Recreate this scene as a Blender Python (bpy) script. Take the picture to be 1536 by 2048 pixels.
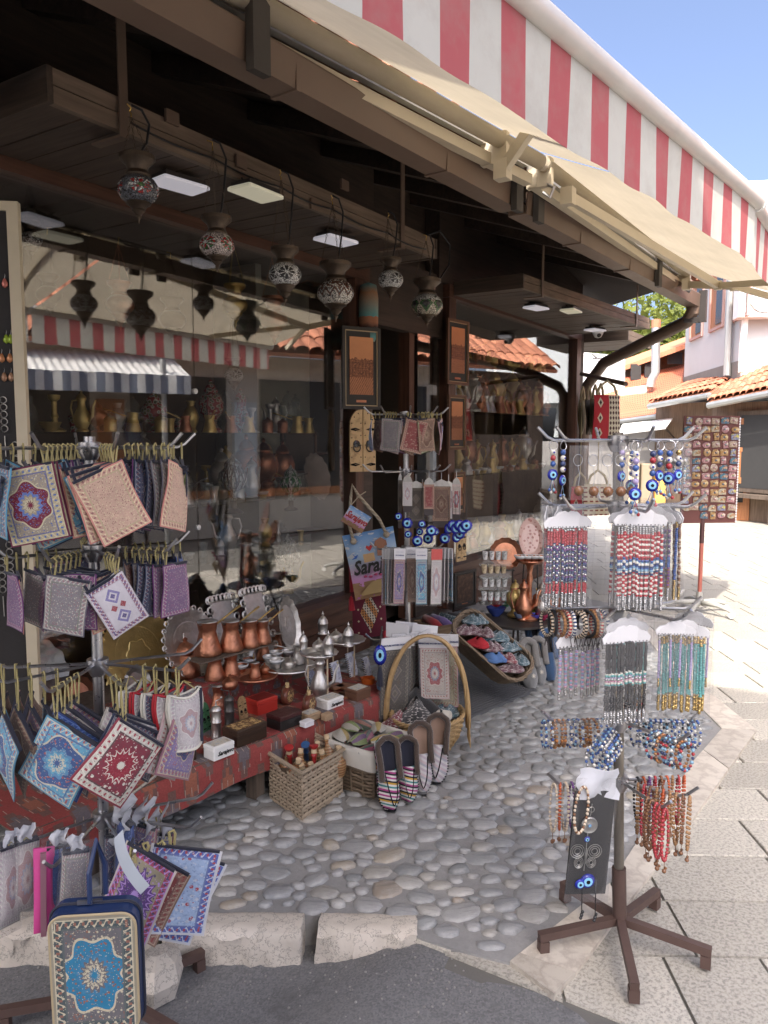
import bpy, math, random
from mathutils import Vector, Matrix
random.seed(7)
PI = math.pi
SC = bpy.context.scene
for o in list(bpy.data.objects): bpy.data.objects.remove(o)
COL = SC.collection
# ---------------------------------------------------------------- camera
# world: X runs along the shop front, Y into the shop, Z up; pavement at z = 0
HEAD, TILT, HC = math.radians(32.4), math.radians(5.6), 1.4
FW = Vector((math.cos(HEAD)*math.cos(TILT), math.sin(HEAD)*math.cos(TILT), -math.sin(TILT)))
RT = Vector((math.sin(HEAD), -math.cos(HEAD), 0))
UP = RT.cross(FW)
CAM = Vector((0, 0, HC))
cd = bpy.data.cameras.new('camera'); cam = bpy.data.objects.new('camera', cd); COL.objects.link(cam)
cam.matrix_world = Matrix(((RT.x, UP.x, -FW.x, CAM.x), (RT.y, UP.y, -FW.y, CAM.y), (RT.z, UP.z, -FW.z, CAM.z), (0, 0, 0, 1)))
cd.sensor_fit = 'VERTICAL'; cd.sensor_height = 24; cd.lens = 1540/2048*24
cd.clip_start = .05; cd.clip_end = 600
SC.camera = cam
# ---------------------------------------------------------------- sky, sun, exposure
SUN_AZ, SUN_EL = math.radians(202), math.radians(48)
sd = Vector((math.cos(SUN_AZ)*math.cos(SUN_EL), math.sin(SUN_AZ)*math.cos(SUN_EL), math.sin(SUN_EL)))
wd = bpy.data.worlds.new('World'); SC.world = wd; wd.use_nodes = True
nt = wd.node_tree; bg = nt.nodes['Background']
sky = nt.nodes.new('ShaderNodeTexSky'); sky.sky_type = 'NISHITA'; sky.sun_disc = False
sky.sun_elevation = SUN_EL; sky.sun_rotation = math.atan2(sd.x, sd.y)
sky.air_density = .5; sky.dust_density = 6.8; sky.ozone_density = 2.2
nt.links.new(sky.outputs[0], bg.inputs[0]); bg.inputs[1].default_value = .15
ld = bpy.data.lights.new('sun', 'SUN'); ld.energy = 2.0; ld.angle = math.radians(.53); ld.color = (1, .93, .82)
sun = bpy.data.objects.new('sun', ld); COL.objects.link(sun)
sun.rotation_euler = (-sd).to_track_quat('-Z', 'Y').to_euler()
vs = SC.view_settings; vs.view_transform = 'Standard'; vs.look = 'None'; vs.gamma = 1; vs.exposure = 1.8; vs.use_curve_mapping = False
SC.cycles.max_bounces = 8; SC.cycles.diffuse_bounces = 4; SC.cycles.glossy_bounces = 4; SC.cycles.transmission_bounces = 6
SC.cycles.transparent_max_bounces = 24; SC.cycles.use_denoising = True
SC.cycles.sample_clamp_indirect = 6; SC.cycles.caustics_reflective = False; SC.cycles.caustics_refractive = False
# ---------------------------------------------------------------- points: a pixel of the 1536 x 2048 picture laid on a real plane
def at(px, py, z=None, Y=None, X=None, d=None):
    r = FW + RT*((px-768)/1540) + UP*((1024-py)/1540)
    if z is not None: t = (z-HC)/r.z
    elif Y is not None: t = Y/r.y
    elif X is not None: t = X/r.x
    else: t = d
    return CAM + r*t
# ---------------------------------------------------------------- mesh builder
def rz(a): return Matrix.Rotation(a, 4, 'Z')
def rx(a): return Matrix.Rotation(a, 4, 'X')
def ry(a): return Matrix.Rotation(a, 4, 'Y')
def tr(*p): return Matrix.Translation(Vector(p[0] if len(p) == 1 else p))
class MB:
    def __init__(s): s.v = []; s.f = []; s.u = []; s.m = []; s.cur = 0
    def face(s, idx, uv=None): s.f.append(tuple(idx)); s.u.append(uv); s.m.append(s.cur)
    def box(s, a, b, M=None):
        n = len(s.v); (x0, y0, z0), (x1, y1, z1) = a, b
        p = [Vector(c) for c in ((x0,y0,z0),(x1,y0,z0),(x1,y1,z0),(x0,y1,z0),(x0,y0,z1),(x1,y0,z1),(x1,y1,z1),(x0,y1,z1))]
        s.v += [M @ q if M else q for q in p]
        q4 = ((0,0),(1,0),(1,1),(0,1))
        for f in ((3,2,1,0),(4,5,6,7),(0,1,5,4),(1,2,6,5),(2,3,7,6),(3,0,4,7)): s.face([n+i for i in f], q4)
        return s
    def cbox(s, c, sz, M=None):
        h = [k/2 for k in sz]
        T = tr(c) if M is None else tr(c) @ M
        return s.box([-k for k in h], h, T)
    def bbox(s, a, b, r=.01, M=None):       # box with chamfered vertical and top edges
        (x0, y0, z0), (x1, y1, z1) = a, b
        ring = lambda e, z: [(x0+e+r,y0+e,z),(x1-e-r,y0+e,z),(x1-e,y0+e+r,z),(x1-e,y1-e-r,z),(x1-e-r,y1-e,z),(x0+e+r,y1-e,z),(x0+e,y1-e-r,z),(x0+e,y0+e+r,z)]
        return s.loft([ring(0, z0), ring(0, z1-r), ring(r, z1)], M)
    def loft(s, rings, M=None, caps=True, closed=True, uv=False):
        n0 = len(s.v); k = len(rings[0])
        for rg in rings: s.v += [(M @ Vector(p)) if M else Vector(p) for p in rg]
        R = len(rings)
        for i in range(R-1):
            for j in range(k if closed else k-1):
                a = n0+i*k+j; b = n0+i*k+(j+1) % k
                w = [(j/k, i/(R-1)), ((j+1)/k, i/(R-1)), ((j+1)/k, (i+1)/(R-1)), (j/k, (i+1)/(R-1))]
                s.face((a, b, b+k, a+k), w)
        if caps and closed:
            s.face(range(n0+k-1, n0-1, -1)); s.face(range(n0+(R-1)*k, n0+R*k))
        return s
    def beam(s, p, q, w, h, up=(0,0,1)):
        p = Vector(p); q = Vector(q); d = (q-p).normalized(); sd_ = d.cross(Vector(up)).normalized(); u = sd_.cross(d)
        r = lambda c: [c-sd_*w/2-u*h/2, c+sd_*w/2-u*h/2, c+sd_*w/2+u*h/2, c-sd_*w/2+u*h/2]
        return s.loft([r(p), r(q)])
    def tube(s, pts, r, n=6, caps=True):
        pts = [Vector(p) for p in pts]; rings = []; N = len(pts)
        d = (pts[1]-pts[0]).normalized(); a = d.orthogonal().normalized()
        for i, p in enumerate(pts):
            t = (pts[min(i+1, N-1)]-pts[max(i-1, 0)])
            t = t.normalized() if t.length > 1e-9 else d
            a = (a-t*a.dot(t)); a = a.normalized() if a.length > 1e-6 else t.orthogonal().normalized()
            b = t.cross(a); rr = r[i] if isinstance(r, (list, tuple)) else r
            rings.append([p+(a*math.cos(2*PI*k/n)+b*math.sin(2*PI*k/n))*rr for k in range(n)])
        return s.loft(rings, caps=caps)
    def lathe(s, prof, n=16, M=None, scal=0, sn=8):
        rings = []
        for (r, z) in prof:
            rings.append([(max(r,1e-4)*(1+scal*math.cos(sn*2*PI*k/n))*math.cos(2*PI*k/n), max(r,1e-4)*(1+scal*math.cos(sn*2*PI*k/n))*math.sin(2*PI*k/n), z) for k in range(n)])
        return s.loft(rings, M)
    def ball(s, c, r, n=6, m=4, sz=1.):
        pr = [(r*math.sin(PI*i/m), -r*sz*math.cos(PI*i/m)) for i in range(m+1)]
        return s.lathe(pr, n, tr(c))
    def prism(s, pts, z0, z1, M=None, uv=None):
        n = len(s.v); k = len(pts)
        for z in (z0, z1): s.v += [(M @ Vector((x, y, z))) if M else Vector((x, y, z)) for x, y in pts]
        xs = [p[0] for p in pts]; ys = [p[1] for p in pts]
        w = (max(xs)-min(xs)) or 1; h = (max(ys)-min(ys)) or 1
        u = [((x-min(xs))/w, (y-min(ys))/h) for x, y in pts]
        s.face(range(n+k-1, n-1, -1), u[::-1]); s.face(range(n+k, n+2*k), u)
        for i in range(k): j = (i+1) % k; s.face((n+i, n+j, n+k+j, n+k+i))
        return s
    def grid(s, fn, nu, nv, M=None):
        n = len(s.v)
        for j in range(nv+1):
            for i in range(nu+1):
                p = Vector(fn(i/nu, j/nv)); s.v.append(M @ p if M else p)
        for j in range(nv):
            for i in range(nu):
                a = n+j*(nu+1)+i
                s.face((a, a+1, a+nu+2, a+nu+1), ((i/nu,j/nv),((i+1)/nu,j/nv),((i+1)/nu,(j+1)/nv),(i/nu,(j+1)/nv)))
        return s
    def mesh(s, name, smooth=False):
        me = bpy.data.meshes.new(name)
        me.from_pydata([tuple(v) for v in s.v], [], s.f)
        if any(u is not None for u in s.u):
            ul = me.uv_layers.new(name='UVMap').data; k = 0
            for f, u in zip(s.f, s.u):
                for i in range(len(f)):
                    ul[k].uv = u[i] if u else (.5, .5)
                    k += 1
        if any(s.m): me.polygons.foreach_set('material_index', s.m)
        if smooth:
            me.polygons.foreach_set('use_smooth', [True]*len(s.f))
            if smooth != 'all': me.set_sharp_from_angle(angle=math.radians(42))
        me.update(); return me
def ob(name, g, m=None, parent=None, loc=None, rot=None, smooth=False, M=None):
    me = g.mesh(name, smooth) if isinstance(g, MB) else g
    o = bpy.data.objects.new(name, me); COL.objects.link(o)
    if m is not None:
        ms = m if isinstance(m, (list, tuple)) else [m]
        if len(me.materials) == 0:
            for k in ms: me.materials.append(k)
        elif me.materials[0] != ms[0]:
            o.material_slots[0].link = 'OBJECT'; o.material_slots[0].material = ms[0]
    if parent: o.parent = parent
    if M is not None: o.matrix_local = M
    else:
        if loc is not None: o.location = loc
        if rot is not None: o.rotation_euler = rot
    return o
def tag(o, label=None, cat=None, group=None, kind=None):
    if label: o['label'] = label
    if cat: o['category'] = cat
    if group: o['group'] = group
    if kind: o['kind'] = kind
    return o
def thing(name, label, cat, loc=(0,0,0), rot=(0,0,0), group=None, M=None):
    o = bpy.data.objects.new(name, None); COL.objects.link(o); o.empty_display_size = .05
    if M is not None: o.matrix_world = M
    else: o.location = loc; o.rotation_euler = rot
    return tag(o, label, cat, group)
def copy_tree(o, parent=None):
    c = o.copy(); COL.objects.link(c); c.parent = parent
    for ch in list(o.children): copy_tree(ch, c)
    return c
ORD = ['first','second','third','fourth','fifth','sixth','seventh','eighth','ninth','tenth','eleventh','twelfth','thirteenth','fourteenth','fifteenth','sixteenth','seventeenth','eighteenth','nineteenth','twentieth']
ORD += ['twenty-'+q for q in ORD[:9]]
# ---------------------------------------------------------------- node materials
class X:
    t = None
    def __init__(s, k): s.k = k
    @staticmethod
    def m(op, *a):
        n = X.t.nodes.new('ShaderNodeMath'); n.operation = op
        for i, v in enumerate(a):
            if isinstance(v, X): X.t.links.new(v.k, n.inputs[i])
            else: n.inputs[i].default_value = v
        return X(n.outputs[0])
    def __add__(a, b): return X.m('ADD', a, b)
    __radd__ = __add__
    def __sub__(a, b): return X.m('SUBTRACT', a, b)
    def __rsub__(a, b): return X.m('SUBTRACT', b, a)
    def __mul__(a, b): return X.m('MULTIPLY', a, b)
    __rmul__ = __mul__
    def __truediv__(a, b): return X.m('DIVIDE', a, b)
    def __lt__(a, b): return X.m('LESS_THAN', a, b)
    def __gt__(a, b): return X.m('GREATER_THAN', a, b)
    def abs(a): return X.m('ABSOLUTE', a)
    def fr(a): return X.m('FRACT', a)
    def fl(a): return X.m('FLOOR', a)
    def sin(a): return X.m('SINE', a)
    def cos(a): return X.m('COSINE', a)
    def min(a, b): return X.m('MINIMUM', a, b)
    def max(a, b): return X.m('MAXIMUM', a, b)
    def mod(a, b): return X.m('FLOORED_MODULO', a, b)
def link(a, sock):
    if isinstance(a, X): X.t.links.new(a.k, sock)
    elif isinstance(a, (tuple, list)): sock.default_value = (*a[:3], 1)
    else: sock.default_value = a
def mix(f, a, b):
    n = X.t.nodes.new('ShaderNodeMix'); n.data_type = 'RGBA'
    link(f, n.inputs[0]); link(a, n.inputs[6]); link(b, n.inputs[7]); return X(n.outputs[2])
def coord(kind='UV'):
    n = X.t.nodes.new('ShaderNodeTexCoord'); return X(n.outputs[kind])
def sep(v):
    n = X.t.nodes.new('ShaderNodeSeparateXYZ'); link(v, n.inputs[0]); return [X(o) for o in n.outputs]
def comb(x, y, z=0):
    n = X.t.nodes.new('ShaderNodeCombineXYZ'); link(x, n.inputs[0]); link(y, n.inputs[1]); link(z, n.inputs[2]); return X(n.outputs[0])
def scale(v, s):
    n = X.t.nodes.new('ShaderNodeMapping'); link(v, n.inputs[0]); n.inputs[3].default_value = s if isinstance(s, (tuple, list)) else (s, s, s); return X(n.outputs[0])
def noise(v, s, det=3, rough=.55, out=0):
    n = X.t.nodes.new('ShaderNodeTexNoise'); link(v, n.inputs['Vector']); n.inputs['Scale'].default_value = s
    n.inputs['Detail'].default_value = det; n.inputs['Roughness'].default_value = rough; return X(n.outputs[out])
def voro(v, s, feat='F1', out=0, rnd=1.):
    n = X.t.nodes.new('ShaderNodeTexVoronoi'); n.feature = feat; link(v, n.inputs['Vector']); n.inputs['Scale'].default_value = s
    if 'Randomness' in n.inputs: n.inputs['Randomness'].default_value = rnd
    return X(n.outputs[out])
def ramp(f, stops, interp='LINEAR'):
    n = X.t.nodes.new('ShaderNodeValToRGB'); link(f, n.inputs[0]); cr = n.color_ramp; cr.interpolation = interp
    while len(cr.elements) < len(stops): cr.elements.new(.5)
    for e, (p, c) in zip(cr.elements, stops): e.position = p; e.color = (*c, 1) if len(c) == 3 else c
    return X(n.outputs[0])
def rnd():
    n = X.t.nodes.new('ShaderNodeObjectInfo'); return X(n.outputs['Random'])
def hsv(c, h=.5, s=1., v=1.):
    n = X.t.nodes.new('ShaderNodeHueSaturation'); link(h, n.inputs[0]); link(s, n.inputs[1]); link(v, n.inputs[2]); link(c, n.inputs[4]); return X(n.outputs[0])
MATS = {}
def mat(name, col=(.5,.5,.5), rough=.6, metal=0., var=.15, vs_=8., bump=0., bs=60., fn=None, sheen=0., trans=None, coat=0., spec=.5):
    """principled material; var = brightness mottling, fn() may return a colour socket or (colour, height)"""
    if name in MATS: return MATS[name]
    m = bpy.data.materials.new(name); m.use_nodes = True; MATS[name] = m
    X.t = t = m.node_tree; b = t.nodes['Principled BSDF']
    h = None
    if fn:
        c = fn()
        if isinstance(c, tuple) and isinstance(c[0], X): c, h = c
    else: c = col
    oc = coord('Object')
    if var:
        k = noise(oc, vs_, 4, .6)
        c = hsv(c, .5, 1., k*(2*var)+(1-var))
    link(c, b.inputs['Base Color'])
    if isinstance(rough, tuple):
        link(noise(oc, vs_*2, 3)*(rough[1]-rough[0])*1.4+(rough[0]-.2*(rough[1]-rough[0])), b.inputs['Roughness'])
    else: b.inputs['Roughness'].default_value = rough
    b.inputs['Metallic'].default_value = metal; b.inputs['Specular IOR Level'].default_value = spec
    if sheen: b.inputs['Sheen Weight'].default_value = sheen
    if coat: b.inputs['Coat Weight'].default_value = coat
    if bump:
        if h is None: h = noise(oc, bs, 4, .6)
        n = t.nodes.new('ShaderNodeBump'); n.inputs['Strength'].default_value = bump; n.inputs['Distance'].default_value = .004
        link(h, n.inputs['Height']); t.links.new(n.outputs[0], b.inputs['Normal'])
    if trans:      # thin cloth: some light passes through
        ts = t.nodes.new('ShaderNodeBsdfTranslucent'); link(c, ts.inputs[0]); ms = t.nodes.new('ShaderNodeMixShader'); ms.inputs[0].default_value = trans
        t.links.new(b.outputs[0], ms.inputs[1]); t.links.new(ts.outputs[0], ms.inputs[2]); t.links.new(ms.outputs[0], t.nodes['Material Output'].inputs[0])
    return m
def glassy(name, tint=(1,1,1), ior=1.5, rough=0., body=None, bodyf=.1, wav=0.):
    """thin sheet: clear pass-through plus fresnel mirror, optionally a little milky"""
    if name in MATS: return MATS[name]
    m = bpy.data.materials.new(name); m.use_nodes = True; MATS[name] = m
    X.t = t = m.node_tree; t.nodes.remove(t.nodes['Principled BSDF'])
    tp = t.nodes.new('ShaderNodeBsdfTransparent'); tp.inputs[0].default_value = (*tint, 1)
    gl = t.nodes.new('ShaderNodeBsdfGlossy'); gl.inputs['Roughness'].default_value = rough
    ge = t.nodes.new('ShaderNodeNewGeometry'); vd = t.nodes.new('ShaderNodeVectorMath'); vd.operation = 'DOT_PRODUCT'
    t.links.new(ge.outputs['Incoming'], vd.inputs[0]); t.links.new(ge.outputs['Normal'], vd.inputs[1]); f0 = ((ior-1)/(ior+1))**2
    q = 1-X(vd.outputs['Value']).abs(); fres = X.m('POWER', q, 5.)*(1-f0)+f0      # Schlick, the same from either side of the sheet
    if wav:
        n = t.nodes.new('ShaderNodeBump'); n.inputs['Strength'].default_value = wav; n.inputs['Distance'].default_value = .01
        link(noise(coord('Object'), 14, 2), n.inputs['Height']); t.links.new(n.outputs[0], gl.inputs['Normal'])
    src = tp
    if body:
        df = t.nodes.new('ShaderNodeBsdfDiffuse'); df.inputs[0].default_value = (*body, 1)
        mb = t.nodes.new('ShaderNodeMixShader'); mb.inputs[0].default_value = bodyf
        t.links.new(tp.outputs[0], mb.inputs[1]); t.links.new(df.outputs[0], mb.inputs[2]); src = mb
    ms = t.nodes.new('ShaderNodeMixShader'); link(fres, ms.inputs[0])
    t.links.new(src.outputs[0], ms.inputs[1]); t.links.new(gl.outputs[0], ms.inputs[2]); t.links.new(ms.outputs[0], t.nodes['Material Output'].inputs[0])
    return m
def wood(name, c1, c2, rough=.5, axis='X', bump=.25, sc=1.):
    def f():
        v = coord('Object'); x, y, z = sep(v)
        s = {'X': (2, 30, 30), 'Y': (30, 2, 30), 'Z': (30, 30, 2)}[axis]
        n = noise(scale(v, tuple(k*sc for k in s)), 1.5, 5, .65)
        g = noise(v, 3, 3)
        k = noise(scale(v, tuple(q*sc*.35 for q in s)), 1, 3); return mix((n-.3)*1.5+(g-.5)*.5+(k-.5)*.7, tuple(q*.8 for q in c1), tuple(min(1,q*1.12) for q in c2)), n
    return mat(name, fn=f, rough=rough, var=.12, bump=bump)
def tower():
    pass
# ================================================================ GROUND
from mathutils import noise as MN
def nz(x, y, z=0, s=1.): return MN.noise(Vector((x*s, y*s, z*s)))
def sst(a, b, x): t = max(0, min(1, (x-a)/(b-a))); return t*t*(3-2*t)
def m_asphalt():
    def f():
        v = coord('Object'); a = voro(v, 210, out=1); g = sep(a)[0]
        n = noise(v, 1.6, 5, .65); big = noise(v, 30, 4, .7)
        c = mix(g*.6+big*.4, (.095,.096,.1), (.215,.217,.222))
        c = mix((n-.55)*3, c, (.2,.197,.19)); c = mix((noise(v, 4, 4, .7)-.58)*5, c, (.085,.085,.087))
        c = mix(voro(v, 45) < .035, c, (.3,.3,.3))
        return c, g*.6+big
    return mat('asphalt', fn=f, rough=.85, var=.12, vs_=2.2, bump=.7)
def m_granite():
    def f():
        v = coord('Object'); r = rnd()
        n = noise(v, 95, 3, .7); w = noise(v, 9, 3)
        c = mix((n-.36)*5.2, (.25,.238,.215), (.545,.515,.45))
        c = mix(w*.5, c, (.45,.42,.36))
        return hsv(c, .5, 1., r*.3+.78), n
    return mat('granite', fn=f, rough=.72, var=.1, vs_=3, bump=.45)
def m_marble():
    def f():
        v = coord('Object'); r = rnd()
        n = noise(scale(v, (1,1,1)), 7, 6, .65); k = ((n-.5).abs()*14).min(1)
        c = mix(noise(v, 4, 3), (.54,.49,.42), (.62,.575,.5))
        c = mix(k*.55+.45, (.33,.28,.24), c)
        return hsv(c, .5, 1., r*.25+.82)
    return mat('marble', fn=f, rough=.45, var=.1, bump=.08)
def m_cobble():
    def f():
        v = coord('Object'); r = rnd()
        c = ramp(r, [(0,(.19,.2,.205)),(.2,(.29,.3,.305)),(.4,(.37,.37,.365)),(.55,(.25,.26,.27)),(.7,(.34,.34,.34)),(.82,(.33,.315,.285)),(.9,(.43,.425,.41)),(.96,(.36,.32,.26)),(1,(.28,.235,.195))])
        n = noise(v, 22, 5, .7); st = noise(scale(v, (10, 70, 40)), 1, 4)
        c = mix((n-.42)*1.5, c, (.43,.425,.415)); c = mix((st-.52)*2.4, c, (.1,.1,.1)); c = mix((noise(v, 120, 3, .7)-.55)*2, c, (.14,.14,.14))
        return c, n
    return mat('cobble', fn=f, rough=(.28,.6), var=.15, vs_=30, bump=.35)
def m_mortar():
    def f():
        v = coord('Object'); n = noise(v, 60, 5, .7); w = noise(v, 5, 4)
        return mix(n*.6+w*.6-.1, (.17,.17,.172), (.35,.345,.335)), n
    return mat('mortar', fn=f, rough=.85, var=.15, vs_=3, bump=.7)
M_GRAN, M_MARB, M_COB, M_MORT = m_granite(), m_marble(), m_cobble(), m_mortar()
# far ground to the horizon
g = MB(); g.grid(lambda u, v: ((u-.5)*500, (v-.5)*500, -.16), 4, 4)
tag(ob('ground', g, mat('earth', (.3,.28,.25), .9)), kind='structure')
# asphalt road, falling towards the kerb
def azr(x, y): return -.018-.075*sst(.98, 1.3, y-.0*x)+.006*nz(x, y, 0, 1.7)
g = MB(); g.grid(lambda u, v: (-5+u*7.25, -6+v*10, azr(-5+u*7.25, -6+v*10)), 90, 110)
road = tag(ob('asphalt_road', g, m_asphalt(), smooth='all'), kind='structure')
# pavement outline (cobble zone)
MI = [(1.812,.751),(1.858,.741),(2.329,.628),(3.187,.61),(3.897,.548),(4.195,.713),(5.042,1.095),(6.4,1.7)]
MO = [(1.759,.609),(1.864,.589),(2.215,.557),(2.766,.501),(3.965,.405),(4.467,.718),(5.307,1.123),(6.7,1.75)]
KB = [(.7,2.95),(1.19,2.19),(1.44,1.74),(1.62,1.44),(1.79,1.16),(1.775,1.0),(1.79,.87)]
cz = KB + MI + [(6.9,3.2),(.7,3.2)]
def ins(p, poly):
    x, y = p; c = False; n = len(poly)
    for i in range(n):
        (x0, y0), (x1, y1) = poly[i], poly[(i+1) % n]
        if (y0 > y) != (y1 > y) and x < (x1-x0)*(y-y0)/(y1-y0)+x0: c = not c
    return c
g = MB()
def dens(pl, st=.05):
    o = []
    for i in range(len(pl)-1):
        (a, b), (c, d) = pl[i], pl[i+1]; k = max(1, int(math.hypot(c-a, d-b)/st))
        for j in range(k): t = j/k; x = a+(c-a)*t; y = b+(d-b)*t; o.append((x+.012*nz(x, y, 3, 18), y+.012*nz(x, y, 7, 18)))
    return o+[pl[-1]]
g.prism(dens(KB)+MI+[(6.9,3.2),(.7,3.2)], -.14, -.002)
bed = tag(ob('cobbled_pavement', g, M_MORT), kind='structure')
# cobbles
def cob_mesh(k):
    rr = random.Random(k); a = (.024,.029,.034,.040,.046,.052,.058)[k % 7]*rr.uniform(.95,1.08); b = a*rr.uniform(.58,.92); n = 9; ph = [rr.uniform(-.28,.16) for _ in range(n)]
    ph = [ph[i]*.85+(ph[i-1]+ph[(i+1) % n])*.15 for i in range(n)]; tx, ty = rr.uniform(-.05,.05), rr.uniform(-.05,.05)
    R = []
    for sc, z in ((1., -.02), (1., -.004), (.94, .0045), (.74, .0085), (.34, .010)):
        R.append([((a*(1+ph[i])*sc)*math.cos(2*PI*i/n), b*(1+ph[i])*sc*math.sin(2*PI*i/n), z+(rr.uniform(-.0014,.0014)+tx*a*sc*math.cos(2*PI*i/n)+ty*b*sc*math.sin(2*PI*i/n) if z > 0 else 0)) for i in range(n)])
    m = MB(); m.loft(R); return m.mesh('cobble', 'all'), a, b
CM = [cob_mesh(k) for k in range(21)]
for me, a, b in CM: me.materials.append(M_COB)
pts = []; rc = random.Random(3); cell = {}
MATQ = [(3.30,1.64),(3.93,1.50),(4.62,2.35),(3.95,2.55)]
def try_cob(x, y, k):
    i, j = int(x/.15), int(y/.15); a, b = CM[k][1], CM[k][2]
    for di in (-1,0,1):
        for dj in (-1,0,1):
            for (u, v, q) in cell.get((i+di, j+dj), ()):
                du, dv = (u-x), (v-y)      # stones lie mostly across the view: longer along RT
                s = du*RT.x+dv*RT.y; t = du*FW.x+dv*FW.y
                if (s/(a+CM[q][1]+.006))**2+(t/(b+CM[q][2]+.006))**2 < .60: return
    cell.setdefault((i, j), []).append((x, y, k)); pts.append((x, y, k))
for k in range(60000):
    x = rc.uniform(1.15, 5.6); y = rc.uniform(.55, 2.75)
    if not ins((x, y), cz) or ins((x, y), MATQ): continue
    if any(not ins((x+dx, y+dy), cz) for dx, dy in ((.05,0),(-.05,0),(0,.045),(0,-.045))): continue
    f = k/60000; try_cob(x, y, rc.choice((5,6,12,13,19,20,4,11)) if f < .05 else rc.choice((3,4,10,11,17,18,2,9)) if f < .25 else rc.choice((0,1,2,7,8,9,14,15,16)))
pts.sort(key=lambda p: p[0]*FW.x+p[1]*FW.y+(2.0 if (p[1] > 1.9 or p[0] < 1.5) else 0))
far = MB()
for i, (x, y, ck) in enumerate(pts):
    me, a, b = CM[ck]
    ang = HEAD-PI/2+rc.gauss(0, .22); s = rc.uniform(.94, 1.04); zz = rc.uniform(-.0035, .001)
    if i < 300:
        ob('cobble', me, None, bed, (x, y, zz), (rc.uniform(-.05,.05), rc.uniform(-.05,.05), ang)).scale = (s, s, rc.uniform(.8, 1.2))
    else:
        T = tr(x, y, zz) @ rz(ang) @ Matrix.Scale(s, 4); n = len(far.v)
        far.v += [T @ v.co for v in me.vertices]
        for p in me.polygons: far.face([n+q for q in p.vertices])
fo = ob('cobble', far, M_COB, bed, smooth='all'); tag(fo, kind='stuff')
# kerb stones
def m_lime():
    def f():
        v = coord('Object'); n = noise(v, 26, 6, .7); w = voro(v, 30, 'DISTANCE_TO_EDGE'); x, y, z = sep(v)
        d = noise(v, 90, 4, .7)
        c = mix(noise(v, 6, 3), (.52,.48,.41), (.6,.54,.48)); c = mix((n-.5).abs()*9 < .1, c, (.27,.25,.22)); c = mix((d-.6)*2.2, c, (.34,.31,.27))
        return c, n
    return mat('limestone', fn=f, rough=.7, var=.15, vs_=10, bump=.8)
def kerb(x0, y0, x1, y1, w, sd_):
    L = math.hypot(x1-x0, y1-y0); m = MB(); nx, nw, nh = 16, 5, 5; H = .105
    def P(i, j, k):       # lattice point on the block
        x = (i/nx-.5)*L; y = (j/nw-.5)*w; z = -.15+.16*k/nh
        e = min(i, nx-i)/nx*L; r = .018
        q = Vector((x, y, z)); o = MN.noise_vector(q*22+Vector((sd_, 0, 0))); o2 = MN.noise_vector(q*60+Vector((sd_, 5, 0)))
        front = (j == 0); amt = .007+(.012 if front and k < nh else 0)
        q += o*amt*(.4 if k == nh else 1)+o2*(.003+(.006 if front and 0 < k < nh else .001))
        if k == nh: q.z = .010+o.z*.003
        if k == nh-1 and j == 0: q.z += .014; q.y -= .002
        if i in (0, nx): q.x *= .97
        if (j in (0, nw)) and k == nh: q.z -= .007; q.y *= .93
        return q
    idx = {}
    def V(i, j, k):
        if (i, j, k) not in idx: idx[(i, j, k)] = len(m.v); m.v.append(P(i, j, k))
        return idx[(i, j, k)]
    for i in range(nx):
        for j in range(nw): m.face((V(i,j,nh), V(i+1,j,nh), V(i+1,j+1,nh), V(i,j+1,nh)))
        for k in range(nh):
            m.face((V(i,0,k), V(i+1,0,k), V(i+1,0,k+1), V(i,0,k+1))); m.face((V(i+1,nw,k), V(i,nw,k), V(i,nw,k+1), V(i+1,nw,k+1)))
    for j in range(nw):
        for k in range(nh):
            m.face((V(0,j+1,k), V(0,j,k), V(0,j,k+1), V(0,j+1,k+1))); m.face((V(nx,j,k), V(nx,j+1,k), V(nx,j+1,k+1), V(nx,j,k+1)))
    ob('kerb_stone', m, m_lime(), bed, ((x0+x1)/2, (y0+y1)/2, 0), (0, 0, math.atan2(y1-y0, x1-x0)), smooth=True)
kerb(1.435, 1.655, 1.648, 1.315, .10, 1); kerb(1.668, 1.285, 1.815, 1.035, .10, 9)
kerb(1.09, 2.185, 1.29, 1.895, .11, 20); kerb(1.305, 1.872, 1.422, 1.68, .1, 33); kerb(.85, 2.55, 1.07, 2.21, .1, 40)
# marble border slabs
def seg(a, b, t): return (a[0]+(b[0]-a[0])*t, a[1]+(b[1]-a[1])*t)
spl = [(0,1,[0,1]),(1,2,[0,.98]),(2,3,[0,.5,1]),(3,4,[0,.55,1]),(4,5,[0,1]),(5,6,[0,.5,1]),(6,7,[0,.25,.5,.75,1])]
for i, j, ts in spl:
    for a, b in zip(ts[:-1], ts[1:]):
        e = .004
        q = [seg(MI[i], MI[j], a+e), seg(MO[i], MO[j], a+e), seg(MO[i], MO[j], b-e), seg(MI[i], MI[j], b-e)]
        cx = sum(p[0] for p in q)/4; cy = sum(p[1] for p in q)/4
        m = MB(); m.prism([(x-cx, y-cy) for x, y in q], -.06, .0045+random.uniform(-.001,.001))
        ob('border_slab', m, M_MARB, bed, (cx, cy, 0))
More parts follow.
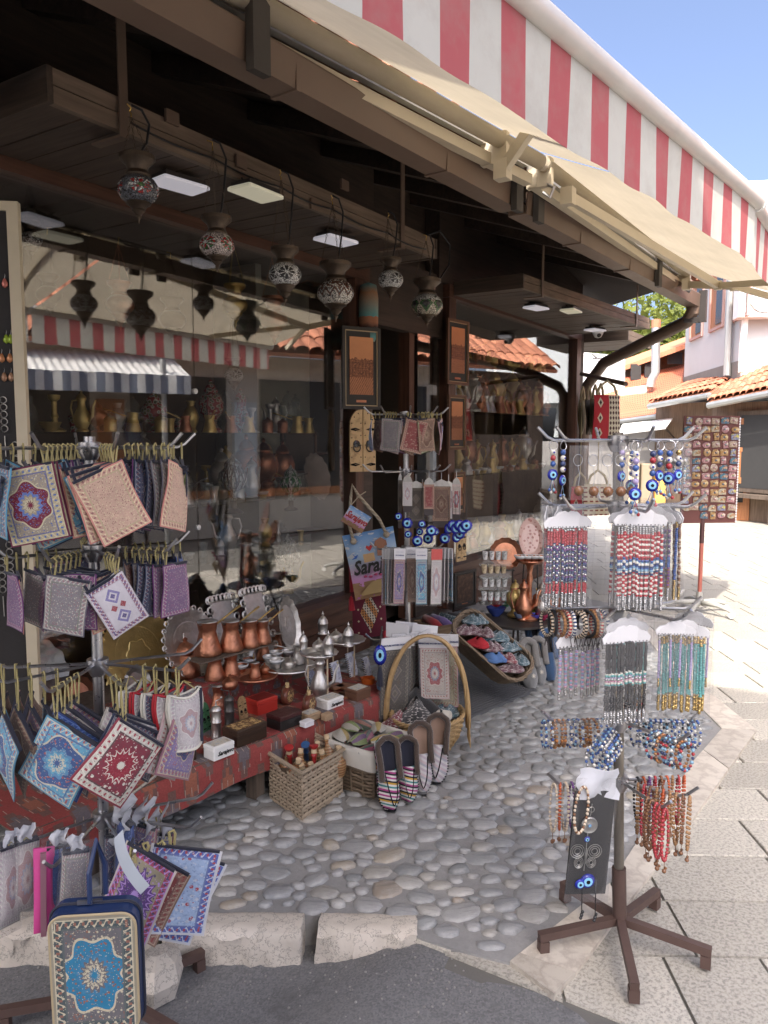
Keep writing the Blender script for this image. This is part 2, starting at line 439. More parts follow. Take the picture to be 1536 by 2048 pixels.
# street of granite slabs: rows across the view
SA = math.radians(30.7); E1 = Vector((math.cos(SA), math.sin(SA), 0)); E2 = Vector((E1.y, -E1.x, 0))
g = MB(); g.prism([(1.7,-8),(40,-8),(40,22),(7,22),(5.2,1.6),(1.72,.9)], -.13, -.018)
street = tag(ob('paved_street', g, mat('joint_sand', (.13,.125,.115), .9, bump=.5, bs=120)), kind='structure')
def clip(poly, p0, nrm):
    out = []
    for i in range(len(poly)):
        a, b = poly[i], poly[(i+1) % len(poly)]
        da = (a[0]-p0[0])*nrm[0]+(a[1]-p0[1])*nrm[1]; db = (b[0]-p0[0])*nrm[0]+(b[1]-p0[1])*nrm[1]
        if da >= 0: out.append(a)
        if (da >= 0) != (db >= 0): t = da/(da-db); out.append((a[0]+(b[0]-a[0])*t, a[1]+(b[1]-a[1])*t))
    return out
slabs = []; P_ = .255; czs = MI+[(6.9,3.2),(.7,3.2)]+KB
rs = random.Random(12)
for r in range(1, 62):
    e = r*P_+.21-P_; x = -3+rs.uniform(0,.3)
    while x < 9.5:
        L = rs.choice((.26,.3,.36,.42,.5)); c = E1*(e+P_/2)+E2*(x+L/2); x += L
        if c.x < 1.6 or c.y > 12 or c.x > 24: continue
        if all(ins(((c+E1*u+E2*v).x, (c+E1*u+E2*v).y), czs) for u in (-.13,.13) for v in (-L/2, L/2)): continue
        de = c.dot(E1); sx = c.dot(E2)
        if de > 2.4 and sx > de*.62: continue
        if de > 6 and sx < .08*de-.9: continue
        slabs.append((de, c, L))
slabs.sort(key=lambda s: s[0])
farm = MB(); cnt = 0; SMC = {}
for de, c, L in slabs:
    gp = .0045; z = -.009+rs.uniform(-.0012,.0012)
    if de < 2.6:
        q = [(c+E1*u+E2*v) for u, v in ((-P_/2+gp,-L/2+gp),(-P_/2+gp,L/2-gp),(P_/2-gp,L/2-gp),(P_/2-gp,-L/2+gp))]
        q = clip([(a.x, a.y) for a in q], (1.775+.012*nz(c.x, c.y, 0, 9), .42), (1, 0))
        if len(q) < 3: continue
        m = MB(); m.prism([(a-c.x, b-c.y) for a, b in q], -.05, z); ob('granite_slab', m, M_GRAN, street, (c.x, c.y, 0)); cnt += 1; continue
    if cnt < 300:
        if L not in SMC:
            m = MB(); m.bbox((-P_/2+gp,-L/2+gp,-.04),(P_/2-gp,L/2-gp,0),.003); SMC[L] = m.mesh('granite_slab'); SMC[L].materials.append(M_GRAN)
        o = ob('granite_slab', SMC[L], None, street, (c.x, c.y, z), (0, 0, SA)); cnt += 1
    else: farm.box((-P_/2+gp,-L/2+gp,-.03),(P_/2-gp,L/2-gp,0), tr(c.x, c.y, z) @ rz(SA))
tag(ob('granite_slab', farm, M_GRAN, street), kind='stuff')
# ribbed door mat in front of the entrance
q = [(3.30,1.64),(3.93,1.50),(4.62,2.35),(3.95,2.55)]
m = MB(); m.prism(q, .001, .012)
for i in range(46):
    t = (i+.5)/46; a = seg(q[0], q[3], t); b = seg(q[1], q[2], t); m.beam((*a,.0125),(*b,.0125),.011,.006)
tag(ob('doormat', m, mat('mat_rib', (.085,.088,.095), .8, bump=.4, bs=200)), 'grey ribbed doormat in front of the shop entrance', 'doormat')
# loose grit along the kerb
m = MB(); rg = random.Random(8)
for k in range(240):
    t = rg.random(); i = min(int(t*(len(KB)-1)), len(KB)-2); f = t*(len(KB)-1)-i; x = KB[i][0]+(KB[i+1][0]-KB[i][0])*f-abs(rg.gauss(0,.16))-.02; y = KB[i][1]+(KB[i+1][1]-KB[i][1])*f-abs(rg.gauss(0,.1)); r = rg.uniform(.0015,.0045)
    m.ball((x, y, azr(x, y)+r*.5), r, 5, 3, .7)
tag(ob('grit', m, mat('grit', (.26,.25,.24), .9, var=.4, vs_=30)), 'loose pale grit scattered on the asphalt along the kerb', 'gravel', kind='stuff')
# ================================================================ THE SHOP BUILDING
W_RED = wood('wood_red', (.075,.034,.021), (.16,.075,.048), .42, 'X')
W_REDZ = wood('wood_red_upright', (.075,.034,.021), (.16,.075,.048), .42, 'Z')
W_DARK = wood('wood_dark', (.032,.021,.016), (.075,.05,.036), .6, 'X')
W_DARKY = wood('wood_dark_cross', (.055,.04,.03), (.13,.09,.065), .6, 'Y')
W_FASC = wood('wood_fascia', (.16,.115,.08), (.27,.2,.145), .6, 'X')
M_BROWN = mat('brown_metal', (.16,.11,.08), (.42,.6), 0, .22, 5, bump=.12, bs=25)
M_BLACK = mat('dark_steel', (.035,.03,.028), .5, .2, .2)
M_STEEL = mat('steel', (.45,.45,.46), (.22,.4), .95, .12, 40)
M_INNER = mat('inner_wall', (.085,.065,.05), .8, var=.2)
M_CREAM = mat('cream_paint', (.62,.55,.40), .5, var=.12)
M_WHITE = mat('white_plastic', (.78,.78,.76), .4, var=.05)
G_WIN = glassy('window_glass', (.98,.985,.98), 2.5, 0., wav=.003)
G_CLEAR = glassy('clear_glass', (.96,.98,.97), 1.5)
FY = 2.8
shop = thing('shop_building', 'low brown wooden souvenir shop with two big display windows', 'building', (4.2, FY, 0))
def wob(name, g, m, parent, smooth=False):
    o = ob(name, g, m, parent, smooth=smooth); o.matrix_parent_inverse = parent.matrix_basis.inverted(); return o
def wbox(name, a, b, m, parent=None): return wob(name, MB().box(a, b), m, parent or shop)
def tile_mesh(L, w, h):
    m = MB(); n = 7
    def ring(y, k): return [(math.cos(PI*i/n)*w/2*k, y, math.sin(PI*i/n)*h*k) for i in range(n+1)]+[(math.cos(PI*i/n)*(w/2*k-.012), y, math.sin(PI*i/n)*(h*k-.012)) for i in range(n, -1, -1)]
    m.loft([ring(-.02, 1.08), ring(L, .92)]); return m.mesh('roof_tile', True)
def m_tile():
    def f():
        v = coord('Object'); n = noise(v, 14, 4, .7); r = rnd()
        c = mix(r, (.41,.135,.065), (.54,.215,.11)); c = mix((n-.45)*1.5, c, (.3,.12,.07)); return hsv(c, .5, .95, r*.4+.75)
    return mat('clay_tile', fn=f, rough=.8, var=.15, vs_=12, bump=.25)
M_TILE = m_tile()
def tile_roof(a, b, c, d, nu, nv, parent, lift=.01):
    """tiles on the quad a-b (eave), d-c (top)"""
    a, b, c, d = map(Vector, (a, b, c, d)); w = (b-a).length/nu; L = (d-a).length/nv
    me = tile_mesh(L*1.12, w*.98, w*.34); me.materials.append(M_TILE)
    for j in range(nv):
        for i in range(nu):
            u = (i+.5)/nu; p = lambda s, t: (a*(1-s)+b*s)*(1-t)+(d*(1-s)+c*s)*t
            o0 = p(u, j/nv); yv = (p(u, (j+1)/nv)-o0).normalized(); xv = (p(u+.01, j/nv)-p(u-.01, j/nv)).normalized(); zv = xv.cross(yv).normalized(); xv = yv.cross(zv)
            if zv.z < 0: zv = -zv; xv = -xv
            o0 = o0+zv*(lift+.006*(j % 2))+xv*random.uniform(-.006,.006)
            M = Matrix(((xv.x,yv.x,zv.x,o0.x),(xv.y,yv.y,zv.y,o0.y),(xv.z,yv.z,zv.z,o0.z),(0,0,0,1)))
            o = bpy.data.objects.new('roof_tile', me); COL.objects.link(o); o.parent = parent; o.matrix_local = parent.matrix_basis.inverted() @ M if parent.parent is None else M
# --- lower wall, sills, frames
for k, (x0, x1) in enumerate(((.3, 4.19), (5.28, 8.4))):
    for z0, z1 in ((.0,.105),(.11,.215),(.22,.325)): wbox('wall_board', (x0, FY-.03, z0), (x1, FY+.05, z1), W_RED)
    wbox('window_sill', (x0, FY-.07, .33), (x1, FY+.12, .385), W_RED)
    zt = (2.38, 2.45)[k]
    wbox('window_head', (x0, FY-.035, zt), (x1, FY+.05, zt+.095), W_RED)
    wbox('upper_wall', (x0-.1, FY+.0, zt+.1), (x1+.1, FY+.12, 3.3), W_DARK)
wbox('upper_wall', (4.2, FY+.13, 2.5), (5.3, FY+.2, 3.3), W_DARK)
for x0, x1, z1 in ((4.03,4.12,2.379),(5.29,5.40,2.449),(8.27,8.40,2.449)): wbox('window_post', (x0, FY-.03, .39), (x1, FY+.06, z1), W_REDZ)
wbox('door_post', (4.125, FY-.02, 0), (4.24, FY+.12, 2.6), W_DARK); wbox('door_post', (4.83, FY+.05, .0), (4.9, FY+.14, 2.6), W_REDZ)
wbox('door_post', (5.19, FY+.05, .0), (5.285, FY+.14, 2.6), W_DARK)
wbox('door_head', (4.24, FY+.02, 2.14), (5.28, FY+.1, 2.6), W_DARK)
wbox('threshold', (4.24, FY-.08, 0), (5.28, FY+.2, .05), M_STEEL)
for k, (x0, x1, z1) in enumerate(((.4,2.713,2.38),(2.719,4.03,2.38),(5.40,8.27,2.45),(4.9,5.19,2.14))):
    wbox('window_pane', (x0, FY+.018, .385), (x1, FY+.024, z1), G_WIN)
for z in (.95,1.62): wob('pane_clamp', MB().lathe([(.014,-.012),(.014,.0),(.006,.004)], 10, tr(2.716, FY+.012, z) @ rx(PI/2)), M_WHITE, shop)
wbox('wall_panel', (4.9, FY+.03, .05), (5.19, FY+.08, .384), W_DARK)
# interior shell
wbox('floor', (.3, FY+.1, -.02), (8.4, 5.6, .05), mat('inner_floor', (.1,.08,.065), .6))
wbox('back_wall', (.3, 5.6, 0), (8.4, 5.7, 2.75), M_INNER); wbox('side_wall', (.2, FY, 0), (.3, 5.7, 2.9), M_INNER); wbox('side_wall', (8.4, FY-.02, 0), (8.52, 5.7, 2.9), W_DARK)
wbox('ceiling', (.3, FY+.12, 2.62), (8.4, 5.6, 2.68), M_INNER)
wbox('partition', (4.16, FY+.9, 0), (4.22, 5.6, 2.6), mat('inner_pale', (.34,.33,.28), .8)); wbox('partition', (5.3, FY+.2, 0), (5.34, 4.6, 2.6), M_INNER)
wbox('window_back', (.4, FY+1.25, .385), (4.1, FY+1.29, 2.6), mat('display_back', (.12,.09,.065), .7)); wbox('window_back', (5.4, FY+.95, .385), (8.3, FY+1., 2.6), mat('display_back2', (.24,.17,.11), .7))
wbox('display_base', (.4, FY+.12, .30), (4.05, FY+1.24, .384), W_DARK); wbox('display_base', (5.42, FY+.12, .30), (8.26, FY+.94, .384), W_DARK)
# --- hanging soffit boxes of planks
def soffit(x0, x1, y0, y1, z, zf, straps, y0b=None):
    y0b = y0 if y0b is None else y0b; k = max(2, int((x1-x0)/.125)); w = (x1-x0)/k; yf = lambda x: y0+(y0b-y0)*(x-x0)/(x1-x0)
    for i in range(k):
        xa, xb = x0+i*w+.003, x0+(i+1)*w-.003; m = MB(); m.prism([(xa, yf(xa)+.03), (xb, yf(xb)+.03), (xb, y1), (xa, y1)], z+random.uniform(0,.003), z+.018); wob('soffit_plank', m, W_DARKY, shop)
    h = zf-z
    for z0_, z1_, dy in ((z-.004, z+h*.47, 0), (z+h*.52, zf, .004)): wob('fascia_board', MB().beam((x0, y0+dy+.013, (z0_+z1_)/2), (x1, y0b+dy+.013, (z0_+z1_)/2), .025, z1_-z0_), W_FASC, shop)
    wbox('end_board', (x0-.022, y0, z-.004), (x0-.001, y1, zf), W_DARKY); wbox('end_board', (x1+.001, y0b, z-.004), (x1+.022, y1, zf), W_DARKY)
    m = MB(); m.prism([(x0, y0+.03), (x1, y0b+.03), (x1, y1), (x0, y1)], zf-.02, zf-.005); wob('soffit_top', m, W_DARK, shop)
    for x in straps: wob('strap', MB().box((x, yf(x)-.012, z-.02), (x+.035, yf(x)-.005, 3.0)).box((x, yf(x)-.012, z-.028), (x+.035, yf(x)+.14, z-.02)), M_BROWN, shop)
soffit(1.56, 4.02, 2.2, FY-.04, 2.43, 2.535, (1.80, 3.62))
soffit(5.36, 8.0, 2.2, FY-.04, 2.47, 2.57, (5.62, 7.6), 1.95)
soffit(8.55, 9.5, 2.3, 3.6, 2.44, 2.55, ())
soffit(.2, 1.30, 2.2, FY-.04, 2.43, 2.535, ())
# --- roof over the pavement: deck, rafters, eave tiles
ED = Vector((1, -.0571, 0)).normalized()
def EV(x, dy=0, z=0): return Vector((x, 1.854-.0571*x+dy, z))
m = MB(); m.loft([[EV(-1.5,.02,2.70), EV(-1.5,.02,2.73), Vector((-1.5,4.8,3.93)), Vector((-1.5,4.8,3.9))], [EV(7.05,.02,2.70), EV(7.05,.02,2.73), Vector((8.6,4.8,3.93)), Vector((8.6,4.8,3.9))]])
m.loft([[EV(7.05,.02,2.70), Vector((9.5,2.9,2.95)), Vector((8.6,4.8,3.9))], [EV(7.05,.02,2.73), Vector((9.5,2.9,2.98)), Vector((8.6,4.8,3.93))]])
roof = wob('roof', m, mat('roof_boards', (.045,.032,.025), .8, bump=.3), shop)
x = -1.2
while x < 7.2:
    wob('rafter', MB().beam(EV(x,.0,2.655), (x+.0, 3.4, 3.28), .07, .085), W_DARK, shop); x += .62
k = 44; a = EV(-1.4, -.13, 2.672); b = EV(7.05, -.13, 2.672); up_ = Vector((0, 1.16, .52))
tile_roof(a, b, b+up_*.3, a+up_*.3, k, 1, roof, .02)
m = MB(); m.loft([[a+up_*.24+Vector((0,0,.03)), b+up_*.24+Vector((0,0,.03)), Vector((8.7,4.9,4.02)), Vector((-1.5,4.9,4.02))], [a+up_*.24+Vector((0,0,.06)), b+up_*.24+Vector((0,0,.06)), Vector((8.7,4.9,4.05)), Vector((-1.5,4.9,4.05))]]); ob('tile_course', m, M_TILE, roof)
wob('eave_board', MB().beam(EV(-1.4,-.03,2.645), EV(7.05,-.03,2.645), .025, .05), W_DARK, shop)
# box gutter with lip, hangers, boards that carry the awning, downpipe
def gut(x0, x1):
    m = MB(); o = -.10; z = 2.485
    m.loft([[EV(x,o-.05,z), EV(x,o+.05,z), EV(x,o+.05,z+.10), EV(x,o+.046,z+.10), EV(x,o+.044,z+.006), EV(x,o-.044,z+.006), EV(x,o-.044,z+.10), EV(x,o-.054,z+.108), EV(x,o-.058,z+.10)] for x in (x0, x1)])
    return wob('gutter', m, M_BROWN, shop)
g1 = gut(-1.4, 3.58); g2 = gut(3.66, 7.04)
for x in (1.99, 2.9, 4.35, 5.2): ob('gutter_joint', MB().beam(EV(x,-.10,2.535), EV(x+.02,-.10,2.535), .112, .112), M_BROWN, g1 if x < 3.6 else g2)
for x in (2.2, 2.55, 2.95, 3.3, 4.0, 4.4, 4.9, 5.4, 5.9, 6.4): ob('gutter_hanger', MB().beam(EV(x,-.02,2.58), EV(x,-.02,2.68), .012, .03, (1,0,0)), M_BLACK, g1 if x < 3.6 else g2)
for x in (1.80, 3.50, 3.74, 5.75):
    m = MB(); m.loft([[EV(x-.035,-.19,z), EV(x+.035,-.19,z), EV(x+.035,-.16,z), EV(x-.035,-.16,z)] for z in (2.455, 2.72)])
    wob('awning_bracket_board', m, mat('bracket_grey', (.05,.043,.037), .65, bump=.25), shop)
e = EV(7.0, -.1, 2.5)
dp = [e+Vector((0,0,.02)), e+Vector((0,0,-.05)), e+Vector((.05,.05,-.12)), Vector((7.85,2.35,2.14)), Vector((8.3,2.66,1.95)), Vector((8.36,2.7,1.85)), Vector((8.36,2.7,.0))]
wob('downpipe', MB().tube(dp, .055, 12), M_BROWN, shop, True)
wob('gutter_end_board', MB().box((6.98,1.30,2.36), (7.06,1.42,2.40)).box((7.0,1.25,2.36),(7.05,1.31,2.62)), M_BLACK, shop)
# wires and small junction plates on the fascia
for px, py in ((483,325),(690,370),(345,235),(630,410)):
    p = at(px, py, Y=2.19); wob('socket_plate', MB().cbox((p.x, 2.193, p.z), (.06,.012,.045)), M_BROWN, shop)
# --- lamps under the soffit, security camera
def m_led(name, c, e):
    m = mat(name, c, .4, var=.03); b = m.node_tree.nodes['Principled BSDF']; b.inputs['Emission Color'].default_value = (*c, 1); b.inputs['Emission Strength'].default_value = e; return m
M_LED, M_LEDW = m_led('lit_panel', (.86,.84,.92), .09), m_led('lit_panel_warm', (.8,.76,.58), .08)
def led(px, py, Y, rot, lbl, kind=0):
    p = at(px, py, z=(2.375 if px < 900 else 2.42)); t = thing('flood_lamp' if kind == 0 else 'panel_lamp', lbl, 'lamp', p, (0, 0, rot), 'lamps under the soffit')
    ob('face', MB().bbox((-.105,-.062,0),(.105,.062,.016),.006), M_LED if kind == 0 else M_LEDW, t); ob('back', MB().box((-.09,-.05,.017),(.09,.05,.035)), M_BLACK, t)
    ob('arm', MB().tube([(-.06,0,.03),(-.03,.08,.1)], .006, 5).tube([(.06,0,.03),(.09,.08,.1)], .006, 5), M_BLACK, t)
led(358, 374, 2.45, -.15, 'white flood lamp on the soffit right of the leftmost mosaic lantern')
led(512, 390, 2.55, 0, 'cream recessed panel lamp in the soffit between the second and third lanterns', 1)
led(672, 484, 2.5, -.15, 'white flood lamp behind the fourth mosaic lantern from the left')
led(1072, 618, 2.5, -.2, 'white flood lamp under the right soffit over the right window'); led(1142, 624, 2.45, 0, 'cream panel lamp beside the white flood lamp under the right soffit', 1)
led(1190, 662, 2.5, -.3, 'white flood lamp above the dome security camera'); led(1195, 722, 2.9, .1, 'white flood lamp far under the soffit below the security camera')
p = at(1196, 662, Y=2.35); t = thing('security_camera', 'white dome security camera hanging under the corner soffit', 'camera', p)
ob('dome', MB().lathe([(.0,-.07),(.032,-.06),(.05,-.03),(.056,0),(.05,.03),(.03,.035)], 16), M_WHITE, t, smooth=True)
ob('lens', MB().ball((-.03,-.02,-.045), .022, 8, 6), M_BLACK, t, smooth=True); ob('bracket', MB().box((-.01,-.01,.03),(.01,.01,.09)).box((-.07,-.07,.09),(.07,.07,.1)), M_BLACK, t)
# ================================================================ AWNINGS
def m_stripe(name, pitch, edge):
    def f():
        u, v, w = sep(coord('UV')); s = ((u/pitch).fr()) < .47
        c = mix(s, (.68,.69,.64), (.53,.14,.155)); n = noise(coord('Object'), 7, 5, .7)
        return mix((n-.47)*1.3, c, (.43,.37,.32))
    return mat(name, fn=f, rough=.85, var=.06, trans=.35)
M_STR = m_stripe('striped_canvas', .212, 0)
M_CANVAS = mat('cream_canvas', fn=lambda: mix(noise(scale(coord('UV'), (3,14,1)), 2, 4, .7)*.8, (.44,.385,.285), (.58,.52,.405)), rough=.9, var=.2, vs_=3, trans=.34)
M_ALU = mat('cream_aluminium', (.60,.53,.40), (.35,.5), .1, .14, 6, bump=.06)
M_ALUD = mat('grey_aluminium', (.40,.38,.34), .45, .3, .15, 5)
def awning(label, R0, R1, F0, F1, zr, zb, vh, ends, arms, u0=0.):
    R0, R1, F0, F1 = (Vector((*q, 0)) for q in (R0, R1, F0, F1)); d = (F1-F0).normalized(); out = ((F0+F1)-(R0+R1)).normalized()
    t = thing('striped_awning', label, 'awning', (R1.x, R1.y, zr)); L = (F1-F0).length
    z = lambda p, h: Vector((p.x, p.y, h))
    def cl(u, v):
        a = z(R0.lerp(R1, u), zr+.045); b = z(F0.lerp(F1, u), zb-.01); p = a.lerp(b, v)
        p.z += -.012*math.sin(PI*v)+.0015*math.sin(u*L*5+v*3)*math.sin(PI*v); return p
    wob('canvas', MB().grid(cl, 40, 10), M_CANVAS, t, 'all')
    def va(u, v):
        p = z(F0.lerp(F1, u), zb-.015-vh*v); s = u*L
        k = v**1.3; p += out*(.004*math.sin(s*2*PI/.39+1)+.003*math.sin(s*2*PI/.87+2))*k; p.z -= .002*math.sin(s*2*PI/.3)*v
        return p
    m = MB(); m.grid(va, 150, 8)
    m.u = [tuple((u_*L+u0, v_) for u_, v_ in q) for q in m.u]
    val = wob('valance', m, M_STR, t, 'all')
    wob('front_bar', MB().tube([z(F0, zb)-d*.02, z(F1, zb)+d*.02], .032, 12), mat('bar_white', (.62,.6,.56), .4, .1), t, True)
    for q, s in ((F0,-1),(F1,1)): ob('end_cap', MB().tube([z(q, zb)+d*s*.02, z(q, zb)+d*s*.035], .036, 12), M_WHITE, val)
    wob('roller_tube', MB().tube([z(R0, zr), z(R1, zr)], .034, 14), M_CANVAS, t, True)
    wob('mounting_bar', MB().beam(z(R0, zr-.07)-out*.06, z(R1, zr-.07)-out*.06, .045, .045), M_ALU, t)
    wob('cassette_rail', MB().beam(z(R0, zr+.035)-out*.075, z(R1, zr+.035)-out*.075, .03, .085), M_ALUD, t)
    for a, mid, c in arms:
        a, mid, c = Vector(a), Vector(mid), Vector(c)
        ar = wob('folding_arm', MB().beam(a, mid, .03, .05).beam(mid, c, .028, .04), M_ALU, t)
        ob('elbow_joint', MB().lathe([(.026,-.03),(.026,.03)], 10, tr(mid)), M_ALU, ar); ob('shoulder', MB().cbox(a, (.06,.06,.08)), M_ALU, ar)
    for u in ends:
        a = z(R0.lerp(R1, u), zr); wob('roller_bracket', MB().cbox(a-out*.03+Vector((0,0,-.03)), (.035,.12,.13)), M_ALU, t)
        wob('crank_eye', MB().tube([a+Vector((0,0,-.08)), a+out*.05+Vector((0,0,-.11)), a+out*.03+Vector((0,0,-.15)), a-out*.01+Vector((0,0,-.12))], .008, 6), M_STEEL, t)
    return t
awning('red and white striped awning over the left window', (-1.0,1.97), (3.50,1.37), (-1.15,1.035), (3.40,.44), 2.66, 2.315, .222, (.925,), (((3.15,1.40,2.53),(3.08,1.22,2.68),(3.2,.62,2.32)),), .06)
awning('far striped awning beyond the corner over the right window', (3.53,1.366), (6.45,1.30), (3.425,.452), (6.1,.38), 2.66, 2.315, .222, (.01,.99), (((3.75,1.32,2.56),(5.9,.98,2.45),(5.2,.45,2.31)), ((6.35,1.28,2.56),(6.05,.9,2.46),(6.3,.45,2.31))), .11)
# ================================================================ OTHER BUILDINGS
M_PLAS = mat('white_plaster', (.5,.54,.56), .85, var=.07, vs_=2, bump=.25, bs=40)
M_PLASG = mat('grey_plinth', (.2,.2,.19), .85, var=.15)
W_ORG = wood('wood_orange', (.34,.13,.05), (.5,.22,.09), .5, 'Z')
W_OLD = wood('wood_old', (.09,.066,.05), (.2,.155,.12), .75, 'Z')
M_GLD = mat('dark_pane', (.05,.05,.05), .25, var=.1, spec=.25)
M_ZINC = mat('zinc', (.42,.43,.42), (.35,.55), .6, .15, 6)
def quadslab(pts, th, up=None):
    a = [Vector(p) for p in pts]; n = (a[1]-a[0]).cross(a[3]-a[0]).normalized()
    if up is not None and n.dot(Vector(up)) < 0: n = -n
    m = MB(); m.loft([[p-n*th for p in a], a]); return m
# --- tall house behind the viewer and the row across the street: they shade the corner and show in the panes
h = thing('town_house', 'tall pale house behind the viewer, across the road', 'building', (-4.5, -2, 0))
wob('wall', MB().box((-8.5,-2.1,-.1), (-1.75,.3,7.3)), mat('beige_plaster', (.7,.64,.55), .85), h)
m = MB(); m.loft([[(-8.8,-2.35,7.2),(-1.4,-2.35,7.2),(-1.4,0.55,7.2),(-8.8,0.55,7.2)], [(-5.3,-2.35,8.6),(-5.2,-2.35,8.6),(-5.2,0.55,8.6),(-5.3,0.55,8.6)]]); wob('roof', m, M_TILE, h)
for y in (-1.5,-.3):
    for z in (1.2, 4): w = wob('window', MB().box((-1.76,y-.5,z), (-1.72,y+.5,z+1.5)), W_ORG, h); ob('pane', MB().box((-1.73,y-.42,z+.08), (-1.71,y+.42,z+1.42)), M_GLD, w)
RA = math.radians(24.7); RU = Vector((math.cos(RA), math.sin(RA), 0)); RN = Vector((-math.sin(RA), math.cos(RA), 0)); RO = Vector((11.28, -.37, 0))
def RP(u, n, z): return RO+RU*u+RN*n+Vector((0,0,z*1.1))
h = thing('low_shop_row', 'low tiled shop across the street with a white ribbed awning', 'building', RP(-4, 0, 0))
m = MB(); m.loft([[RP(-9,0,0), RP(0,0,0), RP(0,-3.5,0), RP(-9,-3.5,0)], [RP(-9,0,2.3), RP(0,0,2.3), RP(0,-3.5,2.3), RP(-9,-3.5,2.3)]]); wob('wall', m, mat('row_plaster', (.55,.5,.43), .85), h)
rf = wob('roof', quadslab([RP(-9.2,.55,2.3), RP(.1,.55,2.3), RP(.1,-2,3.7), RP(-9.2,-2,3.7)], .06, (0,0,1)), M_TILE, h)
tile_roof(RP(-9.2,.6,2.33), RP(.1,.6,2.33), RP(.1,-.9,3.15), RP(-9.2,-.9,3.15), 42, 5, rf)
for u in (-8,-6.2,-4.4,-2.6,-1):
    w = wob('shop_window', quadslab([RP(u-.65,.02,.6), RP(u+.65,.02,.6), RP(u+.65,.02,2.0), RP(u-.65,.02,2.0)], .03, RN), M_GLD, h)
    ob('frame', quadslab([RP(u-.72,.03,.5), RP(u+.72,.03,.5), RP(u+.72,.03,.6), RP(u-.72,.03,.6)], .05, RN), W_ORG, w)
    wob('goods_rack', quadslab([RP(u+.72,.12,.5), RP(u+1.05,.12,.5), RP(u+1.05,.12,1.7), RP(u+.72,.12,1.7)], .1, RN), (W_ORG, M_PLAS, M_BROWN)[int(-u) % 3], h)
rf2 = wob('lean_to_roof', quadslab([RP(.15,.1,2.35), RP(2.5,.1,2.35), RP(2.5,-2,3.6), RP(.15,-2,3.6)], .06, (0,0,1)), M_TILE, h)
tile_roof(RP(.15,.12,2.38), RP(2.5,.12,2.38), RP(2.5,-1.3,3.25), RP(.15,-1.3,3.25), 11, 5, rf2)
m = MB(); m.loft([[RP(.15,-.25,z), RP(2.5,-.25,z), RP(2.5,-2.5,z), RP(.15,-2.5,z)] for z in (0,2.3)]); wob('lean_to_wall', m, W_OLD, h)
def ribs(u, v): return RP(-8.6+u*4.0, .3+v*.75, 2.2-.28*v+.012*math.sin(u*2*PI*44))
wob('ribbed_awning', MB().grid(ribs, 176, 2), mat('white_sheet', (.7,.7,.68), .6), h, 'all')
wob('awning_skirt', MB().grid(lambda u, v: RP(-8.6+u*4.0, 1.06+.02*math.sin(u*60), 1.93-.2*v), 100, 2), mat('grey_stripe', fn=lambda: mix((sep(coord('UV'))[0]*22).fr() < .5, (.62,.63,.62), (.16,.19,.25)), rough=.8), h, 'all')
for u in (-8.2, -4.9): wob('post', MB().tube([RP(u,.95,0), RP(u,.95,2.1)], .035, 10), M_ZINC, h)
# --- white house at the end of the street
def D(px, py, d): return at(px, py, d=d)
hc = D(1470, 873, 15.0); hc.z = 0; HU = Vector((math.cos(RA), math.sin(RA), 0)); HN = Vector((math.sin(RA), -math.cos(RA), 0))
h = thing('white_house', 'white rendered house with orange window reveals above the tiled roofs', 'building', hc)
def HP(u, n, z): return hc+HU*u+HN*n+Vector((0,0,z))
z0, z1 = 2.2, 6.2
m = MB(); m.loft([[HP(0,0,z0), HP(4.2,0,z0), HP(4.2,6,z0), HP(0,6,z0)], [HP(0,0,z1), HP(4.2,0,z1), HP(4.2,6,z1), HP(0,6,z1)]]); wob('wall', m, M_PLAS, h)
wob('plinth', quadslab([HP(-.02,-.02,2.1), HP(4.2,-.02,2.1), HP(4.2,-.02,2.85), HP(-.02,-.02,2.85)], .06, -HN), M_PLASG, h)
for a, b, c, e in ((1466,1497,560,640),(1422,1447,558,660),(1383,1405,578,678)):
    def onw(px, py):
        r = (at(px, py, d=1)-CAM); t = (hc-CAM).dot(HN)/r.dot(HN); return CAM+r*t
    p = onw(a, e); q = onw(b, e); u0 = (p-hc).dot(HU); u1 = (q-hc).dot(HU); zz0 = p.z; zz1 = onw(a, c).z+.25; u0, u1 = min(u0, u1), max(u0, u1)
    w = wob('window', quadslab([HP(u0,-.015,zz0), HP(u1,-.015,zz0), HP(u1,-.015,zz1), HP(u0,-.015,zz1)], .03, -HN), W_ORG, h)
    um = u0+(u1-u0)*.55
    ob('pane', quadslab([HP(u0+.04,-.03,zz0+.05), HP(um,-.03,zz0+.05), HP(um,-.03,zz1-.05), HP(u0+.04,-.03,zz1-.05)], .01, -HN), M_GLD, w)
    m = MB()
    for (ua, ub, za, zb) in ((u0-.05,u1+.05,zz0-.06,zz0),(u0-.05,u0,zz0,zz1),(u1,u1+.05,zz0,zz1)):
        s = quadslab([HP(ua,-.05,za), HP(ub,-.05,za), HP(ub,-.05,zb), HP(ua,-.05,zb)], .06, -HN); n = len(m.v); m.v += s.v; [m.face([n+k for k in f]) for f in s.f]
    ob('frame', m, mat('pinkish_frame', (.42,.27,.24), .6), w)
wob('drain_pipe', MB().tube([HP(.35,-.1,6), HP(.35,-.1,2.6)], .07, 8), M_ZINC, h, True)
p = D(1519, 600, 14.6); t = thing('air_conditioner', 'white air conditioner box on the white house wall', 'air conditioner', p, (0, 0, RA))
ob('case', MB().bbox((-.3,-.45,-.35),(.1,.45,.35),.03), M_WHITE, t); ob('grille', MB().lathe([(.28,0),(.28,.02),(.1,.025)], 18, tr(-.305,0,0) @ ry(-PI/2)), M_ZINC, t)
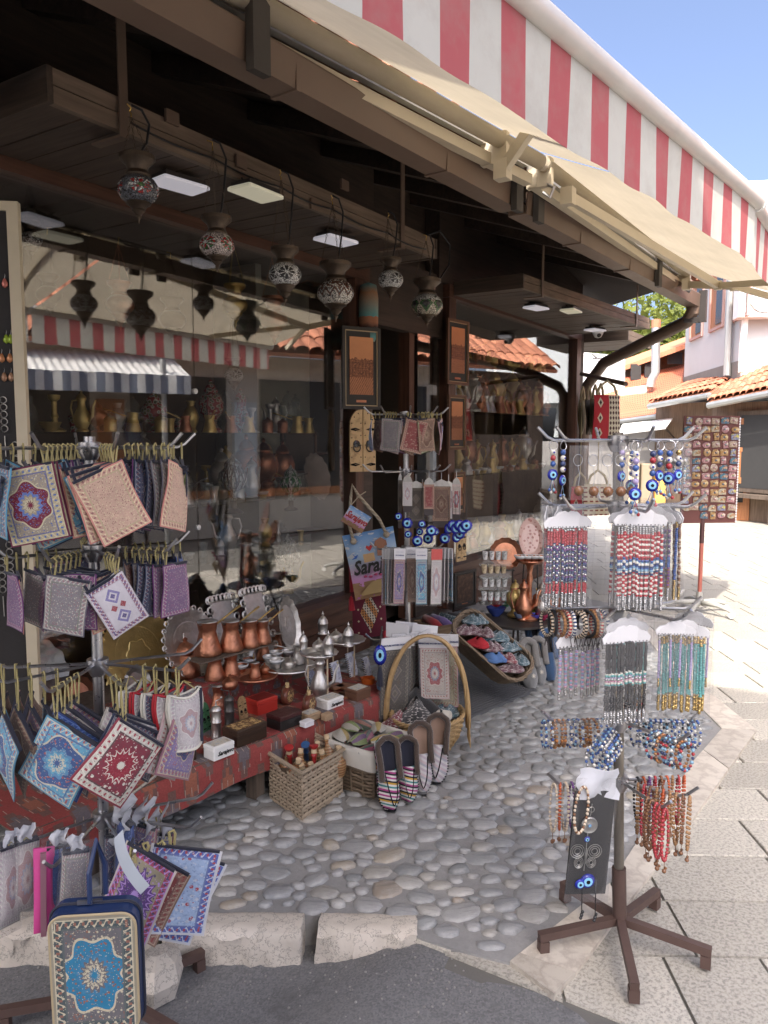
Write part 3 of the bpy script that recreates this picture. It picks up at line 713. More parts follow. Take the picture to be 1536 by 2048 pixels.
p = [D(1515,592,14.4), D(1496,598,14.5), D(1490,640,14.6), D(1485,700,14.6), D(1483,745,14.6)]; tag(ob('conduit', MB().tube(p, .06, 8), M_WHITE, smooth=True), 'white bent conduit pipe running down from the air conditioner', 'pipe')
h = thing('dark_eaved_house', 'house with dark wooden eaves behind the end of the awning', 'building', D(1560, 873, 17))
wob('wall', quadslab([D(1500,470,18), D(1700,470,18), D(1700,900,18), D(1500,900,18)], 3), M_PLAS, h)
wob('roof', quadslab([D(1498,455,16.5), D(1640,380,15.5), D(1640,330,19), D(1500,410,20)], .3), W_OLD, h)
W_SHOP = wood('wood_shop', (.13,.085,.055), (.29,.2,.135), .7, 'Z')
# --- row of low shops under the house
def shopfront(name, label, e0, e1, t0, t1, d0, d1, dt, nu, nv, wallm, tiles=True, ov=.5):
    E0, E1_ = D(*e0, d0), D(*e1, d1); T0, T1 = D(*t0, dt), D(*t1, dt)
    c = (E0+E1_)/2; h = thing(name, label, 'building', (c.x, c.y, 0))
    rf = wob('roof', quadslab([E0, E1_, T1, T0], .1, (0,0,1)), M_TILE, h)
    if tiles: tile_roof(E0+Vector((0,0,.02)), E1_+Vector((0,0,.02)), T1+Vector((0,0,.02)), T0+Vector((0,0,.02)), nu, nv, rf)
    bk = (T0+T1-E0-E1_); bk.z = 0; bk = bk.normalized()*ov
    a, b = E0+bk, E1_+bk; a.z = b.z = 0; far = bk.normalized()*3
    m = MB(); m.loft([[a, b, b+far, a+far], [Vector((q.x,q.y,min(E0.z,E1_.z)-.02)) for q in (a, b, b+far, a+far)]]); wob('wall', m, wallm, h)
    g0, g1_ = E0-bk*.14-Vector((0,0,.07)), E1_-bk*.14-Vector((0,0,.07)); wob('gutter', MB().tube([g0, g1_], .055, 8), M_ZINC, h)
    return h, a, b, bk.normalized()
hR, aR, bR, kR = shopfront('tiled_shop', 'brown wooden shop with orange barrel tile roof at the right edge', (1418,803), (1580,770), (1446,772), (1610,690), 13.0, 11.6, 15.5, 12, 6, W_SHOP)
hM, aM, bM, kM = shopfront('tiled_shop', 'tiled shop behind the magnet stand with an orange framed door', (1300,806), (1421,783), (1370,770), (1490,738), 15.2, 13.6, 17.5, 12, 5, W_SHOP)
hL, aL, bL, kL = shopfront('tiled_shop', 'long shop with a flat red tile roof left of the white house', (1150,850), (1345,822), (1170,772), (1372,728), 18.5, 15.6, 21, 1, 1, mat('shop_grey', (.3,.28,.25), .8), False)
def flat_tiles():
    u, v, w = sep(coord('UV')); x = u*46; y = v*22; row = y.fl(); fx = (x+row*.5).fr(); fy = y.fr()
    dot = ((fx-.5).abs()*1.0).max((fy-.5).abs()) < .22
    return mix(dot, (.52,.17,.09), (.24,.07,.045)), fy
rf = [c for c in hL.children if c.name.startswith('roof')][0]; rf.data.materials.clear(); rf.data.materials.append(mat('flat_red_tile', fn=flat_tiles, rough=.8, bump=.4, var=.12, vs_=1.5))
me = rf.data; ul = me.uv_layers[0].data
for p_ in me.polygons:
    if len(p_.vertices) == 4 and p_.loop_total == 4:
        vs4 = [me.vertices[v].index for v in p_.vertices]
        for li, vi in zip(p_.loop_indices, vs4): ul[li].uv = {0:(0,0),1:(1,0),2:(1,1),3:(0,1)}[vi % 4]
# fronts: door, panes, bench
kk = (bM-aM).normalized()
p = at(1472, 1040, z=0)
t = thing('shop_door', 'orange wooden framed shop door standing open behind the magnet stand', 'door', p, (0, 0, math.atan2((bR-aR).y, (bR-aR).x)+.5))
Hd = 1.7
for x0, x1, z0_, z1_ in ((-.28,-.2,0,Hd),(.1,.2,0,Hd),(-.2,.1,0,.3),(-.2,.1,.62,.72),(-.2,.1,1.15,1.22),(-.2,.1,Hd-.1,Hd)): ob('rail', MB().box((x0,-.03,z0_),(x1,.03,z1_)), W_ORG, t)
ob('pane', MB().box((-.2,-.004,.3),(.1,.004,Hd-.1)), M_GLD, t)
ob('lattice', MB().box((-.02,-.02,.72),(.1,.0,1.15)), W_ORG, t)
p = at(1510, 1000, d=12.6); p.z = 0; t = thing('wooden_bench', 'dark plank bench along the brown shop at the right edge', 'bench', p, (0, 0, math.atan2((bR-aR).y, (bR-aR).x)))
ob('seat', MB().box((-.55,-.2,.40),(1.2,.15,.46)), W_OLD, t)
for x in (-.45,.4,1.1): ob('leg', MB().box((x-.05,-.12,0),(x+.05,.1,.4)), W_OLD, t)
p = at(1530, 900, d=12.4); w = wob('shop_window', MB().cbox((p.x+.1,p.y+.1,1.15), (.7,.05,1.2), rz(math.atan2((bR-aR).y, (bR-aR).x))), M_GLD, hR); ob('frame', MB().cbox((p.x+.12,p.y+.12,1.15), (.84,.05,1.34), rz(math.atan2((bR-aR).y, (bR-aR).x))), W_OLD, w)
# left low shop front under a white blind
t = thing('shop_blind', 'white sloping shop blind beyond the bead rack', 'awning', D(1290,850,14)); wob('sheet', quadslab([D(1236,868,14.6), D(1330,856,13.6), D(1345,836,15), D(1245,848,16.5)], .02), mat('blind_white', (.7,.7,.68), .7), t)
wob('strut', MB().tube([D(1330,856,13.7), D(1352,880,15)], .02, 6), M_BLACK, t)
for i, (px, c, lb) in enumerate(((1262,(.5,.42,.3),'pale display board'),(1288,(.25,.2,.14),'brown display crate'),(1316,(.75,.45,.1),'yellow display box'))):
    p = at(px, 1000, d=14.5); p.z = 0; tag(ob('display_stand', MB().bbox((-.16,-.1,0),(.16,.1,1.1-.2*i),.02), mat('disp%d' % i, c, .7), None, p, (0,0,.5)), lb+' in front of the far shop under the blind', 'stand')
# white wall, shack, chimney, trees, hill
h = thing('white_annex', 'bright white annex wall beyond the shop corner', 'building', D(1215,873,20)); wob('wall', quadslab([D(1120,800,19), D(1250,800,20), D(1250,712,20), D(1120,700,19)], 2), M_PLAS, h)
h = thing('wooden_shack', 'old timber attic with a tiled roof behind the steel flue', 'building', D(1310,873,22)); wob('wall', quadslab([D(1245,800,22), D(1372,800,21), D(1372,690,21), D(1245,735,22)], 2), wood('wood_shack', (.2,.11,.06), (.34,.2,.12), .8, 'Z'), h)
for a, b, c, e in ((1335,1365,705,728),(1262,1282,728,760),(1290,1302,720,755)): wob('window', quadslab([D(a,e,20.6), D(b,e,20.6), D(b,c,20.6), D(a,c,20.6)], .05), M_GLD, h)
wob('roof', quadslab([D(1238,735,20.8), D(1375,686,20), D(1375,672,23), D(1240,722,24)], .12), M_TILE, h)
t = thing('steel_flue', 'round steel flue pipe rising behind the red tile roof', 'chimney', D(1305,765,18.5)); wob('pipe', MB().tube([D(1300,775,18.5), D(1303,760,18.5), D(1311,745,18.5), D(1312,655,18.5)], .10, 12), M_ZINC, t, True); wob('cap', MB().tube([D(1312,656,18.5), D(1312.5,640,18.5)], .11, 12), mat('rust', (.4,.16,.09), .8), t)
tag(ob('green_roof', quadslab([D(1235,790,19), D(1295,785,18.6), D(1292,770,19.5), D(1238,778,20)], .1), mat('pale_green', (.45,.55,.42), .7)), 'pale green flat roof below the steel flue', 'roof')
# trees
def leafmat():
    def f():
        r = noise(coord('Object'), 1.3, 2); return mix(r, (.05,.09,.015), (.24,.26,.04))
    return mat('leaf', fn=f, rough=.6, var=.2, vs_=3, trans=.4)
def tree(p, H, rad, lbl, seed):
    rr = random.Random(seed); t = thing('leafy_tree', lbl, 'tree', p)
    tk = MB().tube([(0,0,0),(.1,0,H*.3),(0,.1,H*.6),(.05,0,H*.85)], [.22,.17,.11,.03], 8)
    cl = []
    for i in range(16):
        a = rr.uniform(0, 2*PI); q = Vector((math.cos(a)*rad*rr.uniform(.3,1), math.sin(a)*rad*rr.uniform(.3,1), H*rr.uniform(.45,1))); cl.append(q); tk.tube([(0,.05,H*.4), q*.6+Vector((0,0,H*.2)), q], [.07,.04,.012], 5)
    ob('trunk', tk, mat('bark', (.11,.08,.055), .9), t, smooth=True)
    m = MB()
    for q in cl:
        for _ in range(420):
            c = q+Vector((rr.gauss(0,1), rr.gauss(0,1), rr.gauss(0,.8)))*rad*.27; s = rr.uniform(.09,.19); u = Vector((rr.gauss(0,1), rr.gauss(0,1), rr.gauss(0,1))).normalized(); w = u.orthogonal().normalized()
            n = len(m.v); m.v += [c-u*s, c+w*s*.45, c+u*s, c-w*s*.45]; m.face((n,n+1,n+2,n+3))
    cr = ob('crown', m, leafmat(), t); cr['kind'] = 'stuff'
for i, (px, py, d, H, rad, lb) in enumerate(((1335,640,27,6.2,2.6,'sunlit green tree behind the steel flue'),(1270,690,29,5.2,2.4,'green tree above the timber attic'),(1390,600,30,7,2.8,'green tree behind the white house'),(1205,700,33,5.5,2.6,'green tree far behind the shop corner'))):
    p = at(px, 873, d=d); p.z = -.2; tree(p, H, rad, lb, i+1)
# ================================================================ PATTERNED CLOTHS
def carpet(name, edge, border, field, medal, acc, n=6, asp=1.4, dens=26, style=0, metal=0.):
    """woven carpet pattern on UV: edge, border band with motifs, field of small florals, lobed medallion"""
    def f():
        u, v, w = sep(coord('UV')); x = (u-.5)*1.; y = (v-.5)*asp
        d = (.5-x.abs()).min((.5*asp)-y.abs())
        r = (x*x+y*y/(asp*asp)*1.25); r = X.m('SQRT', r)*(rnd()*.5+.85); th = X.m('ARCTAN2', y, x)
        P = comb(x, y, 0)
        vo = voro(P, dens); vc = sep(voro(P, dens, out=1))[0]; fl = noise(P, dens*1.6, 3, .7)
        c = mix((vo < .32), field, mix(vc > .55, acc[0], acc[1])); c = mix((fl-.5)*3.2, c, acc[2])
        if style == 0:
            rr = r+.035*(th*n).cos()
            c = mix(rr < .34, c, medal); c = mix((rr-.34).abs() < .012, c, acc[0])
            c = mix((rr < .3)*(vo < .3), c, acc[1]); r2 = r+.02*(th*(2*n)).cos()
            c = mix(r2 < .2, c, acc[3]); c = mix(r2 < .15, c, field); c = mix((r2 < .12)*(fl > .48), c, acc[0]); c = mix(r2 < .05, c, medal)
        elif style == 1:      # two diamonds
            q = (y.abs()-.28).abs()+x.abs(); c = mix(fl > .2, c, field); c = mix(q < .24, c, acc[0]); c = mix(q < .2, c, acc[3]); c = mix(q < .12, c, acc[0]); c = mix(q < .07, c, acc[1])
            q2 = (y.abs()+(x.abs()-.12).abs()); c = mix(q2 < .09, c, medal)
        elif style == 3:      # star flower
            rr = r*(1+.35*(th*n).cos().abs()); c = mix(rr < .4, c, medal); c = mix((rr-.33).abs() < .02, c, acc[0]); c = mix((rr-.2).abs() < .02, c, acc[1]); c = mix(rr < .09, c, acc[0])
        b = (.5*asp-y.abs()) < .15; b2 = d < .15
        ph = mix(b, comb(y, y, y), comb(x, x, x)); ph = sep(ph)[0]
        mo = ((ph*62).sin()*.035+.085-d).abs() < .016
        bc = mix(mo, border, acc[0]); dots = ((ph*62).cos() > .55)*((d-.085).abs() < .022); bc = mix(dots, bc, acc[1])
        c = mix(b2, c, bc); c = mix((d-.15).abs() < .012, c, acc[2]); c = mix((d-.035).abs() < .008, c, acc[0]); c = mix(d < .028, c, edge)
        sp = voro(P, dens*2.4); sc_ = sep(voro(P, dens*2.4, out=1))
        c = mix((sp < .3)*(sc_[0] > .35)*.75*(d > .03), c, mix(sc_[1] > .5, acc[0], mix(sc_[2] > .5, acc[2], field)))
        return c, fl+vo*.5
    return mat(name, fn=f, rough=.75, var=.22, vs_=40, bump=.35, sheen=.15)
GOLD=(.5,.42,.2); CRM=(.62,.56,.42); SIL=(.5,.5,.47)
def _al(k): return k
CP = {
 'maroon': carpet('cp_maroon', (.14,.015,.05), (.45,.40,.25), (.35,.30,.22), (.17,.01,.04), [(.6,.55,.36),(.1,.16,.4),(.13,.14,.3),(.12,.2,.5)], 6),
 'pink': carpet('cp_pink', (.62,.26,.22), (.56,.34,.26), (.60,.40,.31), (.6,.33,.28), [(.72,.62,.40),(.30,.13,.13),(.50,.42,.26),(.55,.3,.26)], 8, dens=30, style=2),
 'sky blue': carpet('cp_sky', (.10,.33,.50), (.10,.24,.38), (.12,.25,.36), (.05,.12,.25), [(.45,.42,.35),(.3,.12,.12),(.1,.14,.2),(.1,.3,.4)], 5, style=2, dens=16),
 'navy': carpet('cp_navy', (.02,.03,.07), (.05,.06,.12), (.07,.08,.14), (.03,.04,.1), [(.3,.3,.32),(.18,.08,.1),(.1,.1,.16),(.08,.12,.3)], 6),
 'green': carpet('cp_green', (.10,.15,.05), (.45,.45,.33), (.10,.13,.07), (.08,.11,.05), [(.5,.5,.4),(.2,.22,.12),(.09,.12,.06),(.12,.2,.1)], 5, dens=20),
 'purple': carpet('cp_purple', (.13,.03,.14), (.20,.08,.2), (.18,.10,.2), (.12,.03,.15), [(.42,.36,.34),(.3,.1,.2),(.15,.12,.2),(.2,.12,.35)], 6, style=2),
 'grey': carpet('cp_grey', (.13,.12,.15), (.25,.23,.24), (.22,.2,.22), (.16,.12,.16), [(.5,.47,.4),(.28,.14,.16),(.18,.2,.16),(.2,.22,.3)], 6, style=2, dens=22),
 'royal blue': carpet('cp_royal', (.025,.06,.22), (.03,.07,.25), (.04,.09,.3), (.03,.05,.2), [(.12,.2,.45),(.05,.1,.2),(.03,.06,.2),(.08,.15,.4)], 6, style=2),
 'white and plum': carpet('cp_plum', (.5,.47,.5), (.28,.13,.18), (.60,.57,.60), (.32,.06,.07), [(.62,.6,.62),(.12,.1,.25),(.5,.48,.52),(.22,.2,.4)], 4, 1.35, style=1),
 'red and white': carpet('cp_redwhite', (.24,.03,.05), (.50,.48,.42), (.20,.03,.05), (.26,.02,.04), [(.62,.6,.52),(.3,.04,.06),(.1,.06,.06),(.5,.48,.42)], 8, 1.1, 13, 3),
 'turquoise': carpet('cp_turq', (.09,.25,.36), (.14,.32,.46), (.13,.36,.50), (.05,.10,.25), [(.55,.52,.40),(.35,.1,.1),(.08,.15,.3),(.1,.25,.42)], 5, 1.3, 16),
 'violet': carpet('cp_violet', (.30,.15,.18), (.25,.17,.26), (.23,.18,.32), (.06,.08,.2), [(.5,.42,.30),(.35,.1,.12),(.16,.14,.3),(.12,.12,.32)], 7, 1.3),
 'silver grey': carpet('cp_silver', (.42,.40,.36), (.45,.44,.43), (.5,.47,.47), (.4,.28,.28), [(.6,.58,.55),(.4,.3,.35),(.45,.42,.42),(.35,.38,.45)], 6),
 'lilac sunburst': carpet('cp_lotus', (.55,.5,.45), (.35,.06,.12), (.28,.25,.17), (.10,.04,.2), [(.42,.27,.6),(.07,.06,.14),(.3,.27,.18),(.24,.08,.2)], 9, 1.35, 14, 3),
 'pale blue floral': carpet('cp_pale', (.6,.6,.62), (.10,.14,.42), (.36,.48,.68), (.38,.5,.7), [(.55,.6,.7),(.4,.08,.1),(.15,.2,.4),(.4,.5,.7)], 6, 1.4, 11, 2),
 'blue bag': carpet('cp_bag', (.3,.27,.2), (.06,.085,.09), (.14,.13,.14), (.02,.19,.34), [(.55,.5,.36),(.26,.11,.08),(.10,.12,.12),(.04,.2,.36)], 8, 1.5, 20),
 'brick red': carpet('cp_brick', (.24,.15,.11), (.28,.15,.12), (.22,.05,.05), (.2,.03,.04), [(.45,.34,.26),(.28,.06,.06),(.2,.1,.09),(.3,.1,.1)], 8, 1.5, 13, 2),
 'brown': carpet('cp_brown', (.17,.11,.08), (.2,.13,.1), (.16,.1,.08), (.12,.07,.05), [(.34,.26,.18),(.2,.07,.05),(.14,.09,.07),(.2,.13,.1)], 6, 1.5),
 'rose cream': carpet('cp_rose', (.5,.36,.36), (.48,.42,.38), (.45,.40,.36), (.32,.09,.1), [(.55,.5,.45),(.33,.1,.11),(.3,.28,.28),(.2,.24,.32)], 8, 1.7, 18),
 'olive cream': carpet('cp_olive', (.55,.32,.36), (.45,.40,.30), (.42,.38,.26), (.4,.3,.2), [(.3,.25,.16),(.35,.12,.1),(.3,.27,.2),(.3,.35,.3)], 6, 1.6, 15),
 'charcoal squares': carpet('cp_charc', (.06,.055,.05), (.09,.08,.07), (.08,.07,.06), (.1,.08,.06), [(.2,.17,.13),(.12,.1,.08),(.07,.06,.05),(.12,.1,.1)], 4, 1.6, 12, 1),
}
M_NAVY = mat('navy_cloth', (.012,.014,.03), .8, sheen=.2); M_GOLD = mat('gold_cord', (.42,.36,.16), .6, .1, .3, 300, bump=.5, bs=500)
M_SLV = glassy('plastic_sleeve', (.97,.97,.97), 1.32, .12, (.85,.86,.88), .035, wav=.5)
M_PAPER = mat('white_card', (.72,.72,.74), .55, var=.05)
M_TISS = mat('tissue_white', (.75,.77,.82), .35, var=.08, trans=.3)
def cushion(W, H, T, seed=0, nu=8, nv=8):
    """flat pouch hanging from its upper left corner region, local: x width, z down from 0, y thickness"""
    rr = random.Random(seed); b1, b2 = rr.uniform(-.1,.1), rr.uniform(-.12,.12); m = MB()
    def P(u, v, s):
        x = (u-.5)*W; z = -H*v; e = (1-(2*u-1)**4)*(1-(2*v-1)**4)
        bend = b1*W*math.sin(PI*v)+b2*W*(u-.5)*(v-.5)*2+.045*W*math.sin(5*v+3*u+seed)+.016*W*math.sin(13*u-9*v+2*seed)*math.sin(PI*v)
        return (x*(1-.03*math.sin(PI*v)), s*(T*.5*max(e,.12))+bend*.5, z)
    m.grid(lambda u, v: P(1-u, 1-v, 1), nu, nv); m.grid(lambda u, v: P(u, 1-v, -1), nu, nv)
    n0 = 0; k = (nu+1)*(nv+1)
    # rim
    rim = [(u/nu, 0) for u in range(nu)]+[(1, v/nv) for v in range(nv)]+[(1-u/nu, 1) for u in range(nu)]+[(0, 1-v/nv) for v in range(nv)]
    m.loft([[P(u, v, 1) for u, v in rim], [P(u, v, -1) for u, v in rim]], caps=False)
    for q in range(len(m.u)-len(rim), len(m.u)): m.u[q] = ((.01,.01),)*4
    return m
POUCH = {}
def pouch(W, H, T, seed, zipc, loop, matl, M, label, name='zip_pouch', group=None, cat='pouch', strapm=None, zipper=True):
    key = (W, H, T, seed)
    if key not in POUCH:
        zp = MB().beam((-W*.46,0,-.002),(W*.46,0,-.002), T*.5, .006); zp.cbox((-W*.40,0,.006),(.006,.004,.018))
        POUCH[key] = (cushion(W, H, T, seed).mesh('zip_pouch', 'all'), zp.mesh('zipper'))
    me, zp = POUCH[key]
    if len(me.materials) == 0: me.materials.append(matl)
    if len(zp.materials) == 0: zp.materials.append(M_NAVY)
    o = bpy.data.objects.new(name, me); COL.objects.link(o)
    o.material_slots[0].link = 'OBJECT'; o.material_slots[0].material = matl; o.matrix_world = M
    tag(o, label, cat, group)
    if zipper: ob('zipper', zp, M_NAVY, o)
    return o
def strap(o, M, top, corner, m=None, r=.0023):
    """cord loop from a world point on the arm to the pouch corner; child of the pouch"""
    Mi = M.inverted(); a = Mi @ Vector(top); c = Vector(corner); d = Vector((.008,0,0))
    a2 = a+Vector((0,0,.008))
    ob('strap', MB().tube([c-d*.3, a-d, a2, a+d, c+d*.3], r, 5), m or M_GOLD, o)
# ---------------------------------------------------------------- rotating wire racks
M_RUST = mat('painted_foot', (.10,.062,.052), .55, .2, .3, 12, bump=.2)
def rack(label, base, top, tiers, legL, footed=True, leg_az=0., polem=None, lean=(0, 0), nlegs=5):
    """tiers: (z, radius, [arm azimuths]) ; returns thing"""
    t = thing('wire_rack', label, 'display rack', base); zb = base[2]
    L = lambda z: Vector((lean[0]*(z-zb), lean[1]*(z-zb), z-zb))
    ob('pole', MB().tube([L(zb+.06), L(zb+.9), L(top)], .0135, 12), polem or M_STEEL, t, smooth=True)
    for k in range(nlegs):
        a = leg_az+2*PI*k/nlegs; d = Vector((math.cos(a), math.sin(a), 0))
        lg = ob('foot', MB().beam(d*.015+Vector((0,0,.068)), d*legL+Vector((0,0,.045)), .022, .022), M_RUST, t)
        ob('foot_end', MB().beam(d*(legL-.013)+Vector((0,0,.0)), d*(legL-.013)+Vector((0,0,.034)), .026, .026, (d.x, d.y, 0)), M_RUST, lg)
    ob('sleeve', MB().tube([(0,0,.06), L(zb+.22)], .019, 12), M_RUST, t, smooth=True)
    for z, R, azs in tiers:
        c = L(z); h = ob('hub', MB().tube([c-Vector((0,0,.03)), c-Vector((0,0,.012)), c+Vector((0,0,.012)), c+Vector((0,0,.014))], [.017,.026,.026,.016], 14), M_STEEL, t, smooth=True)
        for a in azs:
            d = Vector((math.cos(a), math.sin(a), 0)); rr = R[azs.index(a)] if isinstance(R, list) else R
            ob('arm', MB().tube([c+d*.02, c+d*rr*.5, c+d*(rr-.03), c+d*(rr-.012)+Vector((0,0,.008)), c+d*(rr+.014)+Vector((0,0,.034))], .0042, 6), M_STEEL, h, smooth=True)
    return t
FH = Vector((math.cos(HEAD), math.sin(HEAD), 0))
def AZ(deg):       # 0 = towards the viewer, +90 = picture right
    a = math.radians(deg); d = -FH*math.cos(a)+RT*math.sin(a); return math.atan2(d.y, d.x)
FACE = HEAD-PI/2   # yaw at which a panel's front (-y) faces the viewer
LOFF = 29
ARMN = {-75:'left', -35:'front left', 5:'front', 45:'front right', 85:'right', 180:'rear', -140:'rear left', 135:'rear right', -110:'far left', 110:'far right'}
# ================================================================ LEFT RACK: carpet pouches
LB = (1.183, 1.584, -.09); LEAN = (.004, .006)
LT = {'top': (1.374,.235,(-75,-35,5,45,85,180)), 'second': (1.128,.215,(-75,-35,5,45,85,180)), 'third': (.845,.24,(-110,-75,-35,5,45,85)), 'lowest': (.455,.26,(-75,-35,5,45,85,135))}
rack('tall wire rack hung with carpet pouches at the left', LB, 1.40, [(z, R, [AZ(a+LOFF) for a in az]) for z, R, az in LT.values()], .27, leg_az=AZ(62))
def arm_pouches(base, tier, z, a, items, W, H, T, rolls, drop=.03, who='left rack', lean=(0,0), zipc=True, yaw=18, strapm=None):
    az = AZ(a+(LOFF if who == 'left rack' else 0)); d = Vector((math.cos(az), math.sin(az), 0)); rr = random.Random(int(a*7+z*1000))
    c = Vector((base[0]+lean[0]*(z-base[2]), base[1]+lean[1]*(z-base[2]), z))
    for i, (r, col) in enumerate(items):
        p = c+d*r; rl = math.radians(rolls+rr.uniform(-9,9)); s = 1 if rolls >= 0 else -1
        f = rr.uniform(.93,1.05)
        Wi, Hi = W, H; nrm = az+PI/2+math.radians(rr.uniform(-yaw,yaw)*(1 if i else .5))
        cx = -W*.36*s
        M = tr(p+Vector((0,0,-drop))) @ rz(nrm) @ ry(rl) @ tr(-cx,0,0)
        lab = '%s pouch, %s from tip of %s arm, %s tier of %s' % (col, ORD[i], ARMN[a], tier, who)
        o = pouch(Wi, Hi, T, int(rr.random()*5), None, None, CP[col], M, lab, group='pouches on the '+who)
        strap(o, M, p+Vector((0,0,.002)), (cx,0,.0), strapm)
L_ = lambda *c, a=.215, s=.024: [(a-i*s, k) for i, k in enumerate(c)]
Z = LT['top'][0]
arm_pouches(LB,'top',Z,-75,L_('sky blue','navy','sky blue','navy','grey','sky blue',a=.225),.125,.155,.013,14)
arm_pouches(LB,'top',Z,-35,L_('maroon','maroon','turquoise','navy','purple','navy','grey',a=.20,s=.02),.135,.165,.014,-18,yaw=12)
arm_pouches(LB,'top',Z,5,L_('pink','pink','turquoise','pink','maroon',a=.215),.118,.155,.014,-16,yaw=14)
arm_pouches(LB,'top',Z,45,L_('pink','grey','grey','navy','navy','purple','navy',a=.215,s=.019),.12,.155,.013,12)
arm_pouches(LB,'top',Z,85,L_('navy','green','navy','navy','brick red','navy','navy',a=.215,s=.021),.12,.15,.013,-16)
arm_pouches(LB,'top',Z,180,L_('maroon','brick red','brown','navy',a=.18),.12,.16,.013,10)
Z = LT['second'][0]
arm_pouches(LB,'second',Z,-75,L_('purple','pink','grey','purple','grey','olive cream',a=.20,s=.022),.095,.125,.012,6)
arm_pouches(LB,'second',Z,-35,L_('grey','purple','grey','navy','purple','navy',a=.185,s=.022),.10,.125,.012,8)
arm_pouches(LB,'second',Z,5,L_('white and plum','white and plum','pink','navy',a=.20),.092,.125,.012,-20,yaw=16)
arm_pouches(LB,'second',Z,45,L_('purple','purple','navy','navy','grey','brick red',a=.195,s=.021),.10,.125,.012,6)
arm_pouches(LB,'second',Z,85,L_('royal blue','royal blue','navy','royal blue','navy','navy','navy',a=.205,s=.018),.10,.13,.012,5)
arm_pouches(LB,'second',Z,180,L_('brown','brown','maroon','navy',a=.16),.105,.16,.013,8)
Z = LT['third'][0]
arm_pouches(LB,'third',Z,-110,L_('brown','olive cream','brown',a=.22,s=.03),.15,.17,.02,34,.075)
arm_pouches(LB,'third',Z,-75,L_('turquoise','brown','violet','turquoise','grey',a=.22,s=.03),.14,.165,.018,30,.07)
arm_pouches(LB,'third',Z,-35,L_('turquoise','royal blue','grey','violet',a=.20,s=.032),.145,.165,.02,22,.065)
arm_pouches(LB,'third',Z,5,L_('red and white','navy','silver grey',a=.225,s=.04),.135,.16,.04,32,.075,yaw=8)
arm_pouches(LB,'third',Z,45,L_('violet','rose cream','turquoise','navy',a=.22,s=.03),.14,.165,.03,30,.08,yaw=10)
# saddle-shaped pencil cases on the right arm
def saddle(p, yaw, col, rim, label, k):
    m = MB(); t = thing('pencil_case', label, 'pencil case', p, (0, 0, yaw), 'pencil cases on the left rack')
    for s, nm in ((-1,'side_panel'),(1,'side_panel')):
        g = MB(); g.grid(lambda u, v: (.004*s+s*.028*math.sin(PI*u)*(.4+v*.6), (u-.5)*.085*(1+.12*math.sin(PI*v*2)), -.02-.135*v-.012*math.sin(PI*u)*(1-v)), 10, 8)
        ob(nm, g, CP[col], t, smooth='all')
        ob('piping', MB().tube([(s*(.004+.028*math.sin(PI*u)*(.4+v*.6)), (u-.5)*.087*(1+.12*math.sin(PI*v*2)), -.02-.135*v-.012*math.sin(PI*u)*(1-v)) for u, v in [(i/8,0) for i in range(9)]+[(1,i/8) for i in range(1,9)]+[(1-i/8,1) for i in range(1,9)]+[(0,1-i/8) for i in range(1,9)]], .0032, 5), rim, t)
    ob('zipper', MB().box((-.01,-.045,-.16),(.006,-.038,-.02)), M_NAVY, t); ob('strap', MB().tube([(0,-.03,-.02),(-.004,0,.004),(.004,0,.004),(0,.03,-.02)], .002, 4), M_GOLD, t)
az = AZ(75); d = Vector((math.cos(az), math.sin(az), 0)); M_REDP = mat('red_piping', (.42,.02,.03), .6); M_WHP = mat('cream_piping', (.62,.6,.52), .6)
for i, (r, col, rim, lb) in enumerate(((.235,'silver grey',M_WHP,'silver and lilac'),(.195,'silver grey',M_REDP,'red piped grey'),(.16,'navy',M_WHP,'dark blue'),(.125,'silver grey',M_REDP,'white and red'),(.09,'grey',M_WHP,'dark grey'))):
    saddle(Vector((LB[0],LB[1],.845))+d*r+Vector((0,0,-.03)), az+PI/2+1.15+.12*i, col, rim, '%s saddle shaped pencil case, %s from the right arm tip, left rack' % (lb, ORD[i]), i)
# lowest tier, placed by eye
def ppx(px, py, d, W, H, T, yaw, roll, col, label, name='zip_pouch', cx=None, seed=0, group='pouches on the left rack', cat='pouch', zipper=True, mt=None):
    M = tr(at(px, py, d=d)) @ rz(FACE+math.radians(yaw)) @ ry(math.radians(roll))
    return pouch(W, H, T, seed, None, None, mt or CP[col], M, label, name, group, cat, zipper=zipper), M
def to_arm(o, M, corner, tier_z=.455, base=LB, m=None, r=.0035):
    w = M @ Vector(corner); c = Vector((base[0], base[1], 0)); v = Vector((w.x, w.y, 0))-c; v = v*min(1, .26/max(v.length, .001))
    strap(o, M, (c.x+v.x, c.y+v.y, tier_z+.004), corner, m, r)
o, M = ppx(375, 1695, 1.80, .165, .215, .012, 12, 13, 'pale blue floral', 'pale blue floral pouch with a blue border on the lowest tier of the left rack'); to_arm(o, M, (-.06,0,0))
o, M = ppx(392, 1712, 1.86, .165, .215, .012, 20, 26, 'pale blue floral', 'pale blue floral pouch tucked behind its twin on the lowest tier'); to_arm(o, M, (-.06,0,0))
o, M = ppx(303, 1712, 1.70, .135, .215, .014, -14, 24, 'lilac sunburst', 'grey pouch with a lilac sunburst on the lowest tier of the left rack'); to_arm(o, M, (-.05,0,0))
o, M = ppx(330, 1722, 1.78, .14, .21, .014, -6, 27, 'brick red', 'red edged carpet pouch behind the lilac sunburst pouch'); to_arm(o, M, (-.05,0,0))
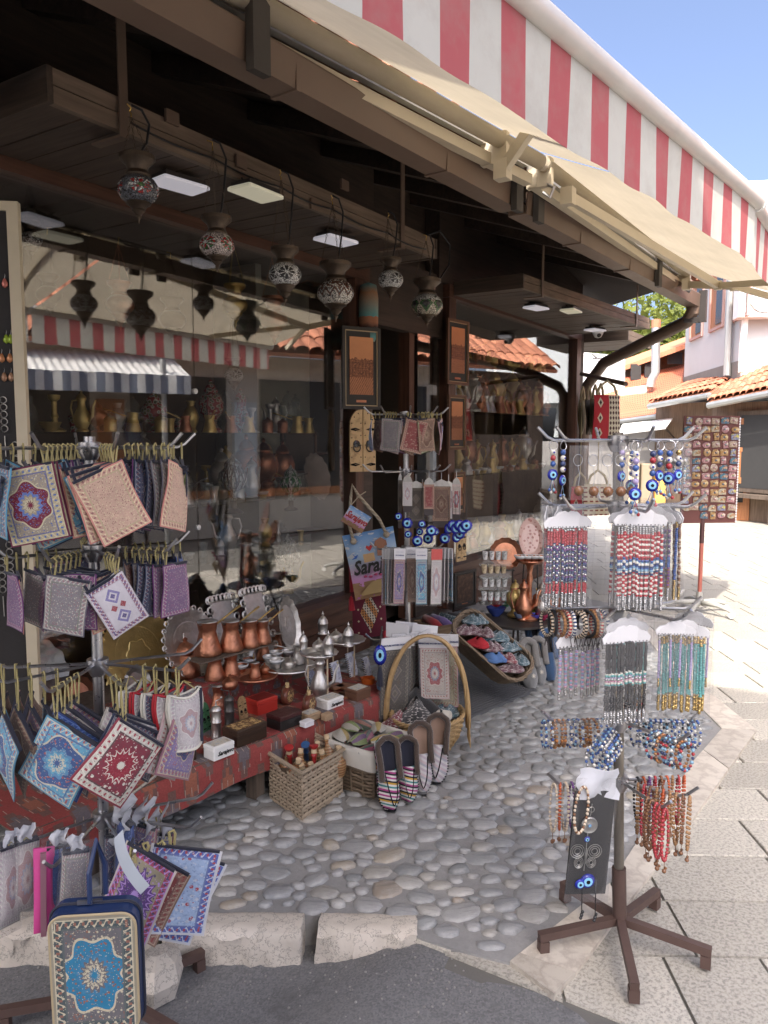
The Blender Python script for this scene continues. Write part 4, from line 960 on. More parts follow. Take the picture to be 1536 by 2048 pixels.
for i, (px, py, d, col, lb) in enumerate(((22,1690,1.78,'silver grey','pale silver'),(52,1680,1.80,'silver grey','light grey'),(118,1690,1.76,'royal blue','blue and gold'),(152,1700,1.72,'grey','dark grey gold'))):
    o, M = ppx(px, py, d, .06, .19-.02*i, .035, 55-10*i, 5, col, lb+' eyeglass case wrapped in clear plastic on the lowest tier', 'glasses_case', seed=i, cat='pouch', group='wrapped cases on the left rack'); to_arm(o, M, (0,0,0), r=.002)
    ob('plastic_wrap', cushion(.072, .23-.02*i, .045, i), M_SLV, o, (0,0,.02), smooth='all'); ob('tissue', MB().grid(lambda u, v: ((u-.5)*.032+.006*math.sin(7*v+i), .008*math.sin(9*u+5*v), .035-.045*v), 5, 5), M_TISS, o, smooth='all')
o, M = ppx(88, 1695, 1.74, .045, .20, .04, 20, 2, 'pink', 'bright pink zip case wrapped in plastic on the lowest tier', 'glasses_case', mt=mat('hot_pink', (.55,.06,.25), .5), group='wrapped cases on the left rack', zipper=False); to_arm(o, M, (0,0,0), r=.002)
ob('zipper', MB().box((-.006,-.028,-.195),(.006,-.02,-.0)), mat('pink_zip', (.4,.2,.25), .4, .4), o)
for i, (px, py, d) in enumerate(((250,1640,1.86),(290,1650,1.9),(318,1665,1.95),(240,1668,1.92))):
    o, M = ppx(px, py, d, .075, .16, .03, -40+20*i, 4, ('royal blue','violet','maroon','navy')[i], ('blue','violet','maroon','navy')[i]+' case in white tissue behind the pole on the lowest tier', 'glasses_case', seed=i, group='wrapped cases on the left rack'); to_arm(o, M, (0,0,0), r=.002)
    ob('tissue', MB().grid(lambda u, v: ((u-.5)*(.025+.03*v)+.008*math.sin(8*v+i), .02*math.sin(7*u+6*v+i), .065-.085*v+.01*math.sin(9*u)), 6, 6), M_TISS, o, smooth='all'); ob('plastic_wrap', cushion(.09, .18, .04, i), M_SLV, o, (0,0,.01), smooth='all')
# blue laptop-style bag
p = at(190, 1806, d=1.58); t = thing('carpet_bag', 'blue piped bag with a turquoise carpet medallion at the lower left corner', 'bag', p, (.03, 0, FACE+math.radians(6)))
def rrect(W, H, r, n=5):
    o = []
    for cx, cy, a0 in ((W/2-r,H/2-r,0),(-W/2+r,H/2-r,90),(-W/2+r,-H/2+r,180),(W/2-r,-H/2+r,270)):
        o += [(cx+r*math.cos(math.radians(a0+90*k/n)), cy+r*math.sin(math.radians(a0+90*k/n))) for k in range(n+1)]
    return o
BM = rx(PI/2) @ tr(0,-.14,0)
M_BAGB = mat('bag_blue', (.012,.03,.10), .45, var=.15, coat=.2)
ob('gusset', MB().prism(rrect(.178,.272,.03), -.028, .022, BM), M_BAGB, t); ob('front_panel', MB().prism(rrect(.166,.258,.026), .022, .028, BM), CP['blue bag'], t)
ob('piping', MB().tube([BM @ Vector((x, y, .026)) for x, y in rrect(.17,.263,.028)+rrect(.17,.263,.028)[:1]], .003, 6), mat('tan_piping', (.45,.36,.22), .5), t)
ob('zipper', MB().tube([BM @ Vector((x*1.02, y*1.02, -.004)) for x, y in rrect(.178,.272,.03)+rrect(.178,.272,.03)[:1]], .003, 5), M_NAVY, t); ob('zip_pull', MB().cbox((-.02,-.0,.003),(.03,.006,.008)).cbox((.0,.006,-.0),(.026,.006,.008)), M_STEEL, t)
ob('handle', MB().tube([(-.01,0,0),(-.012,.01,.06),(.0,.03,.12),(.012,.04,.06),(.014,.03,-.0)], .006, 6), M_BAGB, t); ob('shoulder_strap', MB().grid(lambda u, v: (.03+.02*u+.05*v*v, .05, .11-.13*v+.02*u), 2, 8), mat('pale_strap', (.5,.55,.6), .5), t)
m = MB().lathe([(.0,0),(.07,0),(.085,.05),(.07,.1),(.03,.12)], 7, scal=.06, sn=3); p = at(315, 1985, z=-.09)
tag(ob('weight_stone', m, m_lime(), None, p, (0,.1,.4)), 'rough grey stone weighing down the foot of the left rack', 'stone').scale = (1.1, .8, .95)
# ================================================================ CENTRE RACK
CB = (3.192, 1.879, 0); CTZ = (1.504, 1.235, .861, .416)
rack('slim wire rack of pouches and bookmarks by the entrance', CB, 1.52, [(CTZ[0], .19, [AZ(a) for a in (-75,-35,5,45,85)]), (CTZ[1], .2, [AZ(a) for a in (-75,-35,5,45,85)]), (CTZ[2], .17, [AZ(a) for a in (-75,-35,5,45,85)]), (CTZ[3], .2, [AZ(a) for a in (-75,-35,5,45,85)])], .2, leg_az=AZ(20), lean=(-.008,.012))
for a, cs, rl in ((-75,('pale blue floral','brown','brick red','grey','navy','maroon'),4),(-35,('grey','rose cream','navy','purple','brown'),6),(5,('brick red','brown','maroon','navy'),22),(45,('brown','green','maroon','grey','navy'),-10),(85,('violet','olive cream','brown','maroon','navy'),-14)):
    arm_pouches(CB,'top',CTZ[0],a,L_(*cs,a=.17,s=.021),.105,.15,.008,rl,.02,'centre rack',(-.008,.012),yaw=22)
M_EYEB = mat('eye_blue', (.008,.018,.30), .12, var=.1, coat=.5); M_EYEL = mat('eye_pale', (.25,.55,.75), .15); M_EYEW = mat('eye_white', (.75,.78,.8), .15); M_EYEK = mat('eye_black', (.01,.01,.012), .15); M_SILV = mat('old_silver', (.42,.41,.38), .35, .9, .3, 60, bump=.4, bs=150)
def eye(parent, c, r, ax='y'):
    T = tr(c) @ rx(PI/2); e = ob('glass_eye', MB().lathe([(.0,-.25*r),(.7*r,-.2*r),(r,0),(.7*r,.2*r),(.0,.25*r)], 14, T), M_EYEB, parent, smooth='all')
    for s in (1,-1):
        ob('iris', MB().lathe([(.58*r,.2*r),(.58*r,.24*r),(.3*r,.26*r),(0,.26*r)], 12, tr(c) @ rx(s*PI/2)), M_EYEL, e); ob('pupil', MB().lathe([(.26*r,.24*r),(.26*r,.275*r),(0,.28*r)], 10, tr(c) @ rx(s*PI/2)), M_EYEK, e)
    return e
M_CHAR = mat('dark_fringe', (.06,.05,.05), .8)
am = (('green and silver','silver grey'),('brown','charcoal squares'),('red','brick red'),('brown','brown'),('pale','rose cream'),('dark','charcoal squares'),('grey','grey'),('silver','silver grey'))
for i, (px, py, dd, W, H, n) in enumerate(((815,962,3.60,.045,.115,0),(832,975,3.63,.08,.16,1),(858,968,3.58,.048,.115,2),(883,972,3.63,.085,.165,3),(913,968,3.60,.04,.14,4),(800,960,3.68,.02,.2,5),(845,985,3.72,.06,.14,6),(897,975,3.7,.06,.15,7))):
    p = at(px, py-12, d=dd); lb, cp = am[n]; t = thing('wall_amulet', '%s woven amulet with blue glass eyes, %s from left on the centre rack' % (lb, ORD[i]), 'amulet', p, (0, 0, FACE+random.uniform(-.4,.4)), 'amulets on the centre rack')
    ob('cloth', MB().box((-W/2,-.003,-H-.03),(W/2,.003,-.03)), CP[cp], t); ob('metal_top', MB().prism([(-W/2,-.03),(W/2,-.03),(W*.35,-.01),(0,.004),(-W*.35,-.01)], -.004, .004, rx(PI/2)), M_SILV, t)
    ob('fringe', MB().box((-W*.45,-.002,-H-.06),(W*.45,.002,-H-.03)), M_CHAR, t); ob('hanger', MB().tube([(0,0,0),(0,0,.035)], .002, 4), M_STEEL, t)
    for k in range(2 if n not in (5,) else 0): eye(t, (.022*(k-.5)*2+.005*i-.02, -.006-.012*k, -H-.08-.03*k-.01*(i % 3)), .026 if k else .018)
for k in range(6):
    p = at(898+k*7, 1057-(k % 2)*6, d=3.6-.015*k); t = thing('eye_charm', 'dark blue glass eye charm, %s from left in the row below the pale amulet' % ORD[k], 'charm', p, (0,0,FACE+.5-.12*k), 'eye charms on the centre rack'); eye(t, (0,0,0), .027); ob('cord', MB().tube([(0,0,.02),(0,.01,.16)], .0015, 4), M_CHAR, t)
def text_mesh(s, size, shear=0., bold=0., align='CENTER'):
    cu = bpy.data.curves.new('t', 'FONT'); cu.body = s; cu.size = size; cu.shear = shear; cu.offset = bold; cu.align_x = align; cu.align_y = 'CENTER'; cu.resolution_u = 2; cu.extrude = .0006
    o = bpy.data.objects.new('t', cu); COL.objects.link(o); me = bpy.data.meshes.new_from_object(o.evaluated_get(bpy.context.evaluated_depsgraph_get())); bpy.data.objects.remove(o); bpy.data.curves.remove(cu); return me
M_INK = mat('ink_blue', (.03,.05,.16), .6); M_INKK = mat('ink_black', (.015,.014,.014), .6)
T_BOOK = text_mesh('BOOKMARK', .0125, 0, .0003); T_BOOK2 = text_mesh('MINIATURE WOVEN BOOKMARK', .0115, 0, .0004); T_SOUV = text_mesh('Souvenir from Sarajevo', .005)
bk = ('violet','brown','turquoise','grey','silver grey','navy','rose cream','brown','purple')
def bookmark(px, py, dd, yaw, col, label, W=.052, H=.205, hd=.05, big=False, red=False):
    p = at(px, py, d=dd); t = thing('bookmark', label, 'bookmark', p, (0, random.uniform(-.03,.03), FACE+math.radians(yaw)), 'bookmarks on the centre rack')
    ob('header_card', MB().box((-W/2,-.0015,-hd),(W/2,.0015,0)), mat('red_card', (.55,.05,.04), .5) if red else M_PAPER, t)
    ob('woven_strip', MB().box((-W*.46,-.002,-H-hd),(W*.46,.002,-hd)), CP[col], t); ob('sleeve', MB().box((-W*.52,-.0045,-H-hd-.008),(W*.52,.0045,.002)), M_SLV, t)
    if abs(yaw) < 40 and not red:
        ob('lettering', T_BOOK2 if big else T_BOOK, M_INK, t, (0,-.0052,-hd*.62), (PI/2,0,0)).scale = ((W/.17,)*3 if big else (W/.092,)*3)
        if not big: ob('lettering', T_SOUV, M_INK, t, (0,-.0052,-hd*.3), (PI/2,0,0)).scale = (W/.075,)*3
n = 0
for px, py, dd, yaw, col, red in ((800,1097,3.50,4,'violet',0),(823,1095,3.53,-6,'brown',0),(843,1097,3.47,2,'turquoise',0),(874,1098,3.5,12,'silver grey',1)):
    n += 1; bookmark(px, py, dd, yaw, col, '%s woven bookmark facing the street on the third tier of the centre rack' % ('dull violet','brown','sky blue medallion','red headed cream')[n-1], red=red)
for k in range(9): bookmark(767+k*3.4, 1096, 3.62-.008*k, 78-k*3, bk[k], 'edge-on bookmark, %s from the left side of the third tier' % ORD[k], .05, .21)
for k in range(7): bookmark(857+k*7-(20 if k < 2 else 0), 1096, 3.56+.012*k, -72+k*2, bk[-k-1], 'edge-on bookmark, %s right of the sky blue bookmark' % ORD[k], .05, .2)
for k, (px, py, dd, yaw, col, W, H, lb) in enumerate(((792,1275,3.45,24,'charcoal squares',.15,.30,'charcoal squared'),(800,1272,3.52,26,'charcoal squares',.15,.30,'charcoal bordered'),(868,1272,3.47,-10,'rose cream',.14,.235,'rose and cream'),(886,1268,3.52,-14,'olive cream',.14,.285,'olive and cream'),(812,1266,3.6,20,'grey',.14,.3,'grey'),(850,1262,3.62,60,'navy',.13,.29,'navy'))):
    bookmark(px, py, dd, yaw, col, lb+' woven bookmark mat in a plastic sleeve on the lowest tier', W, H, .055, True)
for k, (px, py, dd) in enumerate(((795,1255,3.62),(850,1258,3.66),(812,1252,3.7))):
    tag(ob('header_card', MB().box((-.06,-.002,-.05),(.06,.002,.02)), M_PAPER, None, at(px, py, d=dd), (0,.1*k,FACE+.5*(k-1))), 'blank white back of a bookmark card, %s from front on the lowest tier' % ORD[k], 'card', 'card backs')
p = at(760, 1310, d=3.42); t = thing('blue_eye_tassel', 'oval blue glass amulet with a dark tassel beside the bookmark mats', 'amulet', p, (0,0,FACE)); eye(t, (0,0,0), .03).scale = (1,1,1.6); ob('tassel', MB().lathe([(.004,.0),(.012,-.03),(.016,-.09),(.0,-.092)], 8, tr(0,0,-.05)), M_NAVY, t); ob('cord', MB().tube([(0,0,.04),(.01,.0,.13)], .004, 5), M_CHAR, t)
# ================================================================ MOSAIC LANTERNS
M_BRZ = mat('dark_bronze', (.10,.075,.055), (.35,.55), .75, .3, 40, bump=.5, bs=120)
M_CORD = mat('black_cord', (.012,.012,.014), .5)
def mosaic(name, base, c1, c2, c3, n=8, mode=0):
    def f():
        u, v, w = sep(coord('UV')); a = u*n; fx = (a.fr()-.5); y = (v-.5)*2.6
        P = comb(u*46, v*16, 0); e = voro(P, 1., 'DISTANCE_TO_EDGE'); cc = sep(voro(P, 1., out=1)); k = cc[0]
        r = X.m('SQRT', fx*fx*3.2+y*y*.9); th = X.m('ARCTAN2', y, fx*1.8)
        pet = (th*4).cos().abs()
        c = mix(k, base, tuple(min(1, q*1.35+.05) for q in base)); band = y.abs() < .9
        if mode == 0: c = mix((r < .72)*(pet > .45), c, mix(k > .5, c1, c2)); c = mix(r < .2, c, c3)
        elif mode == 1: z = ((a*2).fr()-.5).abs()*1.4+y*.9; c = mix((z > .1)*(z < .45), c, c1); c = mix((z > .45)*(z < .62), c, c2); c = mix(z > .62, c, mix(k > .5, c3, base))
        else: z = ((a*1).fr()-.5).abs()*1.8; q = (z-y.abs()*.9); c = mix((q > .0), c, c1); c = mix(q > .35, c, c2); c = mix(v > .68, c, c3)
        c = mix(e < .075, c, (.02,.02,.02)); return c, (e*6).min(1)
    return mat(name, fn=f, rough=.12, var=.1, vs_=60, bump=.5, coat=.4)
RD=(.42,.02,.02); GR=(.05,.16,.04); WT=(.66,.68,.66); BK=(.03,.03,.03); BR=(.13,.05,.03); GY=(.3,.31,.3)
MOS = [mosaic('mos_a', (.09,.10,.12), WT, RD, GR, 4, 0), mosaic('mos_b', (.5,.43,.40), RD, GR, WT, 4, 0), mosaic('mos_c', (.62,.63,.62), BK, BK, WT, 5, 0), mosaic('mos_d', (.55,.53,.48), BR, WT, BR, 6, 1), mosaic('mos_e', (.55,.56,.55), BK, GY, WT, 4, 0), mosaic('mos_f', (.45,.40,.30), GR, BK, WT, 7, 2)]
def lantern(hook, crown, globe, gw, bot, mt, label, group, Y=2.15, name='mosaic_lantern', cord=True, bronze=None):
    H = at(*hook, Y=Y); g = at(*globe, Y=Y); b = at(*bot, Y=Y); d = (g-CAM).dot(FW); R = gw/2/1540*d; bz = bronze or M_BRZ
    t = thing(name, label, 'lantern', g, (0, 0, random.uniform(0, 6)), group); L = (g.z-b.z)
    ob('globe', MB().lathe([(R*.55,-R*.62),(R*.8,-R*.45),(R*.97,-R*.18),(R,0),(R*.97,R*.2),(R*.8,R*.46),(R*.56,R*.64)], 26), mt, t, smooth='all')
    f = L/(2.1*R)
    ob('finial', MB().lathe([(R*.58,-R*.6),(R*.6,-R*.68),(R*.5,-R*.95*f),(R*.3,-R*1.2*f),(R*.33,-R*1.28*f),(R*.2,-R*1.45*f),(R*.1,-R*1.6*f),(R*.14,-R*1.68*f),(R*.05,-R*1.85*f),(.001,-R*2.1*f)], 16), bz, t, smooth=True)
    zc = R*.62; ob('crown', MB().lathe([(R*.56,zc),(R*.6,zc+R*.08),(R*.48,zc+R*.28),(R*.55,zc+R*.5),(R*.8,zc+R*.72),(R*.86,zc+R*.78),(R*.86,zc+R*.98),(R*.8,zc+R*1.0),(R*.74,zc+R*.9),(R*.3,zc+R*.5)], 18), bz, t, smooth=True)
    ht = H-g; Mi = Matrix.Rotation(-t.rotation_euler.z, 3, 'Z'); ht = Mi @ ht; top = Vector((ht.x, ht.y, ht.z-.02))
    for k in range(3):
        a = 2*PI*k/3; p0 = Vector((R*.8*math.cos(a), R*.8*math.sin(a), zc+R*.95)); m = MB(); n = max(6, int((top-p0).length/.014))
        for i in range(n):
            c = p0.lerp(top, (i+.5)/n); dd = (top-p0).normalized(); u = dd.orthogonal().normalized(); u = Matrix.Rotation(PI/2*(i % 2), 3, dd) @ u; w = (top-p0)/n*.62
            m.tube([c-w, c-w*.5+u*.0028, c+w*.5+u*.0028, c+w, c+w*.5-u*.0028, c-w*.5-u*.0028, c-w], .0009, 3, False)
        ob('chain', m, bz, t)
    ob('hook', MB().tube([top, top+Vector((0,0,.012)), top+Vector((.006,0,.02)), top+Vector((0,0,.03)), top+Vector((0,.02,.035))], .0022, 5), mat('brass', (.55,.36,.10), .3, .9), t)
    if cord:
        q = Mi @ Vector((.035,-.01,0)); ob('power_cord', MB().tube([(0,0,zc+R*.5), (q.x*.6,q.y*.6,zc+R*1.4), (q.x,q.y,(zc+ht.z)*.55), (q.x*1.3,q.y*1.3,ht.z*.9), (q.x*.6,q.y*.6,ht.z+.015), (ht.x*.9,ht.y*.9,ht.z+.02)], .0045, 6), M_CORD, t, smooth='all')
    return t
LG = 'mosaic lanterns hanging from the fascia'
for i, (hk, gl, gw, bt, lb) in enumerate(((((262,222)),(276,380),82,(285,450),'mosaic lantern with red and green flowers on dark glass, nearest hook at left'),((425,290),(434,491),70,(438,545),'mosaic lantern of pink and white glass with red star flowers'),((562,350),(570,550),66,(566,610),'white crackle mosaic lantern with black star flowers, third from left'),((665,400),(671,586),74,(672,645),'brown and white scalloped mosaic lantern in front of the window post'),((776,430),(781,560),52,(781,603),'small pale mosaic lantern with one dark star, beside the door'),((852,474),(854,611),64,(853,655),'wide green diamond mosaic lantern at the end of the fascia'))):
    lantern(hk, None, gl, gw, bt, MOS[i], lb, LG)
# loops of black cable along the fascia
for i, (x0, x1) in enumerate(((262,425),(425,562),(562,665),(665,776),(776,852))):
    y = lambda x: 232+(x-262)*.428; pts = [at(x0+(x1-x0)*k/8, y(x0+(x1-x0)*k/8)+14+6*math.sin(PI*k/8), Y=2.185) for k in range(9)]
    tag(ob('cable', MB().tube(pts, .004, 5), M_CORD, smooth='all'), 'black cable along the fascia between the %s and %s lanterns' % (ORD[i], ORD[i+1]), 'cable', 'fascia cables')
pts = [at(x, yy, Y=2.16) for x, yy in ((855,470),(880,462),(900,490),(898,530),(875,565),(858,575))]; tag(ob('cable', MB().tube(pts, .005, 6), M_CORD, smooth='all'), 'looped black cable hanging beside the green diamond lantern', 'cable')
# dark oil-lamp lanterns hung behind the pane
M_COP = mat('copper', fn=lambda: mix(noise(coord('Object'), 30, 3), (.33,.135,.08), (.58,.28,.175)), rough=(.3,.5), metal=1., var=.28, vs_=30, bump=.7, bs=110)
M_BRASS = mat('yellow_brass', (.70,.53,.22), (.35,.5), .9, .2, 30, bump=.35, bs=120)
M_PEW = mat('pewter', fn=lambda: mix(noise(coord('Object'), 40, 3), (.42,.41,.39), (.74,.72,.69)), rough=(.28,.48), metal=.95, var=.2, vs_=30, bump=.45, bs=160)
for i, (gl, gw, Y, mt, lb) in enumerate((((98,590),50,3.1,M_BRZ,'dark bronze lantern near the left edge behind the pane'),((240,610),56,3.2,M_COP,'copper lantern behind the pane below the pink mosaic lantern'),((345,640),54,3.3,M_BRZ,'dark bronze lantern hanging in the middle of the left window'),((470,610),50,3.25,M_BRASS,'brass lantern behind the pane left of the white crackle lantern'),((548,640),56,3.15,M_COP,'bright copper lantern behind the pane under the white crackle lantern'),((62,480),44,3.0,MOS[2],'pale mosaic lantern behind the pane at the far left'),((468,750),40,3.3,MOS[4],'small silver mosaic ball behind the pane'))):
    lantern((gl[0]-4, gl[1]-130), None, gl, gw, (gl[0]+2, gl[1]+gw*.95), mt, lb, 'lanterns behind the left pane', Y, 'oil_lantern', False, M_COP if mt is M_COP else M_BRASS if mt is M_BRASS else M_BRZ)
# ================================================================ RIGHT RACK: beads, charms, bracelets
RB = (2.05, .527, 0); RLEAN = (-.017, .027); RZ = (1.39, 1.22, .947, .638, .47)
A5 = (-80,-40,0,40,80,120,-120,180)
rack('tall wire rack of bead jewellery standing on the street slabs', RB, 1.41, [(RZ[0], .2, [AZ(a) for a in (-85,-60,5,75,100,180)]), (RZ[1], .2, [AZ(a) for a in (-85,-55,5,75,100,180)]), (RZ[2], .2, [AZ(a) for a in (-85,-30,35,85,110)]), (RZ[3], .2, [AZ(a) for a in (-85,-30,35,85,150)]), (RZ[4], .19, [AZ(a) for a in (-80,-50,20,55,95)])], .235, leg_az=AZ(-8), polem=mat('worn_pole', (.22,.2,.17), .4, .7, .25, 20), lean=RLEAN)
def RPt(z, a, r): az = AZ(a); return Vector((RB[0]+RLEAN[0]*z+math.cos(az)*r, RB[1]+RLEAN[1]*z+math.sin(az)*r, z))
BC = {}
def bead(c, rough=.12, metal=0.): 
    k = 'bead_%d_%d_%d' % tuple(int(q*255) for q in c); return mat(k, c, rough, metal, .1, 80, coat=.4)
B_ = {'red':(.38,.03,.04),'navy':(.03,.05,.14),'blue':(.04,.1,.32),'white':(.7,.68,.62),'purple':(.14,.05,.2),'brown':(.2,.09,.04),'amber':(.42,.16,.04),'orange':(.5,.1,.03),'black':(.015,.015,.017),'teal':(.1,.34,.33),'gold':(.5,.36,.14),'silver':(.45,.45,.45),'lilac':(.36,.3,.5),'pink':(.6,.3,.4),'cream':(.6,.5,.38),'sky':(.22,.4,.55),'tan':(.32,.17,.07)}
def strand_mesh(seq, L, r=.0043, tail=.0, loop=False):
    """seq = list of colour names, one per bead; returns mesh + mats"""
    cols = sorted(set(seq)); m = MB(); n = len(seq); rr = random.Random(len(seq)+int(L*1000))
    for i, c in enumerate(seq):
        m.cur = cols.index(c); z = -L*(i+.5)/n
        m.ball((rr.uniform(-.0006,.0006), rr.uniform(-.0006,.0006), z), r*rr.uniform(.85,1.15), 6, 4)
    me = m.mesh('bead_strand', 'all')
    for c in cols: me.materials.append(bead(B_[c], .18, .9 if c in ('silver','gold') else 0.))
    return me
def ring_mesh(seq, R, r, name='bead_ring', drop=1.35):
    cols = sorted(set(seq)); m = MB(); n = len(seq)
    for i, c in enumerate(seq):
        a = 2*PI*i/n; m.cur = cols.index(c); m.ball((math.sin(a)*R, 0, -R*drop+math.cos(a)*R*drop), r*random.uniform(.9,1.1), 6, 4)
    me = m.mesh(name, 'all')
    for c in cols: me.materials.append(bead(B_[c], .18, .9 if c in ('silver','gold') else 0.))
    return me
def seq(parts): return sum(([c]*k if isinstance(c, str) else [c[i % len(c)] for i in range(k)] for c, k in parts), [])
CARD = MB().prism([(-.062,-.03),(.062,-.03),(.066,-.012),(.055,.006),(.036,.012),(.025,.026),(.008,.03),(0,.024),(-.008,.03),(-.025,.026),(-.036,.012),(-.055,.006),(-.066,-.012)], -.0012, .0012, rx(PI/2)).mesh('header_card'); CARD.materials.append(M_PAPER)
HOLES = MB()
for i in range(12): HOLES.box((-.055+i*.01-.0015,-.0016,-.024),(-.055+i*.01+.0015,.0016,-.021))
HOLES = HOLES.mesh('punch_holes'); HOLES.materials.append(M_INKK)
SLV = cushion(.145, .265, .012, 1).mesh('plastic_sleeve', 'all'); SLV.materials.append(M_SLV)
def bead_card(p, yaw, sq, label, L=.2, n=15, w=1., sl=True, black=False):
    t = thing('bead_card', label, 'bracelet card', p, (0, 0, FACE+math.radians(yaw)), 'bead cards on the right rack'); t.scale = (w, w, w)
    ob('header_card', CARD, M_INKK if black else M_PAPER, t, (0,0,-.018)).scale = (1,1,.72); ob('punch_holes', HOLES, None, t, (0,0,-.015))
    me = strand_mesh(sq, L)
    for i in range(n): ob('bead_strand', me, None, t, (-.052+.104*i/(n-1), random.uniform(-.004,.003), -.04+random.uniform(-.006,.004)), (random.uniform(-.02,.02), random.uniform(-.02,.02), random.uniform(0,3)))
    if sl: ob('plastic_sleeve', SLV, None, t, (0,0,.016))
chain = [('silver', 10)]
S1 = seq([('silver',1),('red',8),(('navy','silver','purple','navy'),22),('red',6)]+[('silver',8)])
S2 = seq([('silver',4),(('red','red','white'),14),(('blue','sky','white','navy'),8),(('red','white','red'),12),('silver',8)])
S3 = seq([('silver',4),(('purple','navy','silver'),16),('blue',6),(('purple','brown'),12),('silver',8)])
S4 = seq([('black',16),(('white','teal','lilac','silver','pink'),7),('black',14),('silver',7)])
S5 = seq([('gold',4),('teal',30),('gold',10)]); S6 = seq([('gold',3),('blue',26),('gold',10)]); S7 = seq([('silver',4),('lilac',26),('gold',6)]); S8 = seq([('brown',6),(('brown','tan','cream'),26),('gold',6)]); S9 = seq([(('black','silver'),30),('silver',8)]); S10 = seq([('silver',3),(('lilac','pink','sky'),26),('silver',6)])
z2 = RZ[1]
bead_card(RPt(z2-.01,-62,.17), 12, S1, 'red and navy beads on a white cloud card, front left of the second tier', .2)
bead_card(RPt(z2-.01,-76,.15)+FH*.04, 25, S9, 'black and silver beads on a dark card tucked behind the red beads', .19, 8, .9, True, True)
bead_card(RPt(z2-.0,10,.12), -4, S2, 'red and white beads with a blue middle in clear plastic, centre of second tier', .21)
bead_card(RPt(z2-.0,14,.08), -10, S2, 'red and white beads in plastic hidden behind the front red and white card', .21, 9)
bead_card(RPt(z2-.0,66,.085), -50, S3, 'purple and navy beads in plastic, right side of the second tier', .2, 9)
bead_card(RPt(z2-.0,80,.11), -64, S6, 'bright blue beads with gold ends, right side of the second tier', .2, 6)
bead_card(RPt(z2-.0,88,.125), -70, S8, 'brown wooden beads at the right tip of the second tier', .2, 6)
bead_card(RPt(z2-.0,-84,.19), 72, seq([('red',10),('navy',6),('red',10),('silver',8)]), 'edge-on red and navy beads at the left tip of the second tier', .2, 7)
bead_card(RPt(z2-.0,-82,.16), 66, S9, 'edge-on dark beads second from the left tip', .2, 7)
z3 = RZ[2]
bead_card(RPt(z3-.01,-10,.17), 14, S4, 'black beads with pale charms on a white cloud card, front of the third tier', .2)
bead_card(RPt(z3-.01,0,.10)+FH*.02, 10, S5, 'teal bead strands behind the black beads on the third tier', .19, 6, .9)
bead_card(RPt(z3-.01,50,.17), -12, S5, 'teal and gold bead strands in plastic, front right of the third tier', .19)
bead_card(RPt(z3-.01,48,.19)-RT*.035, -6, S7, 'lilac bead strands at the left edge of the teal ones', .18, 4, .75)
bead_card(RPt(z3-.01,88,.2), -55, S7, 'pale lilac beads at the right tip of the third tier', .18, 5, .85)
bead_card(RPt(z3-.05,-70,.12), 20, S10, 'pale pink and blue beads in a loose plastic bag, left of the third tier', .12, 8, 1.1)
# evil-eye key rings
def m_glassbead(c): return bead(c, .08)
def keyring(p, yaw, label, s=1., mid=('white','red','blue','white'), big=True):
    t = thing('eye_keyring', label, 'key ring', p, (0, 0, FACE+math.radians(yaw)), 'eye key rings on the right rack'); t.scale = (s, s, s)
    ob('ring', MB().tube([(.012*math.sin(2*PI*k/14), .002*math.sin(2*PI*k/7), -.010+.012*math.cos(2*PI*k/14)) for k in range(15)], .0011, 5), M_STEEL, t)
    z = -.028
    for i, c in enumerate(mid):
        ob('bead', MB().ball((0,0,z), .0075, 8, 6), bead(B_[c], .1), t, smooth='all')
        if c == 'white': ob('bead_spot', MB().ball((0,-.006,z), .003, 6, 4), M_EYEB, t)
        z -= .0145
    R = .0145 if big else .012; e = eye(t, (0, 0, z-R*.9), R); e.data.transform(Matrix.Identity(4)); z -= R*1.9
    for i in range(4): ob('tassel', MB().tube([(0,0,z+.004), ((i-1.5)*.006, .004*(i % 2)-.002, z-.02-.006*(i % 2))], .0008, 3).ball(((i-1.5)*.006, .004*(i % 2)-.002, z-.024-.006*(i % 2)), .0045, 6, 4), bead(B_[('blue','white','sky','red')[i]], .12), t, smooth='all')
z1 = RZ[0]
for i, (a, r, yw, s, mid, lb) in enumerate(((-72,.19,10,1,('white','red','blue'),'with a red bead at the left tip'),(-70,.165,40,1,('blue','white','navy','white'),'second from the left tip'),(0,.15,0,1.12,('white','lilac','blue','white','lilac'),'large with lilac beads at the centre front'),(2,.11,-35,1.1,('blue','white','lilac','white'),'behind the large lilac beaded one'),(-12,.13,30,1,('lilac','white','blue'),'just left of the large lilac beaded one'),(28,.12,-10,1.1,('navy','red','white','blue'),'with a red bead right of centre'),(34,.13,25,1,('blue','white','navy'),'with all blue beads right of centre'),(58,.13,-30,1.1,('blue','white','red'),'third from right, turned sideways'),(64,.15,20,1,('gold','white','navy'),'with a gold bead near the right arm'))):
    keyring(RPt(z1,a,r)+Vector((0,0,-.002)), yw, 'blue eye key ring '+lb+', top tier', s, mid)
for k in range(5):
    p = RPt(z1,-50+k*12,.17-.012*k)+Vector((0,0,-.012)); t = thing('packed_keyring', 'key ring in a clear plastic packet, %s from left on the top tier' % ORD[k], 'packet', p, (0,0,FACE+math.radians(12-8*k)), 'packed key rings')
    ob('packet', cushion(.046, .135, .006, k), M_SLV, t, smooth='all'); ob('ring', MB().tube([(.012*math.sin(2*PI*j/14), 0, -.036+.014*math.cos(2*PI*j/14)) for j in range(15)], .0011, 5), M_STEEL, t); ob('charm', MB().ball((.004,0,-.112), .013, 8, 6), bead(B_['brown'], .3), t, smooth='all'); ob('chain', MB().tube([(0,0,-.05),(.006,0,-.075),(.002,0,-.1)], .001, 4), M_STEEL, t)
